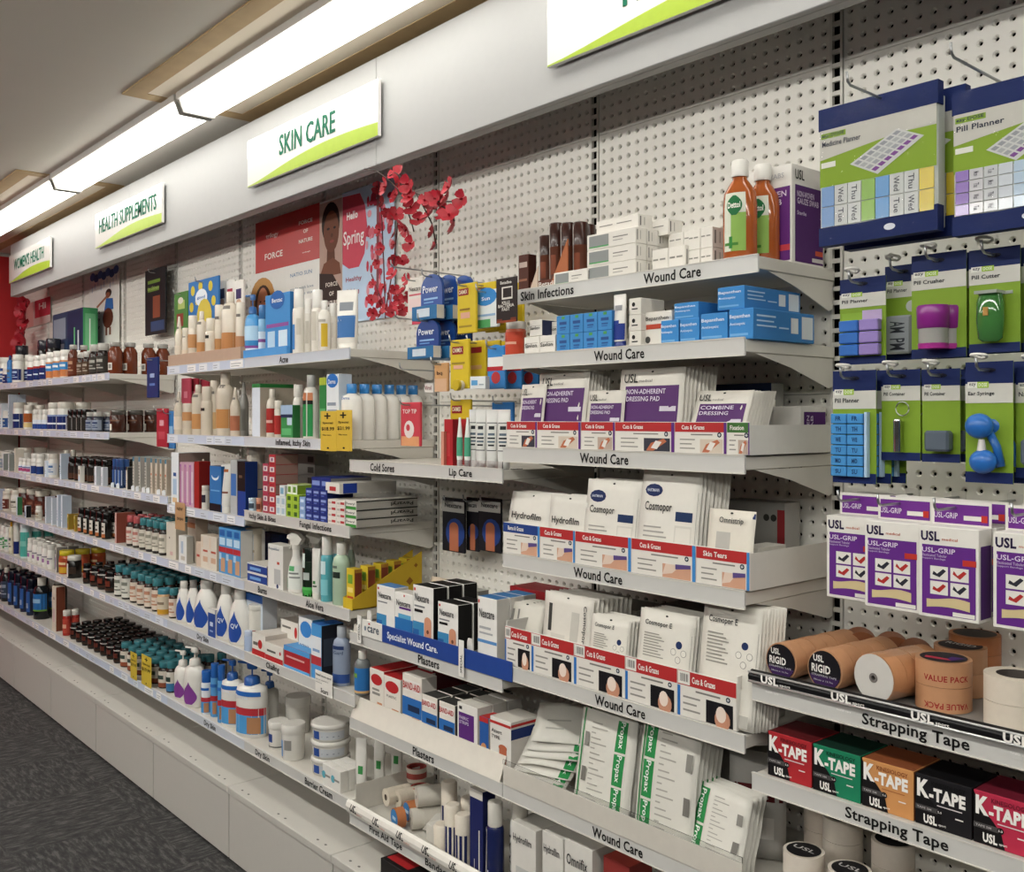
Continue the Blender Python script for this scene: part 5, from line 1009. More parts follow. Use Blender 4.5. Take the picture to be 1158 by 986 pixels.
item('M3', 'plaster_box', 455, 477, 764, bx('#e2dcd2', '#cfc9c0', '#d9d4ca', d=.055, **bnd()), 'tall BAND-AID box beside the red-topped boxes', 'box', sb=.033, zb=zl)
item('M3', 'plaster_box', 477, 494.5, 787, bx('#e2dcd2', '#4a4a48', '#3a3a38', d=.05, **bnd()), 'short BAND-AID box, left of two', 'box', sb=.030, zb=zl, deep=4, dy=.055)
item('M3', 'plaster_box', 496.5, 514.5, 795, bx('#e2dcd2', '#4a4a48', '#3a3a38', d=.05, **bnd()), 'short BAND-AID box, right of two', 'box', sb=.030, zb=zl, deep=4, dy=.055)
item('M3', 'plaster_box', 517, 540, 797, bx('#e2dfd8', '#cfcac2', '#d6d2c9', d=.05, fp=[(.08, .06, .84, .80, '#5c2f78'), (.1, .86, .25, .93, '#3a3a3a')], ft=[('FABRIC', .14, .66, .6, .73, '#cfc2da'), ('STRIPS', .14, .56, .6, .63, '#cfc2da')]), 'white plaster box with purple panel', 'box', sb=.028, zb=zl, deep=3, dy=.055)
item('M3', 'plaster_box', 542, 552.5, 811, bx('#2d5ba0', '#b9b4ac', '#b0302e', d=.05, fp=[(0, .88, 1, 1, '#b5302e'), (.5, .28, .30, .30, '#c9905f')]), 'narrow blue plaster box with tan circle', 'box', sb=.026, zb=zl)
item('M3', 'plaster_box', 554, 578, 813, bx('#e0ddd6', '#d3cec6', '#d9d4cb', d=.10, fp=[(0, .86, 1, .92, '#b5302e'), (.45, .08, .8, .40, '#b5674a'), (.62, .40, .2, .1, '#b5674a')], ft=[('Assert', .1, .68, .6, .76, '#3a3a3a'), ('TYPE', .1, .56, .5, .63, '#3a3a3a')], sp=[(0, .62, 1, .84, '#26356a'), (0, .88, 1, .94, '#b5302e')]), 'white plaster box with heel picture and navy side band', 'box', sb=.024, zb=zl)
put('plaster_box', carton(.16, .05, .12, '#5c1c20', '#7a3030', '#4a1a1c'), 'dark red carton at the back of the second Plasters shelf', 'box', (PX(500, 1.86), YD(1.88), .6965))
# First Aid Tape tray with rolled white front
D = 1.606
rl = MB(); rl.prismx([(0, 0), (-.006, .010), (-.007, .022), (-.002, .034), (.006, .040), (.012, .038), (.012, 0)], -.368, .368, M('#dedbd3', .25))
rt = MB(); fnr = lambda p: (p[0], -.0085 + max(0, p[2] - .022) * .55, p[2])
for i in range(6):
    x = -.34 + i * .128; rt.text('USL', x, .013, x + .038, .033, P('#181818'), fat=.03, fn=fnr); rt.text('medical', x + .041, .013, x + .068, .017, P('#b5563c'), fn=fnr)
put('tray_front', [part('rolled_lip', rl), part('lettering', rt)], 'white rolled plastic front with repeated USL lettering on the First Aid Tape shelf', 'lip', ((k(2) + k(1)) / 2, YD(D) + .002, .402))
def side_panel(x, z, hh, y0, y1, label, col='#cfcbc2'):
    put('shelf_divider', [part('panel', MB().box(-.0015, 0, 0, .0015, y1 - y0, hh, M(col, .4)))], label, 'divider', (x, y0, z))
side_panel(k(2) + .012, .397, .085, YD(1.635), -.05, 'white end panel of the First Aid Tape tray')
ZT = .3965
def roll_stack(n, r1, wdt, col, core, face=None, gapc=None):
    out = []
    for i in range(n): out.append(part('roll', ring(MB(), r1 * .36, r1, i * wdt + .0004, (i + 1) * wdt - .0004, P(col), 'y', 20, P(core), P(face or col))))
    return out
X = lambda px, D: PX(px, D)
for px, D, n, l, col in ((436, 1.70, 3, 'white tape rolls lying in a row at the left of the tape tray', '#cdc3b2'), (449, 1.72, 4, 'second row of white tape rolls in the tape tray', '#c9bfae')):
    put('tape_rolls', roll_stack(n, .027, .028, col, '#6a5f55'), l, 'tape', (X(px, D), YD(D), ZT + .05), rz=-8)
def spool(col, disc):
    b = ring(MB(), .012, .030, 0, .028, P(col), 'y', 22, P('#555555')); d_ = MB(); d_.add([(.027 * math.cos(2 * math.pi * k_ / 20), -.0006, .027 * math.sin(2 * math.pi * k_ / 20)) for k_ in range(20)], [tuple(range(20))], P(disc))
    e_ = MB(); e_.rect(-.012, -.004, .014, .006, P('#b9cfe2'), -.0012)
    return [part('tape', b), part('disc', d_), part('print', e_)]
put('tape_spool', spool('#b5744c', '#3f7fb8'), 'tan tape spool with blue face in the front of the tape tray', 'tape', (X(449, 1.665), YD(1.655), ZT + .032), rz=-12)
put('tape_spool', spool('#b5744c', '#3a78b4'), 'tan tape spool with blue face behind the front one', 'tape', (X(463, 1.72), YD(1.71), ZT + .034), rz=-12)
for px, D, i, l in ((471, 1.86, 1, 'lower red-edged tape tin at the back of the tape tray'), (476, 1.80, 0, 'red-edged tape tin in front of the other tin')):
    m = ring(MB(), .026, .033, 0, .045, P('#d3c8ba'), 'z', 22, P('#8a3a34'), P('#a8453c')); m2 = ring(MB(), .0335, .0340, .012, .030, P('#a8524a'), 'z', 22)
    put('tape_tin', [part('tin', m), part('band', m2)], l, 'tape', (X(px, D), YD(D), ZT + .03 + .02 * i))
put('bandage_bag', pouch(.17, .07, .02, '#b9b6ae', seed=9, hole=False, wav=.004), 'clear bag of crepe bandage lying in the tape tray', 'packet', (X(492, 1.68), YD(1.72), ZT + .02), rx=-65, rz=20)
for px, D, zz, l in ((474, 1.72, .036, 'clear-wrapped crepe bandage lying in the middle of the tape tray'), (487, 1.75, .036, 'second clear-wrapped crepe bandage lying beside it'), (480, 1.74, .098, 'third clear-wrapped crepe bandage lying on the other two')):
    put('crepe_bandage', [part('roll', ring(MB(), .006, .031, 0, .12, M('#c2bdb2', .45, bump=.2, scale=120), 'y', 20, P('#8a857c')))], l, 'bandage', (X(px, D), YD(D) - .03, ZT + zz - .004), rz=-24)
put('bandage_box', carton(.07, .14, .05, '#c6c3bb', '#b0ada6', '#cfccc4', (), ()), 'clear-wrapped bandage box in the tape tray', 'box', (X(495, 1.70), YD(1.68), ZT), rz=-6)
for i, (px, D, hh, l) in enumerate(((501, 1.655, .075, 'round crepe bandage roll end at the tray front'), (508, 1.71, .175, 'navy-striped bandage roll standing behind the round end'), (512, 1.652, .150, 'navy-striped bandage roll at the tray front, left of two'), (524, 1.648, .140, 'navy-striped bandage roll at the tray front, right of two'), (530, 1.71, .155, 'plain bandage roll behind the navy-striped pair'))):
    r_ = .024 if i else .028
    b = MB(); L = [(0, r_ * .95, r_ * .95), (hh - .006, r_, r_), (hh, r_ * .8, r_ * .8)]; b.loft(L, M('#d8cfc0', .6, bump=.2, scale=120), 16)
    a = MB(); lo = MB()
    if i in (1, 2, 3):
        for q in range(-2, 3): a.arc(L, .006, hh * .62, q * 34 - 10, q * 34 + 10, P('#232a58'), 3)
    put('bandage_roll', [part('roll', b)] + ([part('stripes', a)] if a.f else []), l, 'bandage', (X(px, D + r_), YD(D) + r_, ZT))
for px0, px1, yt, l, c2 in ((531, 546, 893, 'tall navy spray carton at the tray end', '#22285a'), (549, 571, 906, 'navy can with white domed cap at the tray end', '#1a2350')):
    if 'carton' in l: item('M4', 'spray_carton', px0, px1, yt, bx('#22285a', '#1a1f48', '#cfc9bd', d=.045, fp=[(0, .90, 1, 1, '#d6d1c8'), (.7, .05, .78, .55, '#d6d1c8'), (.35, .06, .40, .2, '#d6d1c8')]), l, 'box', sb=.03)
    else: item('M4', 'spray_can', px0, px1, yt, bt('can', '#1a2350', '#dad6cd', [(.02, .68, -85, -40, '#d3cfc8'), (.05, .2, -30, -20, '#c9c9d6')]), l, 'can', sb=.02)
put('shelf_poster_box', carton(.20, .16, .05, '#1a1818', '#141212', '#1a1818', (), (), (), (), 0, ((.05, .1, .6, .5, '#a5262a'),)), 'black and red box lying on the plinth below the bandage tray', 'box', (-2.36, YD(1.60), .279), rz=0)
put('box_print', [part('lettering', MB().text('AID', -.06, -.03, .03, .02, P('#e6e0da'), fat=.02).text('FIRST', -.06, .03, .05, .06, P('#e6e0da'), fat=.02).xf(Matrix.Rotation(R(-90), 4, 'X')))], 'x', 'x', (0, 0, 0)) if False else None

# ------------------------------------------------------------------ wound care bay
# W1
def brown_display():
    out = []
    t_ = MB(); t_.box(-.085, 0, 0, .085, .003, .022, P('#5a2c1e')); t_.box(-.085, .003, 0, .085, .10, .002, P('#5a2c1e'))
    out.append(part('tray', t_))
    d_ = MB(); d_.prism([(-.01, .003), (.055, .003), (.055, .115)], -.002, .001, P('#a8623c')); d_.prism([(-.085, .003), (-.055, .003), (-.055, .06)], -.002, .001, P('#c9b5a2')); out.append(part('copper_flap', d_))
    l_ = MB(); l_.text('Betadine', -.05, .006, .03, .017, P('#e0d8cf'), y=-.003); out.append(part('lettering', l_))
    return out
DW = 1.665; xw = PX(626, DW + .02)
put('counter_display', brown_display(), 'dark brown Betadine display tray with copper flap on the top wound care shelf', 'tray', (xw, YD(DW + .018), 1.9705))
for i, (dx, dy_, hh) in enumerate(((-.062, .012, .140), (-.022, .010, .166), (.020, .010, .160), (.062, .012, .156), (-.042, .056, .16), (.0, .054, .166), (.044, .056, .158))):
    L = [(0, .0190, .0190), (hh * .62, .0195, .0195), (hh * .63, .0200, .0200), (hh * .98, .0200, .0200), (hh, .017, .017)]
    b = MB(); b.loft(L[:3], G('#5a3020'), 14); c_ = MB(); c_.loft(L[2:], G('#33170f'), 14); a = MB(); a.arc(L, .01, hh * .95, -25, -12, P('#a9a09a'), 2); a.arc(L, hh * .2, hh * .5, -8, 40, P('#7a3f28'), 4)  # first arc is a painted silver highlight, second arc the label
    put('antiseptic_bottle', [part('body', b), part('cap', c_), part('label', a)], 'dark brown round antiseptic bottle standing in the Betadine display', 'bottle', (xw + dx, YD(DW + .022) + .02 + dy_, 1.9732), group='brown antiseptic bottles in the display')
item('W1', 'antiseptic_carton', 586, 597.5, 288, bx('#4a2418', '#3a1a12', '#3a1c14', d=.03, fp=[(.1, .66, .9, .8, '#b5a298'), (.1, .3, .9, .36, '#8a5a44')]), 'dark brown carton at the left end of the top wound care shelf', 'box', sb=.03)
gb = dict(fp=[(.05, .16, .46, .88, '#8a8d8c'), (.05, .12, .46, .2, '#4a9a58'), (.55, .55, .85, .62, '#8b8983'), (.55, .35, .75, .41, '#a5a29b')])
sd = [(.12, .2, .2, .85, '#6b6965'), (.4, .25, .46, .8, '#a8a59e')]
def gauze(label, px0, px1, yt, yb_, sb, d=.04, n=1, nz=1, deep=1, f=None):
    item('W1', 'gauze_carton', px0, px1, yt, bx('#dedad2', '#e2dfd8', '#d6d2ca', d=d, sp=sd, **(f or gb)), label, 'box', sb=sb, n=n, nz=nz, deep=deep, dy=d + .002, yb=yb_)
gauze('low white carton with grey and green print before the gauze stack', 626, 664, 306, None, .012)
gauze('white carton with grey and green print in the three-high gauze stack', 663.5, 719, 261, None, .02, .038, nz=3, deep=3)
pl_ = dict(fp=[(.08, .55, .4, .62, '#8b8983'), (.5, .55, .85, .62, '#8b8983')])
gauze('plain white carton lying on top of the gauze stack', 674, 722, 246, 262, .05, .05, n=1, f=pl_)
gauze('plain white carton lying behind on the gauze stack', 722, 756, 250, 268, .10, .05, n=1, f=pl_)
gauze('small plain white carton in the double row before the antiseptic bottles', 737, 775, 280, None, .05, .04, n=2, f=pl_)
gauze('small plain white carton stacked two high beside the antiseptic bottles', 778, 806, 258, None, .06, .06, n=2, nz=2, f=pl_)
gauze('small plain white carton behind the double row on the top shelf', 756, 790, 262, 281, .11, .05, n=2, f=pl_)
def dettol():
    w_, h_ = .074, .232; L = [(0, .034, .021), (.004, .037, .024), (.125, .037, .024), (.150, .034, .022), (.170, .022, .016), (.178, .0155, .0135), (.186, .0155, .0135)]
    b = MB(); b.loft(L, M('#b8602c', .12, trans=.25, coat=.4, var=.03), 20, cy=.024)
    c_ = MB(); c_.loft([(.184, .018, .018), (.186, .0185, .0185), (.216, .0185, .0185), (.219, .0165, .0165)], G('#e2dfd8'), 18, cy=.024)
    l_ = MB(); l_.arc(L, .024, .148, -50, 30, P('#d6d9c8'), 8, cy=.024, rows=4); l_.arc(L, .024, .105, -20, 30, P('#86ab52'), 6, cy=.024, off=.0010, rows=2); l_.arc(L, .100, .142, -36, 18, P('#1f6a3c'), 8, cy=.024, off=.0014, rows=8, shape=lambda t: max(.05, math.sin(math.pi * min(.98, max(.04, t)))) ** .6)
    l_.arc(L, .036, .042, -45, 5, P('#3f7a2c'), 4, cy=.024, off=.0016); l_.arc(L, .030, .055, -26, -14, P('#2f7a34'), 2, cy=.024, off=.0018)
    t_ = MB(); t_.text('Dettol', -.020, .115, .008, .128, P('#eef0e6'), fat=.02, fn=lambda p: (p[0], .024 - .0262 * math.sqrt(max(.05, 1 - (p[0] / .038) ** 2)), p[2]))
    return [part('body', b), part('cap', c_), part('label', l_), part('lettering', t_)]
db = dettol()
put('antiseptic_bottle', db, 'amber antiseptic bottle with green round Dettol label and white cap, front one', 'bottle', (PX(838, 1.72), YD(1.705), 1.9705), rz=20)
put('antiseptic_bottle', db, 'second amber antiseptic bottle half hidden behind the front one', 'bottle', (PX(838, 1.72) + .012, YD(1.77), 1.9705), rz=20)
usl = [('USL', .10, .86, .42, .95, '#202020')]
put('gauze_swab_box', carton(.115, .125, .215, '#dedbd5', '#dedbd5', '#d6d3cc', ((.16, .04, .97, .78, '#5f2a72'), (.3, .14, .97, .20, '#c4404a')), (('WOVEN', .28, .68, .9, .74, '#d9c9e0'), ('SWAB', .28, .60, .8, .66, '#d9c9e0'), ('SWABS', .40, .87, .85, .92, '#b0aeb0')),
    ((.10, .03, .97, .80, '#4a2060'), (.72, .12, .96, .17, '#c4523c'), (.62, .05, .96, .09, '#cfcac8')), (('USL', .08, .85, .36, .95, '#202020'), ('NON-WOVEN', .14, .68, .66, .74, '#cdbcd6'), ('GAUZE SWAB', .14, .61, .80, .67, '#cdbcd6'), ('Sterile', .14, .50, .42, .54, '#cdbcd6'))), 'white and purple USL non-woven gauze swab carton at the end of the top shelf', 'box', (-1.245, YD(1.81), 1.9705))
# W2
item('W2', 'cream_jar', 571, 596, 364, bt('jar', '#b55a44', '#ddd6cc', [(.05, .70, -88, 88, '#b8452f'), (.35, .42, -50, 50, '#d8a08a')]), 'red-labelled cream jar with white lid at the left of the second shelf', 'jar', sb=.02)
sv = dict(fp=[(.12, .62, .9, .66, '#b9b5ac')], ft=[('Savlon', .10, .40, .88, .62, '#1c1c1c')])
item('W2', 'savlon_box', 592.5, 628, 380, bx('#e0dcd4', '#cfcac1', '#d9d5cc', d=.09, **sv), 'white Savlon carton in the bottom row of the small stack', 'box', n=2, sb=.014)
item('W2', 'savlon_box', 598.5, 613, 362, bx('#e0dcd4', '#2a2f4a', '#d9d5cc', d=.09, **sv), 'white Savlon carton on top of the small stack', 'box', sb=.016, yb=380)
item('W2', 'savlon_box', 616, 632, 364, bx('#dcd8cf', '#cfcac1', '#d9d5cc', d=.05, **sv), 'white Savlon carton at the back of the small stack', 'box', sb=.05, yb=381)
item('W2', 'antiseptic_box', 629, 692, 354, bx('#3f86c2', '#2f6ba4', '#4a90cc', d=.05, fp=[(.42, .80, .66, .95, '#4f9a50'), (.25, .5, .8, .66, '#2a4f88'), (.3, .3, .75, .38, '#2a5590'), (.3, .2, .7, .25, '#2f5f9c')]), 'sky blue small carton with green leaf in the two-high block', 'box', n=4, nz=2, sb=.014)
item('W2', 'cream_tube', 693, 709.5, 333, sq('#d9d6d0', '#1f2f78', [(.16, .46, -70, 70, '#1f3584'), (.46, .52, -70, 10, '#27408f'), (.70, .80, -40, 30, '#8f9094')], .55), 'white and navy squeeze tube standing on its cap', 'tube', sb=.016)
bpt = [('Bepanthen', .06, .66, .9, .82, '#dfeaf4'), ('Antiseptic', .06, .44, .7, .56, '#cfe0f0')]
item('W2', 'ointment_box', 711, 725, 337, bx('#d9d5cc', '#cfcac1', '#d0ccc3', d=.08, fp=[(.4, .62, .14, .14, '#202020'), (.25, .3, .75, .38, '#3a3a38')]), 'white box with black dot in the three-high column', 'box', nz=3, sb=.014)
item('W2', 'ointment_box', 729, 760, 352, bx('#d9d5cc', '#cfcac1', '#d0ccc3', d=.08, fp=[(.05, .50, .95, .64, '#b5452f'), (.12, .2, .10, .10, '#4a4a48')], ft=[('Bepanthen', .06, .72, .9, .86, '#3a3a3a')]), 'white Bepanthen carton with red stripe', 'box', sb=.03)
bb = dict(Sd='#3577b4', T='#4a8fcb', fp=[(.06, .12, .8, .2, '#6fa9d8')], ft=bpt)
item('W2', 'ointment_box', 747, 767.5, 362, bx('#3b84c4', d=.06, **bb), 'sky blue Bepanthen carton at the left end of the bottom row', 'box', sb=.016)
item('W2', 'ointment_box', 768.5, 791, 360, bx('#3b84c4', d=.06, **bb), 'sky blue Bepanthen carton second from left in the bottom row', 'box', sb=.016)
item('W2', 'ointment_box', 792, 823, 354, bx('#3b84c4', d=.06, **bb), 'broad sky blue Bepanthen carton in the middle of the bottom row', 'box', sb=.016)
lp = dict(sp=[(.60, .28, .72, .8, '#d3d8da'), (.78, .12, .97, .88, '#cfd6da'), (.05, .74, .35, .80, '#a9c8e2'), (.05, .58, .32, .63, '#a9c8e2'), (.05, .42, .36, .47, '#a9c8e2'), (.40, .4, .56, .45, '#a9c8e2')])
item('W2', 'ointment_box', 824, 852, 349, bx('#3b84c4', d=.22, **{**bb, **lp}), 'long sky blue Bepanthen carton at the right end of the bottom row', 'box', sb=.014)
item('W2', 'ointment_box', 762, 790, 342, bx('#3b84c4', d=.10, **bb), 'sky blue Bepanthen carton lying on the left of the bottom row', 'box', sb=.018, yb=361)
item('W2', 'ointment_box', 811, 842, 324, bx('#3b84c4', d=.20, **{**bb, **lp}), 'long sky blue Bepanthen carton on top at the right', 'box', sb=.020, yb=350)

# dressing trays W3, W4, W5
def dress_tray(sh, pxs, heads, cols, bars, pics, hh, label, wall_h, texts_=None, dep=.30):
    D = SH[sh][3] + .004; z = SH[sh][2] + .0003; xs = [PX(p, D) for p in pxs]; xc = (xs[0] + xs[-1]) / 2
    out = []
    fr = MB(); fr.box(xs[0] - xc, .0015, 0, xs[-1] - xc, .004, hh, M('#d9d6d0', .3)); out.append(part('front_wall', fr))
    for s_ in (0, 1):
        m = MB(); x = (xs[0] if s_ == 0 else xs[-1] - .003) - xc; m.box(x, .004, 0, x + .003, dep, wall_h, M('#d6d3cc', .35)); out.append(part('side_wall', m))
    b_ = MB(); b_.box(xs[0] - xc + .003, .004, 0, xs[-1] - xc - .003, dep, .003, M('#cfccc5', .4)); out.append(part('base', b_))
    for i in range(len(xs) - 1):
        x0, x1 = xs[i] - xc + .0008, xs[i + 1] - xc - .0008; w_ = x1 - x0
        c_ = MB(); c_.box(x0, 0, .001, x1, .0013, hh - .001, P('#dcd8d0'))
        p_ = MB(); p_.rect(x0, hh * .68, x1, hh - .001, P(cols[i]), -.0003)
        bw = w_ * .05; bx0 = x1 - bw if bars[1] == 'r' else x0
        p_.rect(bx0, .001, bx0 + bw, hh - .001 if bars[1] == 'r' else hh * .66, P(bars[0]), -.0005)
        p_.ell(x1 - w_ * .13, hh * .60, .0055, .0055, P('#2a3442'), -.0007); p_.rect(x1 - w_ * .13 - .003, hh * .60 - .0008, x1 - w_ * .13 + .003, hh * .60 + .0008, P('#d6d9dc'), -.0010); p_.rect(x1 - w_ * .13 - .0008, hh * .60 - .003, x1 - w_ * .13 + .0008, hh * .60 + .003, P('#d6d9dc'), -.0010)
        for q in range(3): p_.rect(x0 + w_ * .10, hh * (.14 + .14 * q), x0 + w_ * (.40 - .06 * (q % 2)), hh * (.18 + .14 * q), P('#8f8c86'), -.0005)
        p_.rect(x0 + w_ * .32, hh * .58, x0 + w_ * .74, hh * .62, P('#7c7974'), -.0005)
        px0, px1 = x0 + w_ * .50, x0 + w_ * .93
        if pics == 'hand':
            p_.rect(px0, .002, px1, hh * .46, P(('#3a3a44', '#cdbfae', '#b5a294')[i % 3]), -.0005)
            p_.face([(px0 + w_ * .04, .003), (px0 + w_ * .16, .003), (px1 - w_ * .05, hh * .36), (px1 - w_ * .10, hh * .45), (px0 + w_ * .12, hh * .30)], P('#b5694a'), -.0008)
            p_.face([(px0 + w_ * .12, hh * .14), (px0 + w_ * .22, hh * .10), (px0 + w_ * .30, hh * .34), (px0 + w_ * .2, hh * .38)], P('#e2ddd6'), -.0011)
        elif pics == 'film':
            p_.rect(px0, .002, px1, hh * .40, P('#c99a80'), -.0005)
            p_.face([(px0, hh * .1), (px0 + w_ * .15, hh * .16), (px0 + w_ * .28, hh * .40), (px0 + w_ * .05, hh * .40)], P('#d9c3b2'), -.0008)
            p_.face([(px0 + w_ * .2, hh * .28), (px1, hh * .34), (px1, hh * .44), (px0 + w_ * .2, hh * .42)], P('#5a4a80'), -.0010)
        else:
            p_.rect(px0, .002, px1 + w_ * .02, hh * .50, P('#17161a'), -.0005)
            p_.ell((px0 + px1) / 2 + w_ * .06, hh * .15, w_ * .13, hh * .22, P('#c08a70'), -.0008); p_.ell((px0 + px1) / 2 + w_ * .04, hh * .26, w_ * .085, hh * .17, P('#e4d3c6'), -.0011)
            p_.rect(x0 + .001, hh * .70, x0 + w_ * .22, hh - .002, P('#e0ddd6'), -.0006)
            for q in range(7): p_.rect(x0 + w_ * (.05 + .022 * q), hh * .76, x0 + w_ * (.058 + .022 * q + .006 * (q % 2)), hh * .93, P('#4a4a48'), -.0009)
        l_ = MB(); tw = min(w_ * .62, .06); tx0 = x0 + (w_ * .26 if pics == 'tip' else w_ * .14); l_.text(heads[i], tx0, hh * .76, tx0 + tw, hh * .90, P('#ece8e2'), y=-.0010, fat=.02)
        out.append(part('printed_card', c_, [part('print', p_), part('lettering', l_)]))
    return put('dressing_tray', out, label, 'tray', (xc, YD(D), z))
RED = '#ae2f30'
dress_tray('W3', [573, 607.5, 657, 695.5, 763, 822, 848], ['Cuts & Grazes'] * 5 + ['Fixation'], [RED] * 5 + ['#3f6a34'], ('#5c2f78', 'r'), 'hand', .066, 'white tray fronted with red Cuts & Grazes cards and a green Fixation card', .06)
dress_tray('W4', [569, 610.5, 650.5, 714, 787, 848], ['Burns & Grazes', 'Cuts & Grazes', 'Cuts & Grazes', 'Cuts & Grazes', 'Skin Tears'], ['#25407f'] + [RED] * 4, ('#3f82c0', 'r'), 'film', .078, 'white tray fronted with one blue and four red cards, the last reading Skin Tears', .075)
dress_tray('W5', [571, 601, 649, 707, 766, 833], ['Cuts & Grazes'] * 5, [RED] * 5, ('#2f6fb8', 'l'), 'tip', .098, 'white tray fronted with red cards showing bandaged fingertips', .11, dep=.17)
# packets in W3
def pk(sh, pl, pr, yt, sb, fn, label, n=1, dy=.0085, rx=-8, rz=0, group=None, zoff=.003, skew=0):
    D = SH[sh][3] + sb; xa, xb = PX(pl, D), PX(pr, D); z = SH[sh][2] + zoff; mid = (pl + pr) / 2
    h_ = PZ(mid, yt, D + .01) - z; pr_ = fn(rp(xb - xa), rp(h_))
    for i in range(n):
        put('dressing_packet', pr_, label if i == 0 else label + ', spare queued behind', 'packet', ((xa + xb) / 2 + (skew * i), YD(D) + i * dy, z + random.uniform(-.002, .001) * (i > 0)), rx=rx + (random.uniform(-.4, .4) if i else 0), rz=rz + (random.uniform(-.5, .5) if i else 0), group=None if i == 0 else (label[:40] + ' spares'))
def uslp(seed, txt1='NON-ADHERENT', txt2='DRESSING PAD'):
    return lambda w_, h_: pouch(w_, h_, .0025, '#d9d4ca', ((.10, .02, .93, .78, '#563068'), (.66, .47, .9, .53, '#cfc8d4')), (('USL', .08, .82, .30, .93, '#1d1d1d'), ('medical', .32, .825, .52, .86, '#77746e'), (txt1, .14, .68, .74, .74, '#d8cce0'), (txt2, .14, .59, .66, .65, '#d8cce0')), .0015, seed)
pk('W3', 582, 612, 434, .02, uslp(1), 'leaning white and purple dressing packet at the left of the tray', rz=-4)
pk('W3', 603, 660, 420, .026, uslp(2), 'white and purple dressing packet, second from left, in the third shelf tray', n=7, skew=.003)
pk('W3', 660, 702, 441, .018, uslp(3), 'small white and purple dressing packet in the third shelf tray', n=8)
pk('W3', 695, 768, 415, .024, uslp(4), 'widest white and purple NON-ADHERENT dressing packet in the third shelf tray', n=9, skew=.004)
pk('W3', 773, 836, 436, .018, uslp(5, 'COMBINE', 'DRESSING'), 'slumped white dressing packet at the right of the third shelf tray', n=8, rx=-22, dy=.011)
put('gauze_swab_box', carton(.10, .10, .10, '#d6d2cb', '#d6d2cb', '#cfccc4', (), (), ((.12, .05, .97, .88, '#4a2060'),), (('WOVEN', .2, .15, .3, .8, '#cdbcd6', 90), ('SWAB', .35, .15, .45, .8, '#cdbcd6', 90))), 'white carton with purple end at the back of the third wound care shelf', 'box', (-1.235, YD(1.84), 1.566))
put('dressing_carton', carton(.20, .05, .150, '#24314f', '#a9a7a1', '#b9b6af', ((.1, .1, .9, .9, '#1f2b48'),), ()), 'grey carton with dark navy front at the back of the third shelf', 'box', (-1.38, YD(1.87), 1.570))
for i, (px, y_, hh) in enumerate(((812, 1.735, .105), (828, 1.78, .11), (846, 1.83, .115))):
    put('dressing_packet', pouch(.11, hh, .004, '#cfc9be', (), (), .003, 20 + i), 'plain off-white packet leaning at the back right of the third shelf tray', 'packet', (PX(px, y_), YD(y_), 1.569), rx=-14, group='plain packets at the back of the third shelf tray')
# packets in W4
def hydro(seed, name='Hydrofilm'):
    return lambda w_, h_: pouch(w_, h_, .0025, '#dcd8cf', ((.15, .05, .85, .38, '#a9abab'), (.2, .1, .6, .3, '#bcbdbb')), ((name, .10, .52, .80, .66, '#2a2a2a'),), .003, seed)
def cosm(seed, name='Cosmopor', big=0):
    fp = [(.22, .80, .15, .085, '#1f2c58'), (.62, .52, .90, .61, '#1f3258'), (.62, .06, .90, .48, '#cfcbc2'), (.64, .08, .88, .46, '#dcd8cf')] + [(.10, .08 + .045 * q, .50 - .05 * (q % 3), .095 + .045 * q, '#a3a09a') for q in range(9)] + [(.96, .05, .965, .8, '#8b8883')]
    return lambda w_, h_: pouch(w_, h_, .003, '#dedad1', tuple(fp), ((name, .10, .58, .56, .69, '#2b2b2b'), ('HARTMANN', .12, .785, .32, .815, '#c9cfdd')), .0015, seed)
pk('W4', 565, 618, 556, .02, hydro(31), 'tilted white Hydrofilm packet at the left of the fourth shelf tray', n=6, rz=-6, rx=-14, dy=.010)
pk('W4', 617, 660, 560, .016, hydro(32), 'white Hydrofilm packet, second from left, in the fourth shelf tray', n=7, dy=.010, skew=.004)
pk('W4', 657, 718, 542, .014, cosm(33), 'medium white Cosmopor packet with navy oval in the fourth shelf tray', n=7, skew=.003)
pk('W4', 718, 785, 531, .012, cosm(34), 'largest white Cosmopor packet with navy oval in the fourth shelf tray', n=8, skew=.004)
pk('W4', 796, 848, 576, .010, lambda w_, h_: pouch(w_, h_, .002, '#dcd6c9', ((.94, .9, 1, .97, '#2a3a6a'), (.2, .1, .5, .7, '#b5b2ab'), (.05, .03, .12, .1, '#1d1d1d')), (('Omnistrip', .25, .80, .78, .90, '#5a5a58'),), .0015, 35), 'white Omnistrip packet at the right of the fourth shelf tray')
put('omnistrip_box', carton(.05, .10, .07, '#d9d4ca', '#d0cbc0', '#dcd8ce', (), ()), 'small cream box behind the Omnistrip packet', 'box', (PX(856, 1.75), YD(1.72), 1.298))
put('dressing_carton', carton(.16, .06, .16, '#8d8a85', '#a39f99', '#9a9792', ((.7, .78, .05, .05, '#33312e'), (.82, .78, .05, .05, '#33312e'), (.88, .1, 1, .9, '#8a2c30')), ()), 'grey carton with red edge at the back of the fourth wound care shelf', 'box', (PX(862, 1.9), YD(1.87), 1.2915))
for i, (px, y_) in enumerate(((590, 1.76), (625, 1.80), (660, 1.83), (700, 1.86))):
    put('dressing_packet', pouch(.13, .115, .004, '#c6c1b6', (), (), .004, 60 + i), 'rumpled off-white packet at the back of the fourth shelf tray', 'packet', (PX(px, y_), YD(y_), 1.30), rx=-12, group='rumpled packets at the back of the fourth shelf tray')
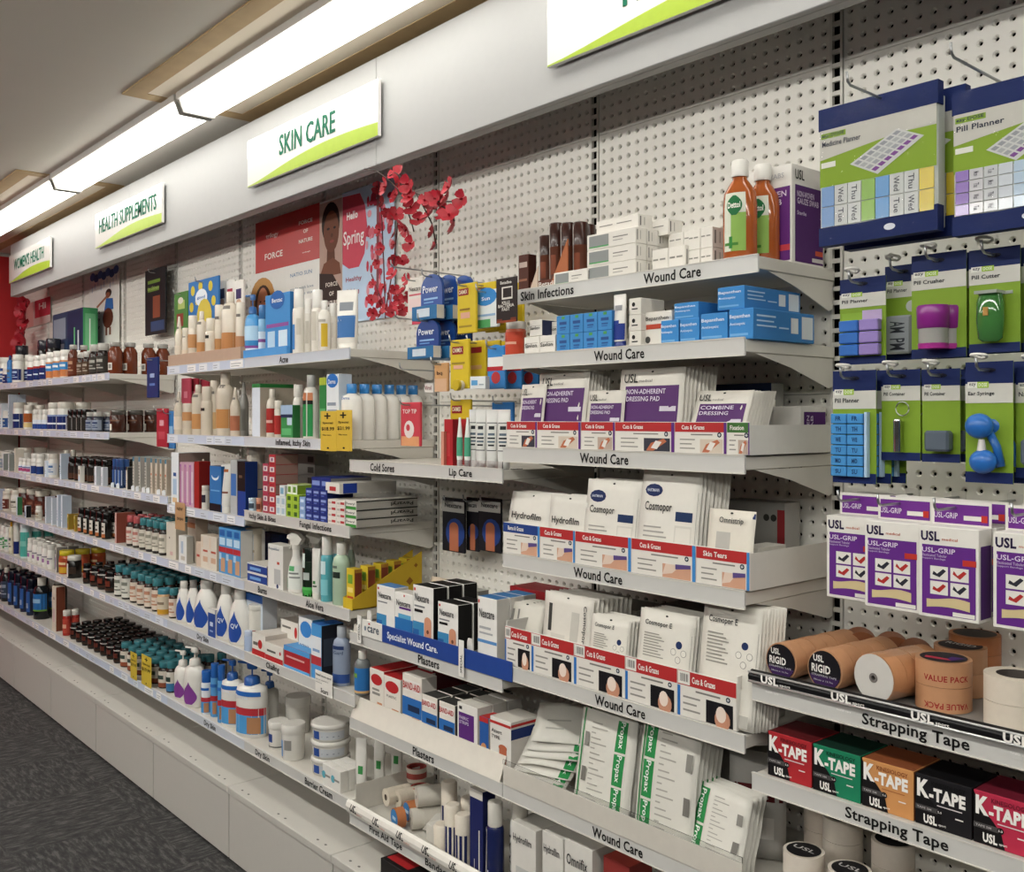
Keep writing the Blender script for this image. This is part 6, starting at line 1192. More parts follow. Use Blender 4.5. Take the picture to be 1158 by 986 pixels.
# packets in W5
def cose(seed):
    fp = [(.76, .68, .055, .055, '#1f2f58'), (.67, .60, .05, .05, '#8f8c86'), (.67, .60, .042, .042, '#dedad1'), (.85, .60, .05, .05, '#8f8c86'), (.85, .60, .042, .042, '#dedad1'), (.76, .525, .05, .05, '#8f8c86'), (.76, .525, .042, .042, '#dedad1'), (.96, .05, .965, .8, '#8b8883'), (.62, .02, .9, .12, '#b9b6ae')] + [(.12, .50 + .030 * q, .50 - .05 * (q % 3), .512 + .030 * q, '#9a978f') for q in range(9)]
    return lambda w_, h_: pouch(w_, h_, .003, '#dcd8ce', tuple(fp), (('Cosmopor E', .12, .82, .62, .89, '#26282c'),), .0015, seed)
pk('W5', 572, 606, 680, .06, lambda w_, h_: pouch(w_, h_, .003, '#d9d4c9', ((.1, .2, .2, .8, '#8b8883'), (.3, .3, .35, .8, '#8b8883')), (), .004, 41), 'folded white packet at the left of the fifth shelf tray', n=6, dy=.012, rx=-22, rz=14, zoff=.055)
pk('W5', 608, 664, 672, .018, lambda w_, h_: pouch(w_, h_, .004, '#dbd6cc', ((.12, .52, .2, .86, '#3f3f3d'), (.6, .3, .75, .8, '#c2beb5'), (.2, .3, .5, .5, '#cfcbc2')), (('Cosmopor', .82, .45, .9, .9, '#3a3a3a', -90),), .003, 42), 'upright white packet with sideways print in the fifth shelf tray', n=9, dy=.012, skew=.004)
pk('W5', 663, 706, 697, .014, cose(43), 'small Cosmopor E packet in the fifth shelf tray', n=7, dy=.009, skew=.003)
pk('W5', 716, 778, 692, .012, cose(44), 'medium Cosmopor E packet in the fifth shelf tray', n=8, dy=.008, skew=.003)
pk('W5', 786, 852, 684, .010, cose(45), 'largest Cosmopor E packet at the right of the fifth shelf tray', n=8, dy=.007, skew=.003)
put('plaster_carton', carton(.15, .10, .05, '#8f2428', '#b9b2aa', '#8a2226', (), ()), 'red-topped carton at the back left of the fifth wound care shelf', 'box', (PX(596, 1.82), YD(1.82), 1.11))
put('plaster_carton', carton(.13, .10, .10, '#b9b2aa', '#b0aaa2', '#b5aea6', (), ()), 'cream carton carrying the red-topped carton on the fifth shelf', 'box', (PX(596, 1.82), YD(1.82), 1.0045))
put('dressing_carton', carton(.22, .12, .155, '#b5b2ab', '#8f8c86', '#9a9791', ((.02, .82, .1, .95, '#a5302c'), (.3, .8, .8, .88, '#6b6964')), (('Cosmopor', .35, .80, .8, .88, '#4a4a48'),)), 'white Cosmopor carton at the back of the fifth wound care shelf', 'box', (PX(690, 1.84), YD(1.82), 1.0045))
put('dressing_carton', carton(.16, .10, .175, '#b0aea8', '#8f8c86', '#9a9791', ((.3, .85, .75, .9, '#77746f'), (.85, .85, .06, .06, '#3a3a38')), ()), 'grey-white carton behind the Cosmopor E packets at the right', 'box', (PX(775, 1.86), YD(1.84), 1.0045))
# W6: Propax packs behind a deep lip
D = 1.617; put('shelf_lip', [part('lip', MB().box(-.370, 0, 0, .370, .004, .052, M('#cbc6bc', .4), c=.001)), part('clear_edge', MB().box(-.370, .0, .052, .370, .002, .064, CLEAR))], 'deep plain grey-white lip along the sixth wound care shelf', 'lip', ((k(1) + k(0)) / 2, YD(D), .699))
GR = '#2f8a4c'
def propax(seed, xpos=.70, n=3, w2=.18):
    fp = [(xpos, .02 + i * (.96 / n), xpos + w2, .02 + (i + .93) * (.96 / n), GR) for i in range(n)] + [(.05, 0, .075, 1, GR)] + [(.24 + (.12 if xpos < .3 else 0), .08 + .05 * q, .52 + (.12 if xpos < .3 else 0) - .1 * (q % 3), .092 + .05 * q, '#a9a69e') for q in range(17)] + [((.82 if xpos < .3 else .12), .30, (.92 if xpos < .3 else .20), .44, '#77746e'), ((.82 if xpos < .3 else .12), .64, (.92 if xpos < .3 else .20), .78, '#8b8882')]
    ft = [('Propax', xpos + w2 * .22, .06 + i * (.96 / n), xpos + w2 * .80, (.06 + i * (.96 / n)) + .80 * (.96 / n), '#e8efe8', -90) for i in range(n)]
    return lambda w_, h_: pouch(w_, h_, .006, '#d8d5cc', tuple(fp), tuple(ft), .003, seed, False)
pk('W6', 650, 708, 808, .03, propax(51, .66, 3), 'white Propax pack with green side band standing left of centre', n=5, dy=.016, rx=-10, rz=5)
pk('W6', 718, 782, 815, .022, propax(52, .10, 3), 'white Propax pack with green band on its left edge', n=6, dy=.016, rx=-8)
pk('W6', 776, 838, 893, .018, propax(53, .02, 2, .22), 'short Propax pack leaning at the right end', n=4, dy=.016, rx=-14, rz=-4)
for i in range(6):
    put('dressing_packet', pouch(.16, .13, .006, '#d6d3ca', ((.78, .02, .95, .98, GR), (.2, .3, .5, .34, '#b5b2aa'), (.2, .5, .6, .54, '#b5b2aa')), (('Propax', .82, .1, .9, .8, '#e8efe8', -90),), .005, 70 + i, False), 'fanned Propax pack lying in the pile at the left end', 'packet', (-1.835 + .006 * i, YD(1.66) + .012 * i, .715 + .019 * i), rx=-68 + 2 * i, rz=20 + 3 * i, group='fanned Propax packs')
for i, px in enumerate((790, 806, 822)):
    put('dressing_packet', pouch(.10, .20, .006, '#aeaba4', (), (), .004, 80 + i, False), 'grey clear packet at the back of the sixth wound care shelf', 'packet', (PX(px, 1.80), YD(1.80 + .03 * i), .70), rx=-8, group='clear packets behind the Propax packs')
# W7: just above the picture's lower edge
for px0, px1, yt, l, tt, tb_ in ((578, 606, 934, 'white Hydrofilm carton, left of two, on the lowest wound care shelf', 'Hydrofilm', 0), (613, 637, 944, 'white Hydrofilm carton, right of two, on the lowest wound care shelf', 'Hydrofilm', 0), (638, 670, 955, 'white Omnifix carton with raised flap on the lowest wound care shelf', 'Omnifix', .03)):
    item('W7', 'film_carton', px0, px1, yt, bx('#d6d3cc', '#c4c0b8', '#cbc8c0', d=.14, fp=[(.2, .1, .8, .45, '#b9b9b6'), (.28, .16, .72, .38, '#d3d2cd')], ft=[(tt, .1, .74, .85, .86, '#3f3f40')], tab=tb_), l, 'box', sb=.03)
item('W7', 'spray_can', 576, 600, 893, bt('can', '#c9c9c6', '#bdb8ae', [], 1.0, 1, [('SPRAY', .12, .12, .42, .62, '#1c1c1c', 90)]), 'white SPRAY can at the left of the lowest wound care shelf', 'can', sb=.04)
item('W7', 'red_carton', 682, 712, 974, bx('#8a3430', '#7a2c28', '#a8453c', d=.08), 'dark red carton on the lowest wound care shelf', 'box', sb=.05)
# ------------------------------------------------------------------ hooks, hanging packs
def hook_parts(L, loop=False):
    m = MB(); m.tube([(0, .004, 0), (0, -.02, 0), (0, -L + .012, .001), (0, -L + .003, .006), (0, -L, .022)], .0024, STEEL, 8)
    b = MB(); b.box(-.014, -.003, -.010, .014, -.0005, .012, M('#d6d3cc', .4))
    out = [part('wire', m), part('peg_plate', b)]
    if loop:
        w_ = MB(); pts = [(-.013 + .026 * 0, -L * .55, .012)]
        pts = [(.012 * math.sin(t), -L - .002 - .014 * (1 - math.cos(t)) + .028, .020 + .006 * math.sin(t * .5)) for t in [2 * math.pi * q / 14 for q in range(15)]]
        w_.tube(pts, .0028, G('#e2dfd8'), 6); out.append(part('end_loop', w_))
    return out
_hk = {}
def hook(x, z, L, label='bright wire peg hook sticking out of the pegboard', loop=False, group='peg hooks on the pegboard'):
    kk = (round(L, 3), loop)
    if kk not in _hk: _hk[kk] = hook_parts(L, loop)
    return put('peg_hook', _hk[kk], label, 'hook', (x, -.001, z), group=group)
def at(pl, pr, yt, yb_, D):
    m = pl; xa, xb = PX(pl, D), PX(pr, D); z1 = PZ(m, yt, D); z0 = PZ(m, yb_, D); return (xa + xb) / 2, z0, xb - xa, z1 - z0
NV, LG, GY = '#182658', '#7d9c30', '#c9c9c4'
# two big medicine planner bags
def planner(w_, h_, seed, title):
    t = .032; b = MB(); rr = random.Random(seed)
    b.box(-w_ / 2, 0, 0, w_ / 2, t, h_ - .02, P('#b9bdb6'), c=.004)
    hd = MB(); hd.prism([(-w_ / 2 - .002, h_ * .84), (w_ / 2 + .002, h_ * .84), (w_ / 2 + .002, h_), (-w_ / 2 - .002, h_)], -.001, t * .6, M(NV, .5, spec=.12))
    ft_ = MB(); ft_.prism([(-w_ / 2 - .001, -.004), (w_ / 2 + .001, -.004), (w_ / 2 + .001, h_ * .16), (w_ * .2, h_ * .125), (-w_ * .1, h_ * .115), (-w_ / 2 - .001, h_ * .12)], -.0012, t * .7, M(NV, .5, spec=.12))
    cd = MB(); cd.rect(-w_ / 2 + .001, h_ * .70, w_ / 2 - .001, h_ * .84, P('#b5b3ab'), -.0006); cd.rect(-w_ / 2 + .001, h_ * .42, w_ / 2 - .001, h_ * .70, P('#7f9c2c'), -.0006)
    cd.face([(-w_ / 2 + .001, h_ * .62), (w_ * .1, h_ * .69), (w_ / 2 - .001, h_ * .72), (w_ / 2 - .001, h_ * .84), (-w_ / 2 + .001, h_ * .84)], P('#bcbab2'), -.0009)
    cd.rect(-w_ / 2 + .004, h_ * .775, -w_ / 2 + .055, h_ * .815, P(LG), -.0012)
    cd.rect(-w_ / 2 + .004, h_ * .56, -w_ / 2 + .034, h_ * .60, P('#d6d6cc'), -.0012)
    lt_ = MB(); lt_.text(title, -w_ / 2 + .006, h_ * .715, -w_ / 2 + .085, h_ * .755, P('#2a3040'), y=-.0014, fat=.02); lt_.text('ezy DOSE', -w_ / 2 + .006, h_ * .78, -w_ / 2 + .052, h_ * .81, P('#1c2440'), y=-.0016, fat=.02)
    # picture of the tray: pale slanted tray with purple edge
    pc = MB(); tr = [(-w_ * .22, h_ * .55), (w_ * .02, h_ * .44), (w_ * .40, h_ * .64), (w_ * .18, h_ * .73)]
    pc.face(tr, P('#c3c4c2'), -.0014)
    e = lambda u, v: (tr[0][0] * (1 - u) * (1 - v) + tr[1][0] * u * (1 - v) + tr[2][0] * u * v + tr[3][0] * (1 - u) * v, tr[0][1] * (1 - u) * (1 - v) + tr[1][1] * u * (1 - v) + tr[2][1] * u * v + tr[3][1] * (1 - u) * v)
    for i in range(4):
        for j in range(7):
            u0, u1, v0, v1 = .08 + i * .21, .08 + i * .21 + .15, .04 + j * .137, .04 + j * .137 + .10
            pc.face([e(u0, v0), e(u1, v0), e(u1, v1), e(u0, v1)], P(('#8f9197', '#a6a8aa', '#9b9da2', '#77488a')[i]), -.0018)
    # the pill boxes seen through the bag
    tr_ = MB(); cols = ['#5f86b8', '#b5b8b6', '#b9bcba', '#7aa53a', '#4f8abf', '#b5b8b6', '#b5b8b6', '#c9b43a'] if seed == 1 else ['#7a56a8', '#b5b3b8', '#b0b3b6', '#b5bcc4', '#9fb4c8', '#b5b8b6', '#b5b8b6', '#7aa53a']
    n = len(cols); cw = w_ * .96 / n; nr = 2 if seed == 1 else 4; z0, z1 = h_ * .12, h_ * (.42 if seed == 1 else .44)
    for i in range(n):
        for j in range(nr): tr_.box(-w_ * .48 + i * cw + .0008, -.0022, z0 + (z1 - z0) * j / nr + .0008, -w_ * .48 + (i + 1) * cw - .0008, 0, z0 + (z1 - z0) * (j + 1) / nr - .0008, M(cols[i], .2, coat=.4))
    for i in (1, 2, 5, 6):
        for j in range(nr): tr_.text(('Mon', 'Tue', 'Wed', 'Thu')[(i + j) % 4], -w_ * .48 + i * cw + cw * .3, z0 + (z1 - z0) * j / nr + .006, -w_ * .48 + i * cw + cw * .7, z0 + (z1 - z0) * (j + 1) / nr - .006, P('#4a4a50'), y=-.0026, rot=-90)
    # wrinkled clear film
    V = []; F = []; nx, nz = 22, 26
    for j in range(nz + 1):
        for i in range(nx + 1):
            u, v = i / nx, j / nz; V.append(((u - .5) * w_, -.0045 - .0003 * rr.random() - (.0022 if rr.random() < .07 else 0) - .001 * math.sin(6 * u + 4 * v), h_ * (.01 + .98 * v)))
    for j in range(nz):
        for i in range(nx): q = j * (nx + 1) + i; F.append((q, q + 1, q + nx + 2, q + nx + 1))
    fl = MB(); fl.add(V, F, FILM, True)
    lg = MB(); lg.ell(w_ * .12, h_ * .055, .011, .006, P('#d6d9e2'), -.0018)
    return [part('bag_body', b), part('header', hd), part('footer', ft_), part('card', cd), part('lettering', lt_), part('tray_picture', pc), part('pill_boxes', tr_), part('emblem', lg), part('clear_film', fl)]
x, z, w_, h_ = at(927, 1060, 125, 277, 1.66)
pl1 = planner(w_, h_, 1, 'Medicine Planner')
put('planner_pack', pl1, 'large bagged medicine planner pack with navy header hanging at the upper right', 'pack', (x, YD(1.66), z))
put('planner_pack', pl1, 'spare medicine planner pack hanging behind the large front one', 'pack', (x + .028, YD(1.702), z - .006))
hook(x + .01, z + h_ - .008, .415, 'bright wire hook carrying the large medicine planner packs', group=None)
x, z, w_, h_ = at(1078, 1222, 106, 265, 1.66)
put('planner_pack', planner(w_, h_, 2, 'Pill Planner'), 'large bagged pill planner pack cut by the right edge of the picture', 'pack', (x, YD(1.66), z))
hook(x - .05, z + h_ + .022, .415, 'bright wire hook above the pill planner pack at the right edge', group=None)

# hanging cards
def hang_card(w_, h_, title, content, sub='', foot=True, seed=0):
    c_ = MB(); c_.box(-w_ / 2, 0, 0, w_ / 2, .0012, h_, P(LG))
    hp = MB(); hp.prism([(-w_ / 2, h_ * .80), (w_ / 2, h_ * .80), (w_ / 2, h_), (-w_ / 2, h_)], -.0006, .0, P(NV))
    pr_ = MB(); pr_.rect(-w_ / 2, h_ * .66, w_ / 2, h_ * .82, P('#c6c5bd'), -.0010)
    pr_.rect(-w_ / 2 + .004, h_ * .785, -w_ / 2 + w_ * .50, h_ * .835, P('#dcdcd4'), -.0014); pr_.rect(-w_ / 2 + w_ * .26, h_ * .785, -w_ / 2 + w_ * .50, h_ * .835, P('#9dbf45'), -.0016)
    if foot: pr_.rect(-w_ / 2, 0, w_ / 2, h_ * .09, P(NV), -.0010)
    pr_.ell(0, h_ * .93, .012, .004, P('#0d1024'), -.0014)
    l_ = MB(); l_.text(title, -w_ / 2 + .005, h_ * .715, -w_ / 2 + w_ * .62, h_ * .755, P('#2a2c30'), y=-.0016, fat=.02); l_.text('ezy', -w_ / 2 + .007, h_ * .795, -w_ / 2 + w_ * .23, h_ * .825, P('#20263c'), y=-.0020); l_.text('DOSE', -w_ / 2 + w_ * .29, h_ * .795, -w_ / 2 + w_ * .47, h_ * .825, P('#eef2e0'), y=-.0022)
    out = [part('card', c_), part('header', hp), part('print', pr_), part('lettering', l_)]
    W = w_
    if content == 'grid':
        g = MB()
        for i in range(2):
            for j in range(3): g.box(-W * .44 + i * W * .44, -.016, h_ * (.10 + .14 * j), -W * .44 + (i + 1) * W * .44 - .002, -.0011, h_ * (.10 + .14 * (j + 1)) - .002, M(('#3f72c0', '#9a86c4')[i], .15, coat=.5), c=.002)
        s_ = MB(); s_.rect(W * .0, h_ * .48, W * .42, h_ * .62, P('#b5a2c4'), -.0014); s_.rect(-W * .45, h_ * .46, 0, h_ * .60, P('#86a83a'), -.0014); out += [part('pill_box', g), part('picture', s_)]
    elif content == 'ampm':
        g = MB(); g.box(-W * .36, -.022, h_ * .06, W * .36, -.0011, h_ * .46, M('#a9aeb2', .12, trans=.35, coat=.4), c=.004); t_ = MB(); t_.text('AM', -W * .2, h_ * .28, W * .2, h_ * .40, P('#2c3036'), y=-.0226, rot=-90); t_.text('PM', -W * .2, h_ * .10, W * .2, h_ * .22, P('#2c3036'), y=-.0226, rot=-90)
        s_ = MB(); s_.ell(W * .24, h_ * .56, W * .15, W * .15, P('#b9bbb8'), -.0016); out += [part('pill_box', g), part('box_lettering', t_), part('picture', s_)]
    elif content == 'crusher':
        g = MB(); L = [(h_ * .08, W * .25, W * .25), (h_ * .13, W * .26, W * .26)]; g.loft(L, G('#a8338c'), 20, cy=-.02)
        g2 = MB(); g2.loft([(h_ * .13, W * .25, W * .25), (h_ * .27, W * .25, W * .25)], M('#c6c3c0', .1, trans=.4), 20, cy=-.02)
        g3 = MB(); g3.loft([(h_ * .27, W * .24, W * .24), (h_ * .28, W * .27, W * .27), (h_ * .47, W * .28, W * .28), (h_ * .49, W * .26, W * .26)], G('#8a2a86'), 24, cy=-.02); out += [part('crusher_base', g), part('crusher_cup', g2), part('crusher_lid', g3)]
    elif content == 'cutter':
        g = MB(); g.loft([(h_ * .10, W * .15, .006), (h_ * .13, W * .24, .012), (h_ * .30, W * .27, .018), (h_ * .48, W * .26, .018), (h_ * .56, W * .22, .012)], M('#4f8f4a', .08, trans=.35, coat=.5), 20, cy=-.016)
        s_ = MB(); s_.box(-W * .22, -.036, h_ * .55, W * .22, -.004, h_ * .58, M('#c9cfc6', .1, trans=.4)); t_ = MB(); t_.box(-.004, -.0362, h_ * .34, .004, -.030, h_ * .42, P('#b58a4a')); out += [part('cutter_body', g), part('hinge', s_), part('blade_clip', t_)]
    elif content == 'blue7':
        g = MB(); t_ = MB()
        for i in range(2):
            for j in range(6):
                x0 = -W * .47 + i * W * .38; z0 = h_ * .06 + j * h_ * .094
                g.box(x0, -.014, z0, x0 + W * .38 - .0015, -.0011, z0 + h_ * .094 - .0015, M('#4a90cc', .18, coat=.5), c=.0015); t_.text(('SU', 'MO', 'TU', 'WE', 'TH', 'FR')[j], x0 + W * .12, z0 + h_ * .025, x0 + W * .25, z0 + h_ * .065, P('#173a66'), y=-.0146, fat=.03)
        s_ = MB(); s_.box(W * .30, -.012, h_ * .06, W * .36, -.0011, h_ * .63, P('#a9c4dc')); out += [part('pill_box', g), part('box_lettering', t_), part('box_edge', s_)]
    elif content == 'keyring':
        g = MB(); g.loft([(h_ * .10, W * .10, W * .10), (h_ * .42, W * .10, W * .10), (h_ * .43, W * .11, W * .11), (h_ * .46, W * .08, W * .08)], M('#c9c9c9', .15, metal=1), 16, cy=-.012)
        s_ = MB(); s_.tube([(W * .13 + W * .17 * math.cos(q / 12 * 2 * math.pi) - W * .05, -.006, h_ * .57 + W * .17 * math.sin(q / 12 * 2 * math.pi)) for q in range(13)], .0012, STEEL, 6); out += [part('pill_capsule', g), part('key_ring', s_)]
    elif content == 'greybox':
        g = MB(); g.box(-W * .30, -.024, h_ * .12, W * .34, -.0011, h_ * .34, M('#5a6470', .25), c=.004); out += [part('pill_box', g)]
    elif content == 'bulb':
        g = MB(); sph = lambda zc, rx_, cx_, mb_: mb_.loft([(zc - rx_ * math.cos(R(a_)), rx_ * max(.05, math.sin(R(a_))) * 1.08, rx_ * max(.05, math.sin(R(a_))) * .8) for a_ in range(0, 181, 15)], G('#2a68b4'), 22, cy=-.020, cx=cx_)
        sph(h_ * .47, W * .27, -W * .10, g)
        g2 = MB(); sph(h_ * .18, W * .26, -W * .02, g2); g2.loft([(h_ * .26, W * .10, W * .10), (h_ * .36, W * .06, W * .06)], G('#c9c6c0'), 10, cy=-.02, cx=-W * .05)
        g3 = MB(); g3.tube([(W * .05, -.010, h_ * .42), (W * .20, -.008, h_ * .30), (W * .28, -.006, h_ * .14)], .007, G('#2560a6'), 8); out += [part('bulb', g), part('lower_bulb', g2), part('nozzle', g3)]
    return out
def hc(pl, pr, yt, yb_, D, title, content, label, extra=0, loop=True):
    x, z, w_, h_ = at(pl, pr, yt, yb_, D); p_ = hang_card(w_, h_, title, content)
    put('hanging_card', p_, label, 'card pack', (x, YD(D), z))
    for i in range(extra): put('hanging_card', p_, label.split(' hanging')[0] + ', spare behind the front one', 'card pack', (x + .012 * (i + 1), YD(D) + .034 * (i + 1), z), group='spare cards of the ' + content)
    hook(x, z + h_ * .925, -YD(D) + .05, 'white-looped hook over the ' + label.split(' hanging')[0].split('green ')[-1].replace('card cut off', '%s card cut off' % title), loop, None)
hc(950, 1002, 317, 413, 1.76, 'Pill Planner', 'grid', 'green card with blue and purple pill grid hanging in the upper card row')
hc(1001, 1042, 302, 408, 1.80, 'Pill Planner', 'ampm', 'narrow green card with clear AM PM box hanging in the upper card row')
hc(1031, 1093, 290, 406, 1.74, 'Pill Crusher', 'crusher', 'green card with purple pill crusher hanging in the upper card row', 1)
hc(1096, 1154, 284, 400, 1.74, 'Pill Cutter', 'cutter', 'green card with clear green pill cutter hanging in the upper card row', 1)
hc(1158, 1216, 277, 395, 1.74, 'Pill Box', 'greybox', 'green card cut off by the right edge hanging in the upper card row')
hc(942, 991, 420, 545, 1.73, 'Pill Planner', 'blue7', 'green card with light blue weekly box hanging in the lower card row', 2)
hc(997, 1041, 419, 520, 1.75, 'Pill Container', 'keyring', 'green card with chrome key ring capsule hanging in the lower card row', 1)
hc(1043, 1086, 418, 522, 1.75, 'Pill Container', 'greybox', 'green card with small grey box hanging in the lower card row', 2)
hc(1092, 1146, 410, 545, 1.71, 'Ear Syringe', 'bulb', 'green card with blue rubber bulb syringe hanging in the lower card row', 1)
hc(1149, 1205, 412, 540, 1.73, 'Nasal Bulb', 'greybox', 'green card cut off by the right edge hanging in the lower card row')

# USL-GRIP boxes
def grip(w_, h_, d_):
    c_ = MB(); c_.box(-w_ / 2, 0, 0, w_ / 2, d_, h_, P('#dedbd4'), c=.001)
    tb_ = MB(); tb_.box(-w_ / 2, d_ - .002, h_, w_ / 2, d_, h_ + .042, P('#dedbd4')); tb_.rect(-w_ / 2 + .005, h_ + .003, w_ / 2 - .004, h_ + .037, P('#6a2f86'), d_ - .0026); tb_.rect(w_ * .05, h_ + .010, w_ * .34, h_ + .018, P('#dedbd4'), d_ - .0030); tb_.rect(w_ * .34, h_ + .008, w_ / 2 - .006, h_ + .020, P('#b5352c'), d_ - .0030)
    tl_ = MB(); tl_.text('USL-GRIP', -w_ * .45, h_ + .012, -w_ * .05, h_ + .022, P('#d9cce0'), y=d_ - .0034)
    p_ = MB(); p_.rect(-w_ / 2 + .006, .006, w_ / 2 - .005, h_ * .80, P('#5f2a80')); p_.rect(w_ * .24, h_ * .60, w_ / 2 - .004, h_ * .665, P('#b5352c'), -.0008)
    for i in range(2):
        for j in range(2):
            x0 = -w_ * .30 + i * w_ * .34; z0 = h_ * .26 + j * h_ * .165; p_.rect(x0, z0, x0 + w_ * .30, z0 + h_ * .145, P('#dcd9d2'), -.0008)
            p_.face([(x0 + .004, z0 + .008 + .004 * i), (x0 + w_ * .16, z0 + .004), (x0 + w_ * .27, z0 + h_ * .10), (x0 + w_ * .22, z0 + h_ * .12), (x0 + w_ * .12, z0 + .010), (x0 + .006, z0 + .014 + .004 * i)], P(('#a8302c', '#2a2a34')[(i + j) % 2]), -.0011)
    p_.add([(x, -.0011, z) for x, z in [(-w_ * .36 + w_ * .72 * t_, h_ * .11 + .004 * math.sin(3 * t_)) for t_ in [q / 8 for q in range(9)]]] + [(x, -.0011, z) for x, z in [(w_ * .36 - w_ * .72 * t_, h_ * .22 + .003 * math.sin(5 * t_)) for t_ in [q / 8 for q in range(9)]]], [tuple(range(18))], P('#c9b78c')); p_.rect(w_ * .08, h_ * .045, w_ * .44, h_ * .09, P('#dedbd4'), -.0010)
    s_ = MB(); s_.add([(w_ / 2 + .0005, .006, .006), (w_ / 2 + .0005, d_ - .004, .006), (w_ / 2 + .0005, d_ - .004, h_ * .82), (w_ / 2 + .0005, .006, h_ * .82)], [(0, 1, 2, 3)], P('#4a2068'))
    l_ = MB(); l_.text('USL', -w_ * .46, h_ * .84, -w_ * .14, h_ * .95, P('#2a2040'), y=-.0008, fat=.04); l_.text('medical', -w_ * .10, h_ * .855, w_ * .16, h_ * .885, P('#b5563c'), y=-.0008); l_.text('USL-GRIP', -w_ * .44, h_ * .715, w_ * .12, h_ * .77, P('#d9cce0'), y=-.0010); l_.text('Elasticated Tubular', -w_ * .44, h_ * .67, -w_ * .02, h_ * .70, P('#b5a2c4'), y=-.0010); l_.text('Support Bandage', -w_ * .44, h_ * .635, -w_ * .04, h_ * .66, P('#b5a2c4'), y=-.0010)
    return [part('carton_body', c_), part('hang_tab', tb_, [part('tab_lettering', tl_)]), part('print', p_), part('side_print', s_), part('lettering', l_)]
gp = grip(.104, .158, .05)
for x, D, dz, l in ((-.985, 1.70, 0, 'purple and white USL-GRIP carton at the left of the hanging row'), (-.888, 1.67, .0, 'purple and white USL-GRIP carton second in the hanging row'), (-.780, 1.66, 0, 'purple and white USL-GRIP carton third and nearest in the hanging row'), (-.653, 1.66, 0, 'purple and white USL-GRIP carton cut off by the right edge')):
    put('bandage_carton', gp, l, 'box', (x, YD(D), 1.294 + dz))
    put('bandage_carton', gp, l.replace('carton', 'spare carton behind the one', 1) if False else 'spare ' + l.replace(' at the', ' behind the one at the').replace(' second', ' behind the second').replace(' third', ' behind the third').replace(' cut', ' behind the one cut'), 'box', (x + .006, YD(D + .054), 1.294 + dz))
    hook(x - .01, 1.294 + .158 + .030, -YD(D) + .03, 'chrome hook tip over the USL-GRIP cartons', False, 'hooks over the USL-GRIP cartons')

# ------------------------------------------------------------------ strapping tape shelves
ZS = 1.1265
fb = MB(); fb.prismx([(0, 0), (-.004, .004), (-.005, .013), (0, .020), (.008, .023), (.012, .022), (.012, 0)], -.366, .366, M('#121214', .35, spec=.3))
rail = MB(); rail.tube([(-.366, -.004, .020), (.366, -.004, .020)], .0022, M('#b9b9b6', .35, metal=.4), 8); rail.tube([(-.366, -.003, .002), (.366, -.003, .002)], .003, M('#d6d6d4', .15, metal=.6), 8)
ut = MB()
for i in range(5):
    x = -.335 + i * .152; ut.text('USL', x, .004, x + .040, .020, P('#ece9e4'), y=-.0070, fat=.04); ut.text('sport', x + .043, .004, x + .066, .010, P('#ece9e4'), y=-.0070); ut.text('health care', x + .012, -.012, x + .040, -.008, P('#e4e2de'), y=-.0070)
put('tape_rail', [part('black_strip', fb), part('metal_edge', rail), part('lettering', ut)], 'black rounded rail with white USL lettering along the strapping tape shelf', 'rail', ((k(0) + .015 + k(-1)) / 2, YD(1.612), 1.121))
def disc_face(r_, txt):
    d_ = MB(); d_.add([(r_ * .93 * math.cos(2 * math.pi * q / 28), -.0006, r_ * .93 * math.sin(2 * math.pi * q / 28)) for q in range(28)], [tuple(range(28))], P('#17151a')); d_.add([(r_ * .9 * math.cos(R(200 + q * 14)), -.0010, r_ * .9 * math.sin(R(200 + q * 14))) for q in range(11)], [tuple(range(11))], P('#3a2450'))
    l_ = MB(); l_.text('USL', -r_ * .62, r_ * .36, -r_ * .02, r_ * .68, P('#e4e1dc'), y=-.0016, fat=.03); l_.text(txt, -r_ * .72, -r_ * .16, r_ * .36, r_ * .24, P('#e4e1dc'), y=-.0016, fat=.03); l_.text('STRAPPING TAPE', -r_ * .72, -r_ * .34, r_ * .7, -r_ * .24, P('#b5b2b8'), y=-.0016); l_.text('38mm x 13.7m', -r_ * .6, -r_ * .56, r_ * .5, -r_ * .48, P('#b5b2b8'), y=-.0016)
    return [part('disc', d_), part('lettering', l_)]
put('roll_riser', [part('riser', MB().box(-.362, 0, 0, .362, .30, .011, M('#8a8884', .4)))], 'thin grey mat under the strapping tape rolls', 'mat', ((k(0) + .015 + k(-1)) / 2, YD(1.63), 1.1150))
TAN = '#b98863'
def tape_tube(n, r_, wd, col, txt=None, wrap=False):
    out = []
    for i in range(n): out.append(part('tape_roll', ring(MB(), r_ * .3, r_ * (1 - .02 * (i % 2)), i * wd + .0009, (i + 1) * wd - .0009, M(col, .55, var=.06, bump=.2, scale=90), 'y', 26, P('#6b5a4a'))))
    if txt: out += disc_face(r_, txt)
    if wrap:
        out.append(part('core_disc', ring(MB(), r_ * .18, r_ * .97, -.0012, -.0004, M('#c9c6c0', .25), 'y', 26, P('#5a5552')))); out.append(part('core', ring(MB(), r_ * .10, r_ * .2, -.002, .004, P('#6f6a66'), 'y', 16)))
        f_ = MB(); ring(f_, r_ * 1.012, r_ * 1.02, -.003, n * wd * .8, FILM, 'y', 26); out.append(part('clear_wrap', f_))
    return out
put('tape_tube', tape_tube(6, .0365, .036, TAN, 'RIGID'), 'tube of tan rigid tape rolls with black RIGID face, leftmost', 'tape', (PX(888, 1.66), YD(1.645), ZS + .0368), rz=-4)
put('tape_tube', tape_tube(5, .039, .038, TAN, 'RIGID'), 'tube of tan rigid tape rolls with black RIGID face, second from left', 'tape', (PX(938, 1.66), YD(1.643), ZS + .0393), rz=-5)
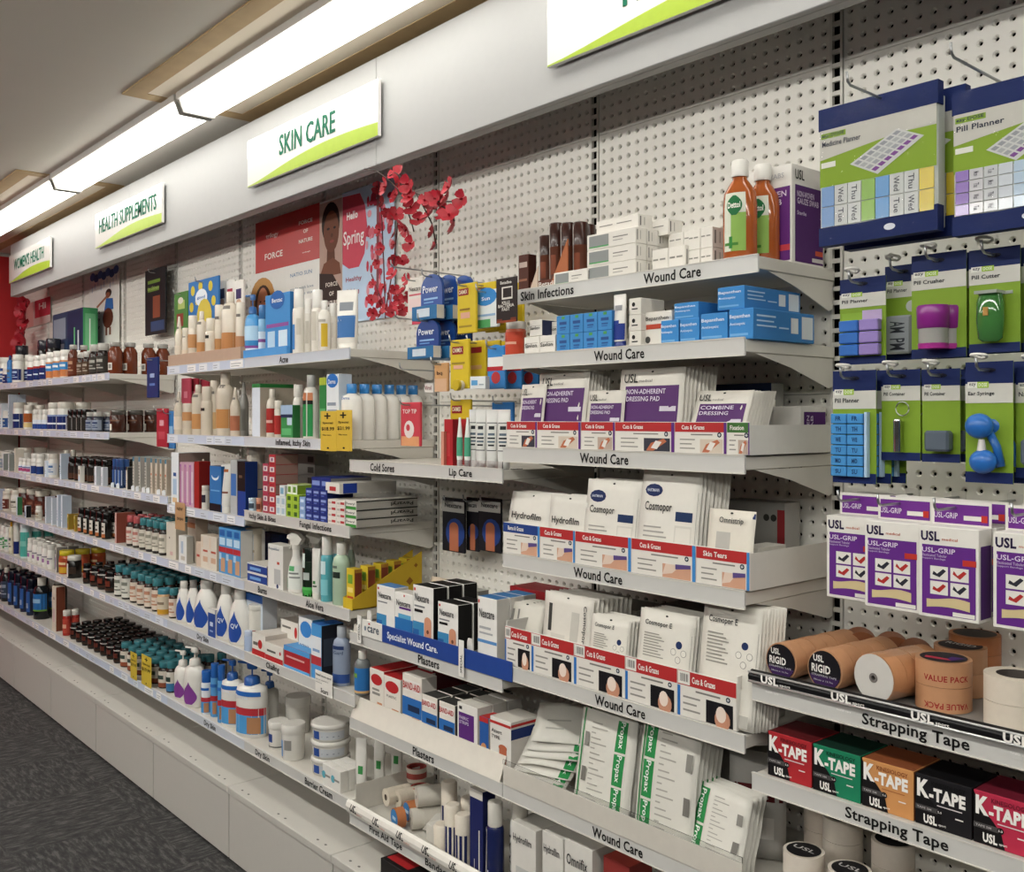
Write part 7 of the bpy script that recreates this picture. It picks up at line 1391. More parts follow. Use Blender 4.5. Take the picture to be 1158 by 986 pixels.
put('tape_tube', tape_tube(4, .044, .036, '#c08a60', None, True), 'film-wrapped tube of tan tape rolls showing a pale end disc', 'tape', (PX(993, 1.66), YD(1.645), ZS + .0445), rz=-10)
def standing_roll(n, r_, wd, col, face='#1a1a1c', txt=None, wraptxt=None, print_=None):
    out = []
    for i in range(n): out.append(part('tape_roll', ring(MB(), r_ * .62 if face is None else r_ * .5, r_, i * wd + .0004, (i + 1) * wd - .0004, M(col, .5, var=.05, bump=.15, scale=90), 'z', 28, P('#4a4440'))))
    if face:
        d_ = MB(); d_.add([(r_ * .84 * math.cos(2 * math.pi * q / 28), r_ * .84 * math.sin(2 * math.pi * q / 28), n * wd + .0005) for q in range(28)], [tuple(range(28))], P(face)); out.append(part('disc', d_))
        if print_:
            q_ = MB(); q_.add([(-r_ * .7, -r_ * .2, n * wd + .001), (r_ * .2, -r_ * .6, n * wd + .001), (r_ * .1, -r_ * .3, n * wd + .001), (-r_ * .6, .1 * r_, n * wd + .001)], [(0, 1, 2, 3)], P('#b5304a')); q_.add([(r_ * .2, -r_ * .6, n * wd + .001), (r_ * .75, -r_ * .1, n * wd + .001), (r_ * .3, r_ * .1, n * wd + .001), (r_ * .1, -r_ * .3, n * wd + .001)], [(0, 1, 2, 3)], P('#4a2a70')); out.append(part('disc_print', q_))
        if txt:
            l_ = MB(); l_.text(txt, -r_ * .6, -.1 * r_, r_ * .6, .25 * r_, P('#c9c6c2')); l_.v = [(a, b_ if False else c_, n * wd + .0012) for a, b_, c_ in l_.v]; out.append(part('lettering', l_))
    if wraptxt:
        l_ = MB(); fnw = lambda p: (r_ * 1.004 * math.sin(p[0] / r_), -r_ * 1.004 * math.cos(p[0] / r_), p[2])
        l_.text(wraptxt, -r_ * .85, n * wd * .62, r_ * .85, n * wd * .74, P('#9a2a2c'), fn=fnw, fat=.02); l_.text(wraptxt, -r_ * .85, n * wd * .08, r_ * .85, n * wd * .2, P('#9a2a2c'), fn=fnw, fat=.02, rot=180); out.append(part('wrap_lettering', l_))
    return out
put('tape_roll_pack', standing_roll(2, .047, .044, TAN, '#232028', None, 'VALUE PACK', True), 'standing tan tape rolls wrapped and printed VALUE PACK', 'tape', (PX(1067, 1.715), YD(1.715), ZS), rz=32)
put('tape_roll_pack', standing_roll(2, .046, .044, TAN, '#201d22', 'RIGID'), 'standing tan tape rolls with black RIGID disc behind the VALUE PACK', 'tape', (PX(1086, 1.83) + .0, YD(1.83), ZS))
put('tape_roll_pack', standing_roll(2, .050, .043, '#d3c8b8', None), 'standing cream tape rolls in clear film at the right edge', 'tape', (PX(1148, 1.70), YD(1.705), ZS))
put('tape_roll_pack', standing_roll(3, .046, .034, '#a8683e', '#241d1c'), 'tan tape rolls stacked behind the cream ones', 'tape', (PX(1105, 1.90), YD(1.89), ZS))
for i, (px, D, zz) in enumerate(((975, 1.86, .036), (1012, 1.87, .036), (1040, 1.85, .036))):
    put('tape_tube', tape_tube(2, .036, .03, '#8a5230', None), 'dark tan tape roll lying at the back of the strapping shelf', 'tape', (PX(px, D), YD(D), ZS + zz), rz=35, group='loose rolls at the back of the strapping shelf')
# K-TAPE cartons
ZK = .9365
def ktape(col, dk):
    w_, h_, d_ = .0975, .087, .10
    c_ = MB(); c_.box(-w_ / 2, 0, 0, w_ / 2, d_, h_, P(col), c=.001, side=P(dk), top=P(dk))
    p_ = MB(); p_.face([(-w_ / 2 + .0005, .0008), (w_ * .02, .0008), (-w_ * .04, h_ * .30), (-w_ * .20, h_ * .52), (-w_ * .34, h_ * .66), (-w_ / 2 + .0005, h_ * .97)], P('#151315'), -.0005)
    p_.rect(-w_ / 2 + .0005, h_ * .30, -w_ * .06, h_ * .40, P('#4a4848'), -.0009); p_.ell(-w_ * .05, h_ * .35, w_ * .055, w_ * .055, P('#1c1a1c'), -.0012)
    p_.rect(-w_ * .10, h_ * .46, w_ * .34, h_ * .48, P('#d9cfcf' if col != '#c98f58' else '#a8683e'), -.0009); p_.rect(w_ * .22, h_ * .30, w_ * .36, h_ * .325, P('#e0d9d4'), -.0009)
    l_ = MB(); l_.text('K', -w_ * .46, h_ * .56, -w_ * .24, h_ * .92, P('#ece9e4'), y=-.0012, fat=.05); l_.text('-TAPE', -w_ * .24, h_ * .54, w_ * .40, h_ * .80, P('#ece9e4'), y=-.0012, fat=.05)
    l_.text('KINESIOLOGY', -w_ * .20, h_ * .83, w_ * .40, h_ * .92, P(dk), y=-.0012, fat=.02); l_.text('USL', -w_ * .34, h_ * .06, -w_ * .10, h_ * .24, P('#ece9e4'), y=-.0014, fat=.04); l_.text('sport', -w_ * .07, h_ * .07, w_ * .06, h_ * .12, P('#ece9e4'), y=-.0014); l_.text('5.0', -w_ * .085, h_ * .33, -w_ * .015, h_ * .37, P('#e4e1dc'), y=-.0016); l_.text('TAPE 5M', -w_ * .46, h_ * .33, -w_ * .2, h_ * .37, P('#b5b2b0'), y=-.0014)
    return [part('carton_body', c_), part('print', p_), part('lettering', l_)]
x0 = PX(868, 1.64)
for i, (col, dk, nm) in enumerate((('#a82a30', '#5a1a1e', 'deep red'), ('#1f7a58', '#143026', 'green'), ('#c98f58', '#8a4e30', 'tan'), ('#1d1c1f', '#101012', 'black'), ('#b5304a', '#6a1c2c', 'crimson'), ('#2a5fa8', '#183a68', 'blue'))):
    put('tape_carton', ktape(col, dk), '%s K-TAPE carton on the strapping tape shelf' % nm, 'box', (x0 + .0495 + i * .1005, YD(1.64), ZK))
# S3: white rolls standing
for i, (px, D, n, l) in enumerate(((909, 1.665, 3, 'white tape roll standing at the left of the lowest right shelf'), (961, 1.66, 3, 'white tape roll second from left on the lowest right shelf'), (1013, 1.655, 3, 'white tape roll third from left on the lowest right shelf'), (1010, 1.76, 4, 'taller white rolls behind the third roll on the lowest right shelf'), (953, 1.79, 4, 'taller white rolls behind the second roll on the lowest right shelf'), (1060, 1.74, 3, 'white tape roll under the strip lettering at the right'))):
    put('tape_roll_pack', standing_roll(n, .040, .050 if n == 3 else .046, '#d9cfc2', '#1d1c1e', 'USL'), l, 'tape', (PX(px, D + .04), YD(D) + .04, .5965 + (.04 if n == 4 else .035)))
put('roll_riser', [part('riser', MB().box(-.36, 0, 0, .36, .28, .034, M('#cfcbc2', .4)))], 'white riser under the standing tape rolls', 'riser', (-.79, YD(1.65), .5967))
put('tape_roll_pack', standing_roll(5, .038, .045, '#d3c6b8', None), 'tall stack of perforated cream tape rolls behind the white rolls', 'tape', (PX(930, 1.86), YD(1.86), .632))
put('clear_packet', pouch(.12, .22, .012, '#a9a6a0', ((.1, .55, .95, .70, '#5a1e20'), (.15, .2, .8, .4, '#c9c6c0')), (), .005, 91, False), 'clear packet with dark red label at the end of the sixth wound care shelf', 'packet', (-1.24, YD(1.76), .70), rx=-6, rz=30)

# ------------------------------------------------------------------ hanging packs above the Cold Sores shelf
def simple_card(w_, h_, col, fp=(), ft=(), t=.009, round_top=0, box=None, boxcol=None):
    b = MB()
    if round_top:
        pts = [(-w_ / 2, 0), (w_ / 2, 0), (w_ / 2, h_ * .66)] + [(w_ / 2 * math.cos(R(q)), h_ * .66 + h_ * .34 * math.sin(R(q))) for q in (20, 40, 60, 80, 100, 120, 140, 160)] + [(-w_ / 2, h_ * .66)]
        b.prism(pts, 0, t, G(col))
    else: b.box(-w_ / 2, 0, 0, w_ / 2, t, h_, P(col), c=min(.002, t * .4))
    out = [part('card', b)]
    if fp: m = MB(); patches(m, w_, h_, fp); out.append(part('print', m))
    if ft: m = MB(); texts(m, w_, h_, ft); out.append(part('lettering', m))
    if box:
        m = MB(); m.box(-w_ * .55, -box, 0, w_ * .62, -.0012, h_ * .30, P(boxcol), c=.001, side=P('#cfccc4')); m.rect(-w_ * .3, h_ * .06, w_ * .3, h_ * .24, P('#c9d3dc'), -box - .0006); out.append(part('pack_box', m))
    return out
def hp_(pl, pr, yt, yb_, D, label, col, n=1, dx=.0, dD=.03, hk=True, **kw):
    x, z, w_, h_ = at(pl, pr, yt, yb_, D); p_ = simple_card(w_, h_, col, **kw)
    for i in range(n): put('hanging_pack', p_, label if n == 1 else label, 'pack', (x + dx * i, YD(D) + dD * i, z), group=None if n == 1 else label[:48])
    if hk: hook(x, z + h_ * .93, -YD(D) + .035, 'thin wire hook among the lip and plaster packs', False, 'hooks over the Cold Sores shelf')
fl = dict(fp=[(.15, .45, .8, .49, '#8fb6dc'), (.15, .38, .6, .41, '#6f9fd0')], ft=[('Power', .12, .60, .82, .76, '#e6ecf4')], round_top=1, box=.03, boxcol='#2c6a9a')
hp_(476, 500, 312, 364, 1.72, 'royal blue rounded pack with a small box at its foot, upper row', '#1f4a94', 3, .018, .045, **fl)
hp_(471, 496, 362, 407, 1.70, 'royal blue rounded pack with a small box at its foot, lower row', '#1d4488', 3, .018, .045, **fl)
hp_(461, 478, 316, 368, 1.80, 'white Nexcare pack with pink lines beside the royal blue packs', '#dcd6ce', fp=[(.1, .62, .95, .66, '#c9606c'), (.1, .3, .9, .56, '#e2c9c6'), (.3, 0, .9, .22, '#c4485c')], ft=[('Nexcare', .15, .72, .9, .82, '#3a3a3a')])
cx_ = dict(fp=[(.08, .76, .62, .90, '#8f2426'), (.1, .12, .8, .16, '#9a8228'), (.15, .46, .7, .50, '#8a6a24'), (.2, .3, .7, .42, '#d9a58c')], ft=[('CARMEX', .12, .79, .58, .87, '#f0e6c8')])
hp_(517, 538, 322, 378, 1.72, 'yellow lip balm card with red badge, upper row front', '#d0b62c', 1, **cx_)
hp_(533, 560, 322, 376, 1.78, 'yellow lip balm card behind the upper blue and white pack', '#cdb32a', 3, .02, .035, **cx_)
hp_(536, 563, 330, 372, 1.74, 'blue and white sun care pack between the yellow and brown cards', '#dfe4e4', 1, fp=[(.5, .82, .46, .24, '#3a86c8'), (.1, .30, .9, .36, '#8fb0d0'), (0, 0, .7, .22, '#4f9a5c')], ft=[('Sun', .35, .72, .7, .82, '#e8f0f6')])
x, z, w_, h_ = at(561, 585, 316, 366, 1.60)
put('antiseptic_wobbler', simple_card(w_, h_, '#241817', [(.28, .52, .78, .80, '#d6d0c8'), (.34, .56, .74, .77, '#241817'), (.05, .0, .95, .05, '#8a3c1c'), (.05, .05, .3, .09, '#6a2c18'), (.7, .05, .95, .10, '#6a2c18')], [('Betadine', .24, .86, .76, .93, '#e0dad2'), ('KILLS', .32, .42, .68, .48, '#e0dad2'), ('BACTERIA', .14, .34, .88, .41, '#e0dad2'), ('FAST', .32, .26, .68, .33, '#e0dad2')], t=.002), 'black Betadine shelf card reading KILLS BACTERIA FAST', 'card', (x, YD(1.60), z))
hp_(509, 530, 385, 440, 1.68, 'yellow lip balm card with round jar, lower row front', '#d0b62c', 1, fp=[(.12, .70, .72, .86, '#8f2426'), (.1, .5, .8, .54, '#9a8228'), (.2, .40, .7, .48, '#d9a58c')], ft=[('CARMEX', .18, .74, .68, .83, '#f0e6c8')])
x, z, w_, h_ = at(512, 526, 418, 442, 1.665)
put('lip_balm_jar', [part('jar', MB().loft([(0, .014, .014), (.012, .014, .014)], G('#d8d0bc'), 16).xf(Matrix.Rotation(R(90), 4, 'X'))), part('lid', MB().loft([(.012, .0155, .0155), (.022, .0155, .0155)], G('#c2a82a'), 16).xf(Matrix.Rotation(R(90), 4, 'X')))], 'small round yellow-lidded balm jar on the lower yellow card', 'jar', (x, YD(1.675), z + .015))
hp_(529, 549, 386, 432, 1.72, 'yellow lip balm card in the lower row, queued behind', '#c9ae2a', 3, .02, .035, fp=[(.2, .70, .8, .84, '#8f2426'), (.1, .3, .8, .4, '#c9a06a')])
hp_(551, 571, 392, 440, 1.70, 'blue, white and red lip pack in the lower row', '#3a7fc0', 3, .022, .04, fp=[(.5, .84, .46, .30, '#3a86c8'), (.05, .52, .95, .74, '#e0e0dc'), (0, .42, 1, .52, '#b02a30'), (.5, .26, .25, .22, '#b0383a')])
put('lip_carton', carton(.052, .02, .034, '#dfe2e2', '#cfd3d6', '#e2e4e2', ((.1, .3, .5, .7, '#5f9fd0'), (.6, .3, .9, .4, '#9aa4ac')), ()), 'small white and blue carton hanging before the lower yellow cards', 'box', (PX(545, 1.66), YD(1.645), PZ(545, 440, 1.66)), rz=14)
hp_(491, 506, 411, 443, 1.68, 'tan lip pack below the royal blue packs', '#c99a68', 1, fp=[(.05, 0, .95, .45, '#d3aa88')], ft=[('bq', .25, .55, .65, .72, '#3a2a20')])
put('lip_carton', carton(.045, .02, .028, '#dedbd4', '#b5b2ac', '#e2e0da', (), (('Virol', .1, .3, .85, .75, '#8a2c34'),)), 'tiny white carton below the royal blue packs', 'box', (PX(485, 1.72), YD(1.72), PZ(485, 444, 1.72)))
hp_(509, 532, 452, 474, 1.74, 'half-hidden yellow lip balm card just above the lip tubes', '#cdb22a', 1, fp=[(.1, .3, .6, .7, '#8f2426')], ft=[('CARMEX', .14, .4, .56, .62, '#f0e6c8')])
hp_(556, 580, 455, 480, 1.80, 'half-hidden blue pack above the right lip tubes', '#2f6fb0', 1)
hp_(453, 475, 455, 504, 1.64, 'pink hanging card with a white petal shape at the end of the wash bottles', '#c4404c', 1, fp=[(.05, 0, .95, .22, '#d99a6c'), (.45, .38, .26, .26, '#e4d6d2'), (.4, .42, .10, .10, '#c4404c')], ft=[('TOP TIP', .14, .74, .86, .84, '#ecdcd8')])
# Nexcare hanging at the back below the Lip Care shelf
for pl, pr, D, l in ((500, 525, 1.86, 'left'), (527, 541, 1.88, 'middle'), (541, 566, 1.85, 'right')):
    hp_(pl, pr, 562, 622, D, '%s black Nexcare card with red and blue ring hanging under the Lip Care shelf' % l, '#1d1c22', 1, fp=[(0, .74, 1, .94, '#b5b2ac'), (.4, .38, .5, .42, '#a32a2c'), (.6, .36, .42, .40, '#27407f'), (.35, .02, .75, .46, '#b06a4c'), (.55, .46, .2, .14, '#b06a4c')], ft=[('Nexcare', .15, .82, .9, .91, '#26282c')])
# sachets hanging in the bay left of the acne shelf
for a in ((164, 187, 307, 380, 1.90, 'black product card with white lettering on the far pegboard', '#1d1d20', dict(fp=[(.15, .66, .7, .72, '#6f8f3a'), (.4, .25, .75, .58, '#8a4a34'), (.3, .05, .95, .2, '#34466a'), (.15, .78, .75, .83, '#6f8f3a')], ft=[('the Ultimate', .15, .68, .72, .74, '#a9c46a')])),
          (166, 178.5, 405, 450, 1.70, 'navy sachet hanging at the end of the far top shelf', '#1c2f66', dict(fp=[(.3, .5, .7, .6, '#9fb0d6'), (.25, .3, .75, .36, '#5f7ab8')])),
          (177, 189, 462, 505, 1.69, 'red sachet hanging below the navy sachet', '#a82a38', dict(fp=[(.3, .55, .7, .7, '#d9a0a8'), (.2, .2, .8, .4, '#c04a58')])),
          (189.5, 197, 465, 507, 1.70, 'sky blue sachet hanging beside the red sachet', '#3a7ab8', dict(fp=[(.2, .4, .8, .6, '#8fb8dc')])),
          (213, 247, 320, 372, 1.76, 'blue bag with yellow dots hanging above the beige bottles', '#2f6fae', dict(fp=[(.16, .8, .07, .07, '#cdb83a'), (.42, .86, .07, .07, '#cdb83a'), (.75, .82, .07, .07, '#cdb83a'), (.85, .5, .07, .07, '#cdb83a'), (.3, .55, .05, .05, '#cdb83a'), (.12, .45, .07, .07, '#cdb83a'), (.45, .62, .2, .12, '#dfe6ec'), (.55, .2, .25, .25, '#c9b548')], ft=[('good', .32, .58, .58, .66, '#2f6fae')])),
          (197, 212, 332, 380, 1.78, 'leafy green bag hanging at the left of the blue dotted bag', '#4a7a3a', dict(fp=[(.3, .6, .8, .8, '#a9b86a'), (.2, .2, .7, .5, '#8a3a2c'), (.5, .8, .2, .1, '#d6d0c0')]))):
    hp_(a[0], a[1], a[2], a[3], a[4], a[5], a[6], **a[7])
for i, (pl, pr, c2) in enumerate(((246, 256, '#1f2a4a'), (255, 265, '#b0384c'), (265, 275, '#3a2c5a'))):
    hp_(pl, pr, 318, 350, 1.80, ['left', 'middle', 'right'][i] + ' white triangular-print sachet behind the beige bottles', '#e0dcd6', fp=[(.2, .35, .8, .7, c2), (.5, .2, .3, .2, '#c9a58c')], hk=False)
for i, (pl, pr) in enumerate(((205, 215), (214, 224), (226, 236))):
    hp_(pl, pr, 428, 465, 1.82 + .02 * i, ['first', 'second', 'third'][i] + ' red sachet hanging behind the beige bottles of the second shelf', ['#b84a5c', '#8a2230', '#a83444'][i], fp=[(.3, .4, .7, .6, '#d98a96')], hk=False)

# ------------------------------------------------------------------ posters on the pegboard
def poster(pl, pr, yt, yb_, D, name, label, build, base='#e4e2dc'):
    x, z, w_, h_ = at(pl, pr, yt, yb_, D)
    b = MB(); b.box(-w_ / 2, 0, 0, w_ / 2, .0015, h_, M(base, .35)); p_ = MB(); l_ = MB(); build(p_, l_, w_, h_)
    out = [part('sheet', b)] + ([part('print', p_)] if p_.f else []) + ([part('lettering', l_)] if l_.f else [])
    put(name, out, label, 'poster', (x, YD(D), z))
DP = 1.948
def red_poster(p, l, w_, h_):
    l.text('trilogy', -w_ * .32, h_ * .60, -w_ * .12, h_ * .72, P('#eadfd8'), y=-.0008); l.text('FORCE', -w_ * .34, h_ * .22, -w_ * .05, h_ * .34, P('#ece6e0'), y=-.0008, fat=.02)
    for i, t in enumerate(('FORCE', 'OF', 'NATURE')): q = .10 if t != 'OF' else .035; l.text(t, w_ * .30 - w_ * q, h_ * (.70 - .17 * i), w_ * .30 + w_ * q, h_ * (.77 - .17 * i), P('#ece6e0'), y=-.0008, fat=.02)
    l.text('trilogy', w_ * .25, h_ * .16, w_ * .37, h_ * .19, P('#ece6e0'), y=-.0008)
poster(289, 361.5, 253, 310, DP, 'wall_poster', 'red FORCE OF NATURE poster on the pegboard under the SKIN CARE sign', red_poster, '#b8302f')
def hat_poster(p, l, w_, h_):
    p.ell(-w_ * .32, h_ * .42, w_ * .19, h_ * .46, P('#b98a52'), -.0005, 20); p.ell(-w_ * .31, h_ * .30, w_ * .13, h_ * .42, P('#3a2418'), -.0008, 18); p.ell(-w_ * .31, h_ * .32, w_ * .085, h_ * .34, P('#b5785a'), -.0011, 18)
    p.ell(-w_ * .345, h_ * .36, w_ * .015, h_ * .02, P('#2a1a14'), -.0014, 8); p.ell(-w_ * .28, h_ * .36, w_ * .015, h_ * .02, P('#2a1a14'), -.0014, 8); p.ell(-w_ * .31, h_ * .18, w_ * .025, h_ * .02, P('#a0483c'), -.0014, 8)
    l.text('NATIO SUN', w_ * .10, h_ * .74, w_ * .40, h_ * .82, P('#7f97b4'), y=-.0008); l.text('made with love', w_ * .10, h_ * .46, w_ * .42, h_ * .52, P('#8a94a0'), y=-.0008); l.text('in the sun', w_ * .16, h_ * .34, w_ * .42, h_ * .40, P('#8a94a0'), y=-.0008)
poster(284, 361.5, 311, 362, DP, 'wall_poster', 'white poster with a straw hat portrait under the red poster', hat_poster)
def face_poster(p, l, w_, h_):
    p.rect(-w_ / 2, h_ * .02, w_ / 2, h_ * .98, P('#b89a8c'), -.0004)
    p.ell(0, h_ * .78, w_ * .40, h_ * .19, P('#241a16'), -.0006, 20); p.ell(w_ * .03, h_ * .70, w_ * .34, h_ * .19, P('#6a3f2c'), -.0009, 20); p.face([(-w_ * .18, h_ * .40), (w_ * .2, h_ * .40), (w_ * .16, h_ * .62), (-w_ * .14, h_ * .62)], P('#5f3827'), -.0008)
    p.ell(-w_ * .10, h_ * .73, w_ * .07, h_ * .012, P('#1c1210'), -.0012, 8); p.ell(w_ * .18, h_ * .73, w_ * .06, h_ * .012, P('#1c1210'), -.0012, 8); p.ell(w_ * .06, h_ * .665, w_ * .06, h_ * .02, P('#55301f'), -.0012, 8); p.ell(w_ * .06, h_ * .61, w_ * .10, h_ * .014, P('#8a443c'), -.0012, 10)
    p.face([(-w_ / 2, h_ * .30), (w_ * .46, h_ * .30), (w_ * .40, h_ * .40), (w_ * .1, h_ * .46), (-w_ * .3, h_ * .42)], P('#744632'), -.0010)
    p.face([(-w_ / 2, h_ * .02), (w_ / 2, h_ * .02), (w_ * .46, h_ * .16), (w_ * .1, h_ * .31), (-w_ / 2, h_ * .34)], P('#33201a'), -.0013)
    for i, t in enumerate(('FORCE', 'OF', 'NATURE')): q = .26 if t != 'OF' else .10; l.text(t, -w_ * q + w_ * .05, h_ * (.20 - .085 * i), w_ * q + w_ * .05, h_ * (.24 - .085 * i), P('#ddd3c8'), y=-.0018, fat=.02)
poster(361.5, 387, 229, 351, DP - .002, 'wall_poster', 'narrow portrait poster beside the red FORCE OF NATURE poster', face_poster)
def spring_poster(p, l, w_, h_):
    p.rect(-w_ / 2, 0, w_ / 2, h_, P('#b9cde2'), -.0004)
    pts = [(-w_ * .5, h_ * .46), (-w_ * .36, h_ * .41), (-w_ * .16, h_ * .41), (-w_ * .05, h_ * .50), (0, h_ * .70), (-w_ * .04, h_ * .86), (-w_ * .14, h_ * .96), (-w_ * .5, h_ * .97)]
    p.face(pts, P('#cc4a5c'), -.0007)
    for q in range(60):
        rr = random.Random(q); x = rr.uniform(-.02, .46) * w_; z = rr.uniform(.03, .92) * h_
        p.ell(x, z, w_ * rr.uniform(.02, .05), w_ * rr.uniform(.03, .07), P(rr.choice(['#c43a50', '#d06878', '#b03048', '#d9909a'])), -.0010 - q * .00002, 7)
    p.face([(w_ * .18, h_ * .1), (w_ * .22, h_ * .1), (w_ * .24, h_ * .95), (w_ * .19, h_ * .95)], P('#8a4a50'), -.0026)
    l.text('Hello', -w_ * .40, h_ * .78, -w_ * .18, h_ * .84, P('#f0e8e6'), y=-.0012, fat=.04); l.text('Spring', -w_ * .47, h_ * .56, -w_ * .06, h_ * .70, P('#f0e8e6'), y=-.0012)
    for i, t in enumerate(('Healthy', 'Advice', 'For', 'You')): l.text(t, -w_ * .42, h_ * (.30 - .09 * i), -w_ * (.42 - .045 * len(t)), h_ * (.345 - .09 * i), P('#b05a68'), y=-.0012, fat=.02)
poster(387, 446, 219, 366, DP, 'wall_poster', 'pale blue Hello Spring poster with printed pink petals', spring_poster, '#c2d3e4')
def jump_poster(p, l, w_, h_):
    for i in range(7): p.ell(w_ * (-.38 + .13 * i), h_ * (.93 - .03 * (i % 2)), w_ * .09, h_ * .055, P(('#4a6ea8', '#35578f')[i % 2]), -.0006 - .0001 * i, 12)
    for i in range(9): p.rect(w_ * (-.4 + .1 * i), h_ * (.72 + .04 * (i % 3)), w_ * (-.385 + .1 * i), h_ * (.80 + .03 * (i % 3)), P('#8fa6cc'), -.0006)
    p.ell(w_ * .16, h_ * .66, w_ * .10, h_ * .055, P('#2a1a14'), -.0012, 14); p.ell(w_ * .14, h_ * .635, w_ * .07, h_ * .04, P('#8a523a'), -.0015, 12)
    p.face([(w_ * .02, h_ * .44), (w_ * .32, h_ * .44), (w_ * .30, h_ * .58), (w_ * .08, h_ * .60)], P('#2f66a8'), -.0014); p.face([(-w_ * .25, h_ * .52), (-w_ * .20, h_ * .50), (w_ * .10, h_ * .60), (w_ * .08, h_ * .63)], P('#9a6448'), -.0016)
    p.ell(w_ * .14, h_ * .34, w_ * .17, h_ * .13, P('#5a2c1e'), -.0015, 16); p.rect(w_ * .06, h_ * .12, w_ * .12, h_ * .22, P('#7a4a34'), -.0014); p.rect(w_ * .18, h_ * .12, w_ * .24, h_ * .22, P('#7a4a34'), -.0014)
    for i, t in enumerate(('Best', 'Quality', 'Ever')): l.text(t, -w_ * .42, h_ * (.42 - .1 * i), -w_ * .12, h_ * (.47 - .1 * i), P('#3a3f4a'), y=-.0012)
poster(101, 135, 309, 393, DP, 'wall_poster', 'white poster with a jumping figure in a blue top on the far pegboard', jump_poster)
def pink_poster(p, l, w_, h_):
    p.rect(-w_ * .5, 0, -w_ * .1, h_, P('#d9a09a'), -.0005); p.rect(-w_ * .05, h_ * .3, w_ * .5, h_, P('#c0384a'), -.0005); l.text('Hi', w_ * .1, h_ * .6, w_ * .35, h_ * .85, P('#ecdcd8'), y=-.0010, fat=.03)
poster(26, 57, 345, 372, DP, 'wall_poster', 'pink and red poster by the red wall', pink_poster, '#d6c2bc')

# ------------------------------------------------------------------ red blossom branches
def petal_mesh(seed):
    rr = random.Random(seed); m = MB(); n = 5
    for i in range(n):
        a = 2 * math.pi * i / n + rr.uniform(-.2, .2); L = rr.uniform(.85, 1.1); ca, sa = math.cos(a), math.sin(a)
        prof = [(0, 0, 0), (.45, .42, .18), (.85, .46, .42), (1.05, .0, .40), (.85, -.46, .42), (.45, -.42, .18), (.6, 0, .12)]
        V = [((u * ca - v * sa) * L, (u * sa + v * ca) * L, w2 * rr.uniform(.7, 1.3)) for u, v, w2 in prof]
        m.add(V, [(0, 1, 6), (1, 2, 6), (2, 3, 6), (3, 4, 6), (4, 5, 6), (5, 0, 6)], M(rr.choice(['#b3202f', '#c42a3c', '#a81a2a']), .5, var=.12, scale=3), True)
    m.loft([(0, .10, .10), (.3, .13, .13), (.36, .05, .05)], P('#8a1420'), 6)
    return m.mesh('blossom')
PM = [petal_mesh(i) for i in range(4)]
def branch(label, D, stem_pts, blossoms, size, colr='#3a2a22', extra=()):
    o = link('blossom_branch', None); tag(o, label, 'flowers')
    p0 = Vector((PX(stem_pts[0][0][0], D), YD(D), PZ(stem_pts[0][0][0], stem_pts[0][0][1], D))); o.location = p0
    for st_ in stem_pts:
        pts = [Vector((PX(a, D + dd), YD(D + dd), PZ(a, b_, D + dd))) - p0 for a, b_, dd in st_]
        link('stem', MB().tube([tuple(p) for p in pts], .0022, M(colr, .7), 5).mesh('stem'), o)
    for i, (a, b_) in enumerate(blossoms):
        dd = random.uniform(-.03, .03); c_ = link('blossom', PM[i % 4], o)
        c_.location = Vector((PX(a, D + dd), YD(D + dd), PZ(a, b_, D + dd))) - p0; s_ = size * random.uniform(.85, 1.2); c_.scale = (s_, s_, s_)
        c_.rotation_euler = (R(random.uniform(50, 120)), R(random.uniform(-30, 30)), R(random.uniform(-50, 60)))
cr = lambda L: [(270 + a / 4.136, 180 + b_ / 4.136) for a, b_ in L]
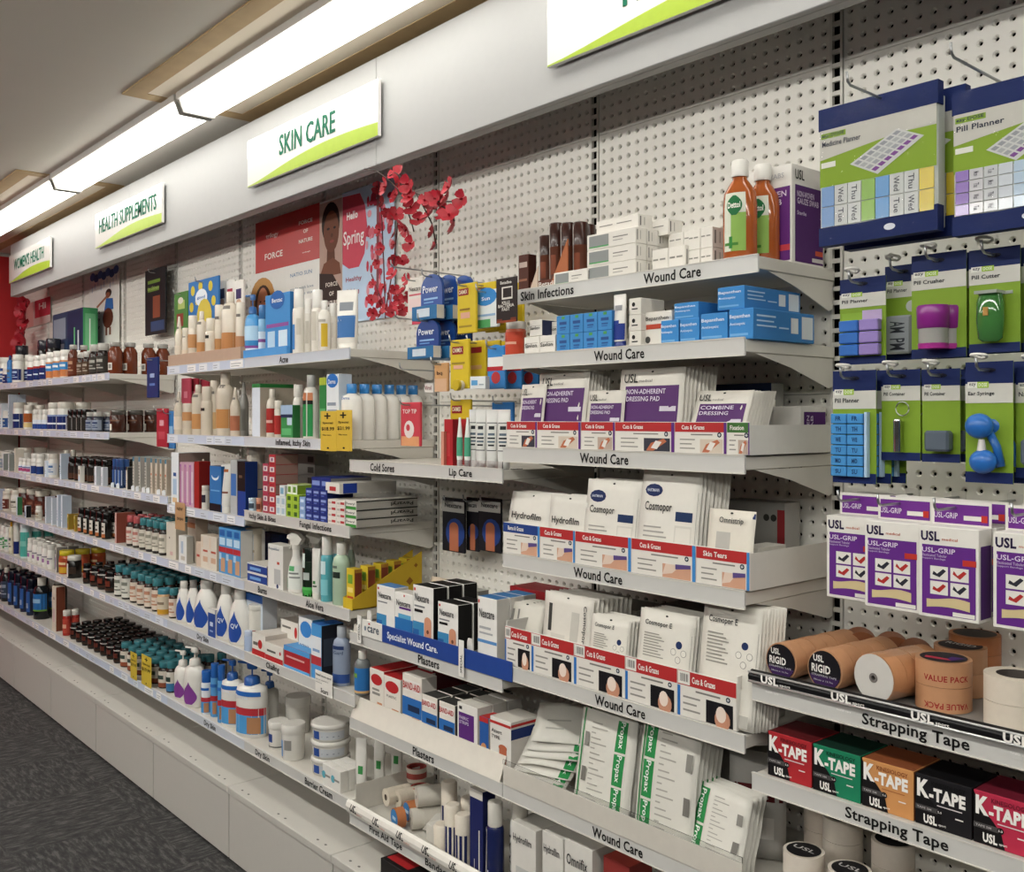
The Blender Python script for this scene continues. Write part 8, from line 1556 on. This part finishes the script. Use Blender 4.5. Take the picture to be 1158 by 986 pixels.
branch('spray of red silk blossoms arching out below the fascia', 1.68,
       [[(412, 191, 0), (425, 193, 0), (437, 201, 0), (450, 214, 0), (470, 218, 0), (490, 228, 0), (515, 228, 0)], [(455, 216, 0), (458, 232, 0), (465, 250, 0), (468, 262, 0)], [(470, 218, 0), (478, 232, 0), (488, 252, 0), (493, 275, 0)], [(490, 228, 0), (505, 236, .01), (514, 250, .01)], [(437, 201, 0), (447, 195, 0), (458, 204, 0)]],
       cr([(750, 90), (790, 115), (735, 75), (740, 170), (800, 180), (805, 225), (870, 195), (920, 185), (975, 190), (1045, 185), (985, 135), (735, 260), (720, 280), (840, 285), (890, 265), (985, 265), (1010, 310), (965, 255), (785, 330), (770, 315), (910, 340), (805, 395), (920, 405), (690, 130), (950, 175), (900, 200)]), .026)
branch('thick upright bunch of red blossoms in front of the Hello Spring poster', 1.87,
       [[(436, 360, 0), (434, 300, 0), (432, 250, 0), (428, 205, 0)], [(436, 350, 0), (445, 300, 0), (450, 250, 0)], [(436, 350, 0), (420, 310, 0)]],
       [(q[0] + 7, q[1]) for q in cr([(700, 240), (690, 290), (630, 330), (700, 350), (700, 400), (640, 420), (690, 470), (735, 480), (620, 490), (690, 540), (760, 560), (600, 585), (650, 600), (620, 640), (680, 640), (720, 660), (660, 700), (700, 690), (600, 720), (640, 680), (740, 620), (770, 640), (590, 660), (700, 610), (660, 250), (620, 130), (650, 200), (690, 720), (640, 720), (735, 700)])], .021, '#6a2a30')
branch('small bunch of red blossoms at the red wall end of the top shelf', 1.84, [[(27, 390, 0), (28, 360, 0), (30, 340, 0)]], [(27, 340), (31, 347), (25, 352), (29, 358), (26, 365), (30, 370), (24, 377), (28, 382), (22, 388)], .05)
# a few bare hooks
for px, py, L, l in ((442, 302, .30, 'long bare hook left of the royal blue packs'), (447, 360, .28, 'long bare hook left of the lower royal blue packs'), (452, 418, .26, 'bare hook under the acne shelf end')):
    x = PX(px, 1.96 - L); hook(x, PZ(px, py, 1.96 - L), L, l, False, None)

bpy.data.scenes.remove(TS)
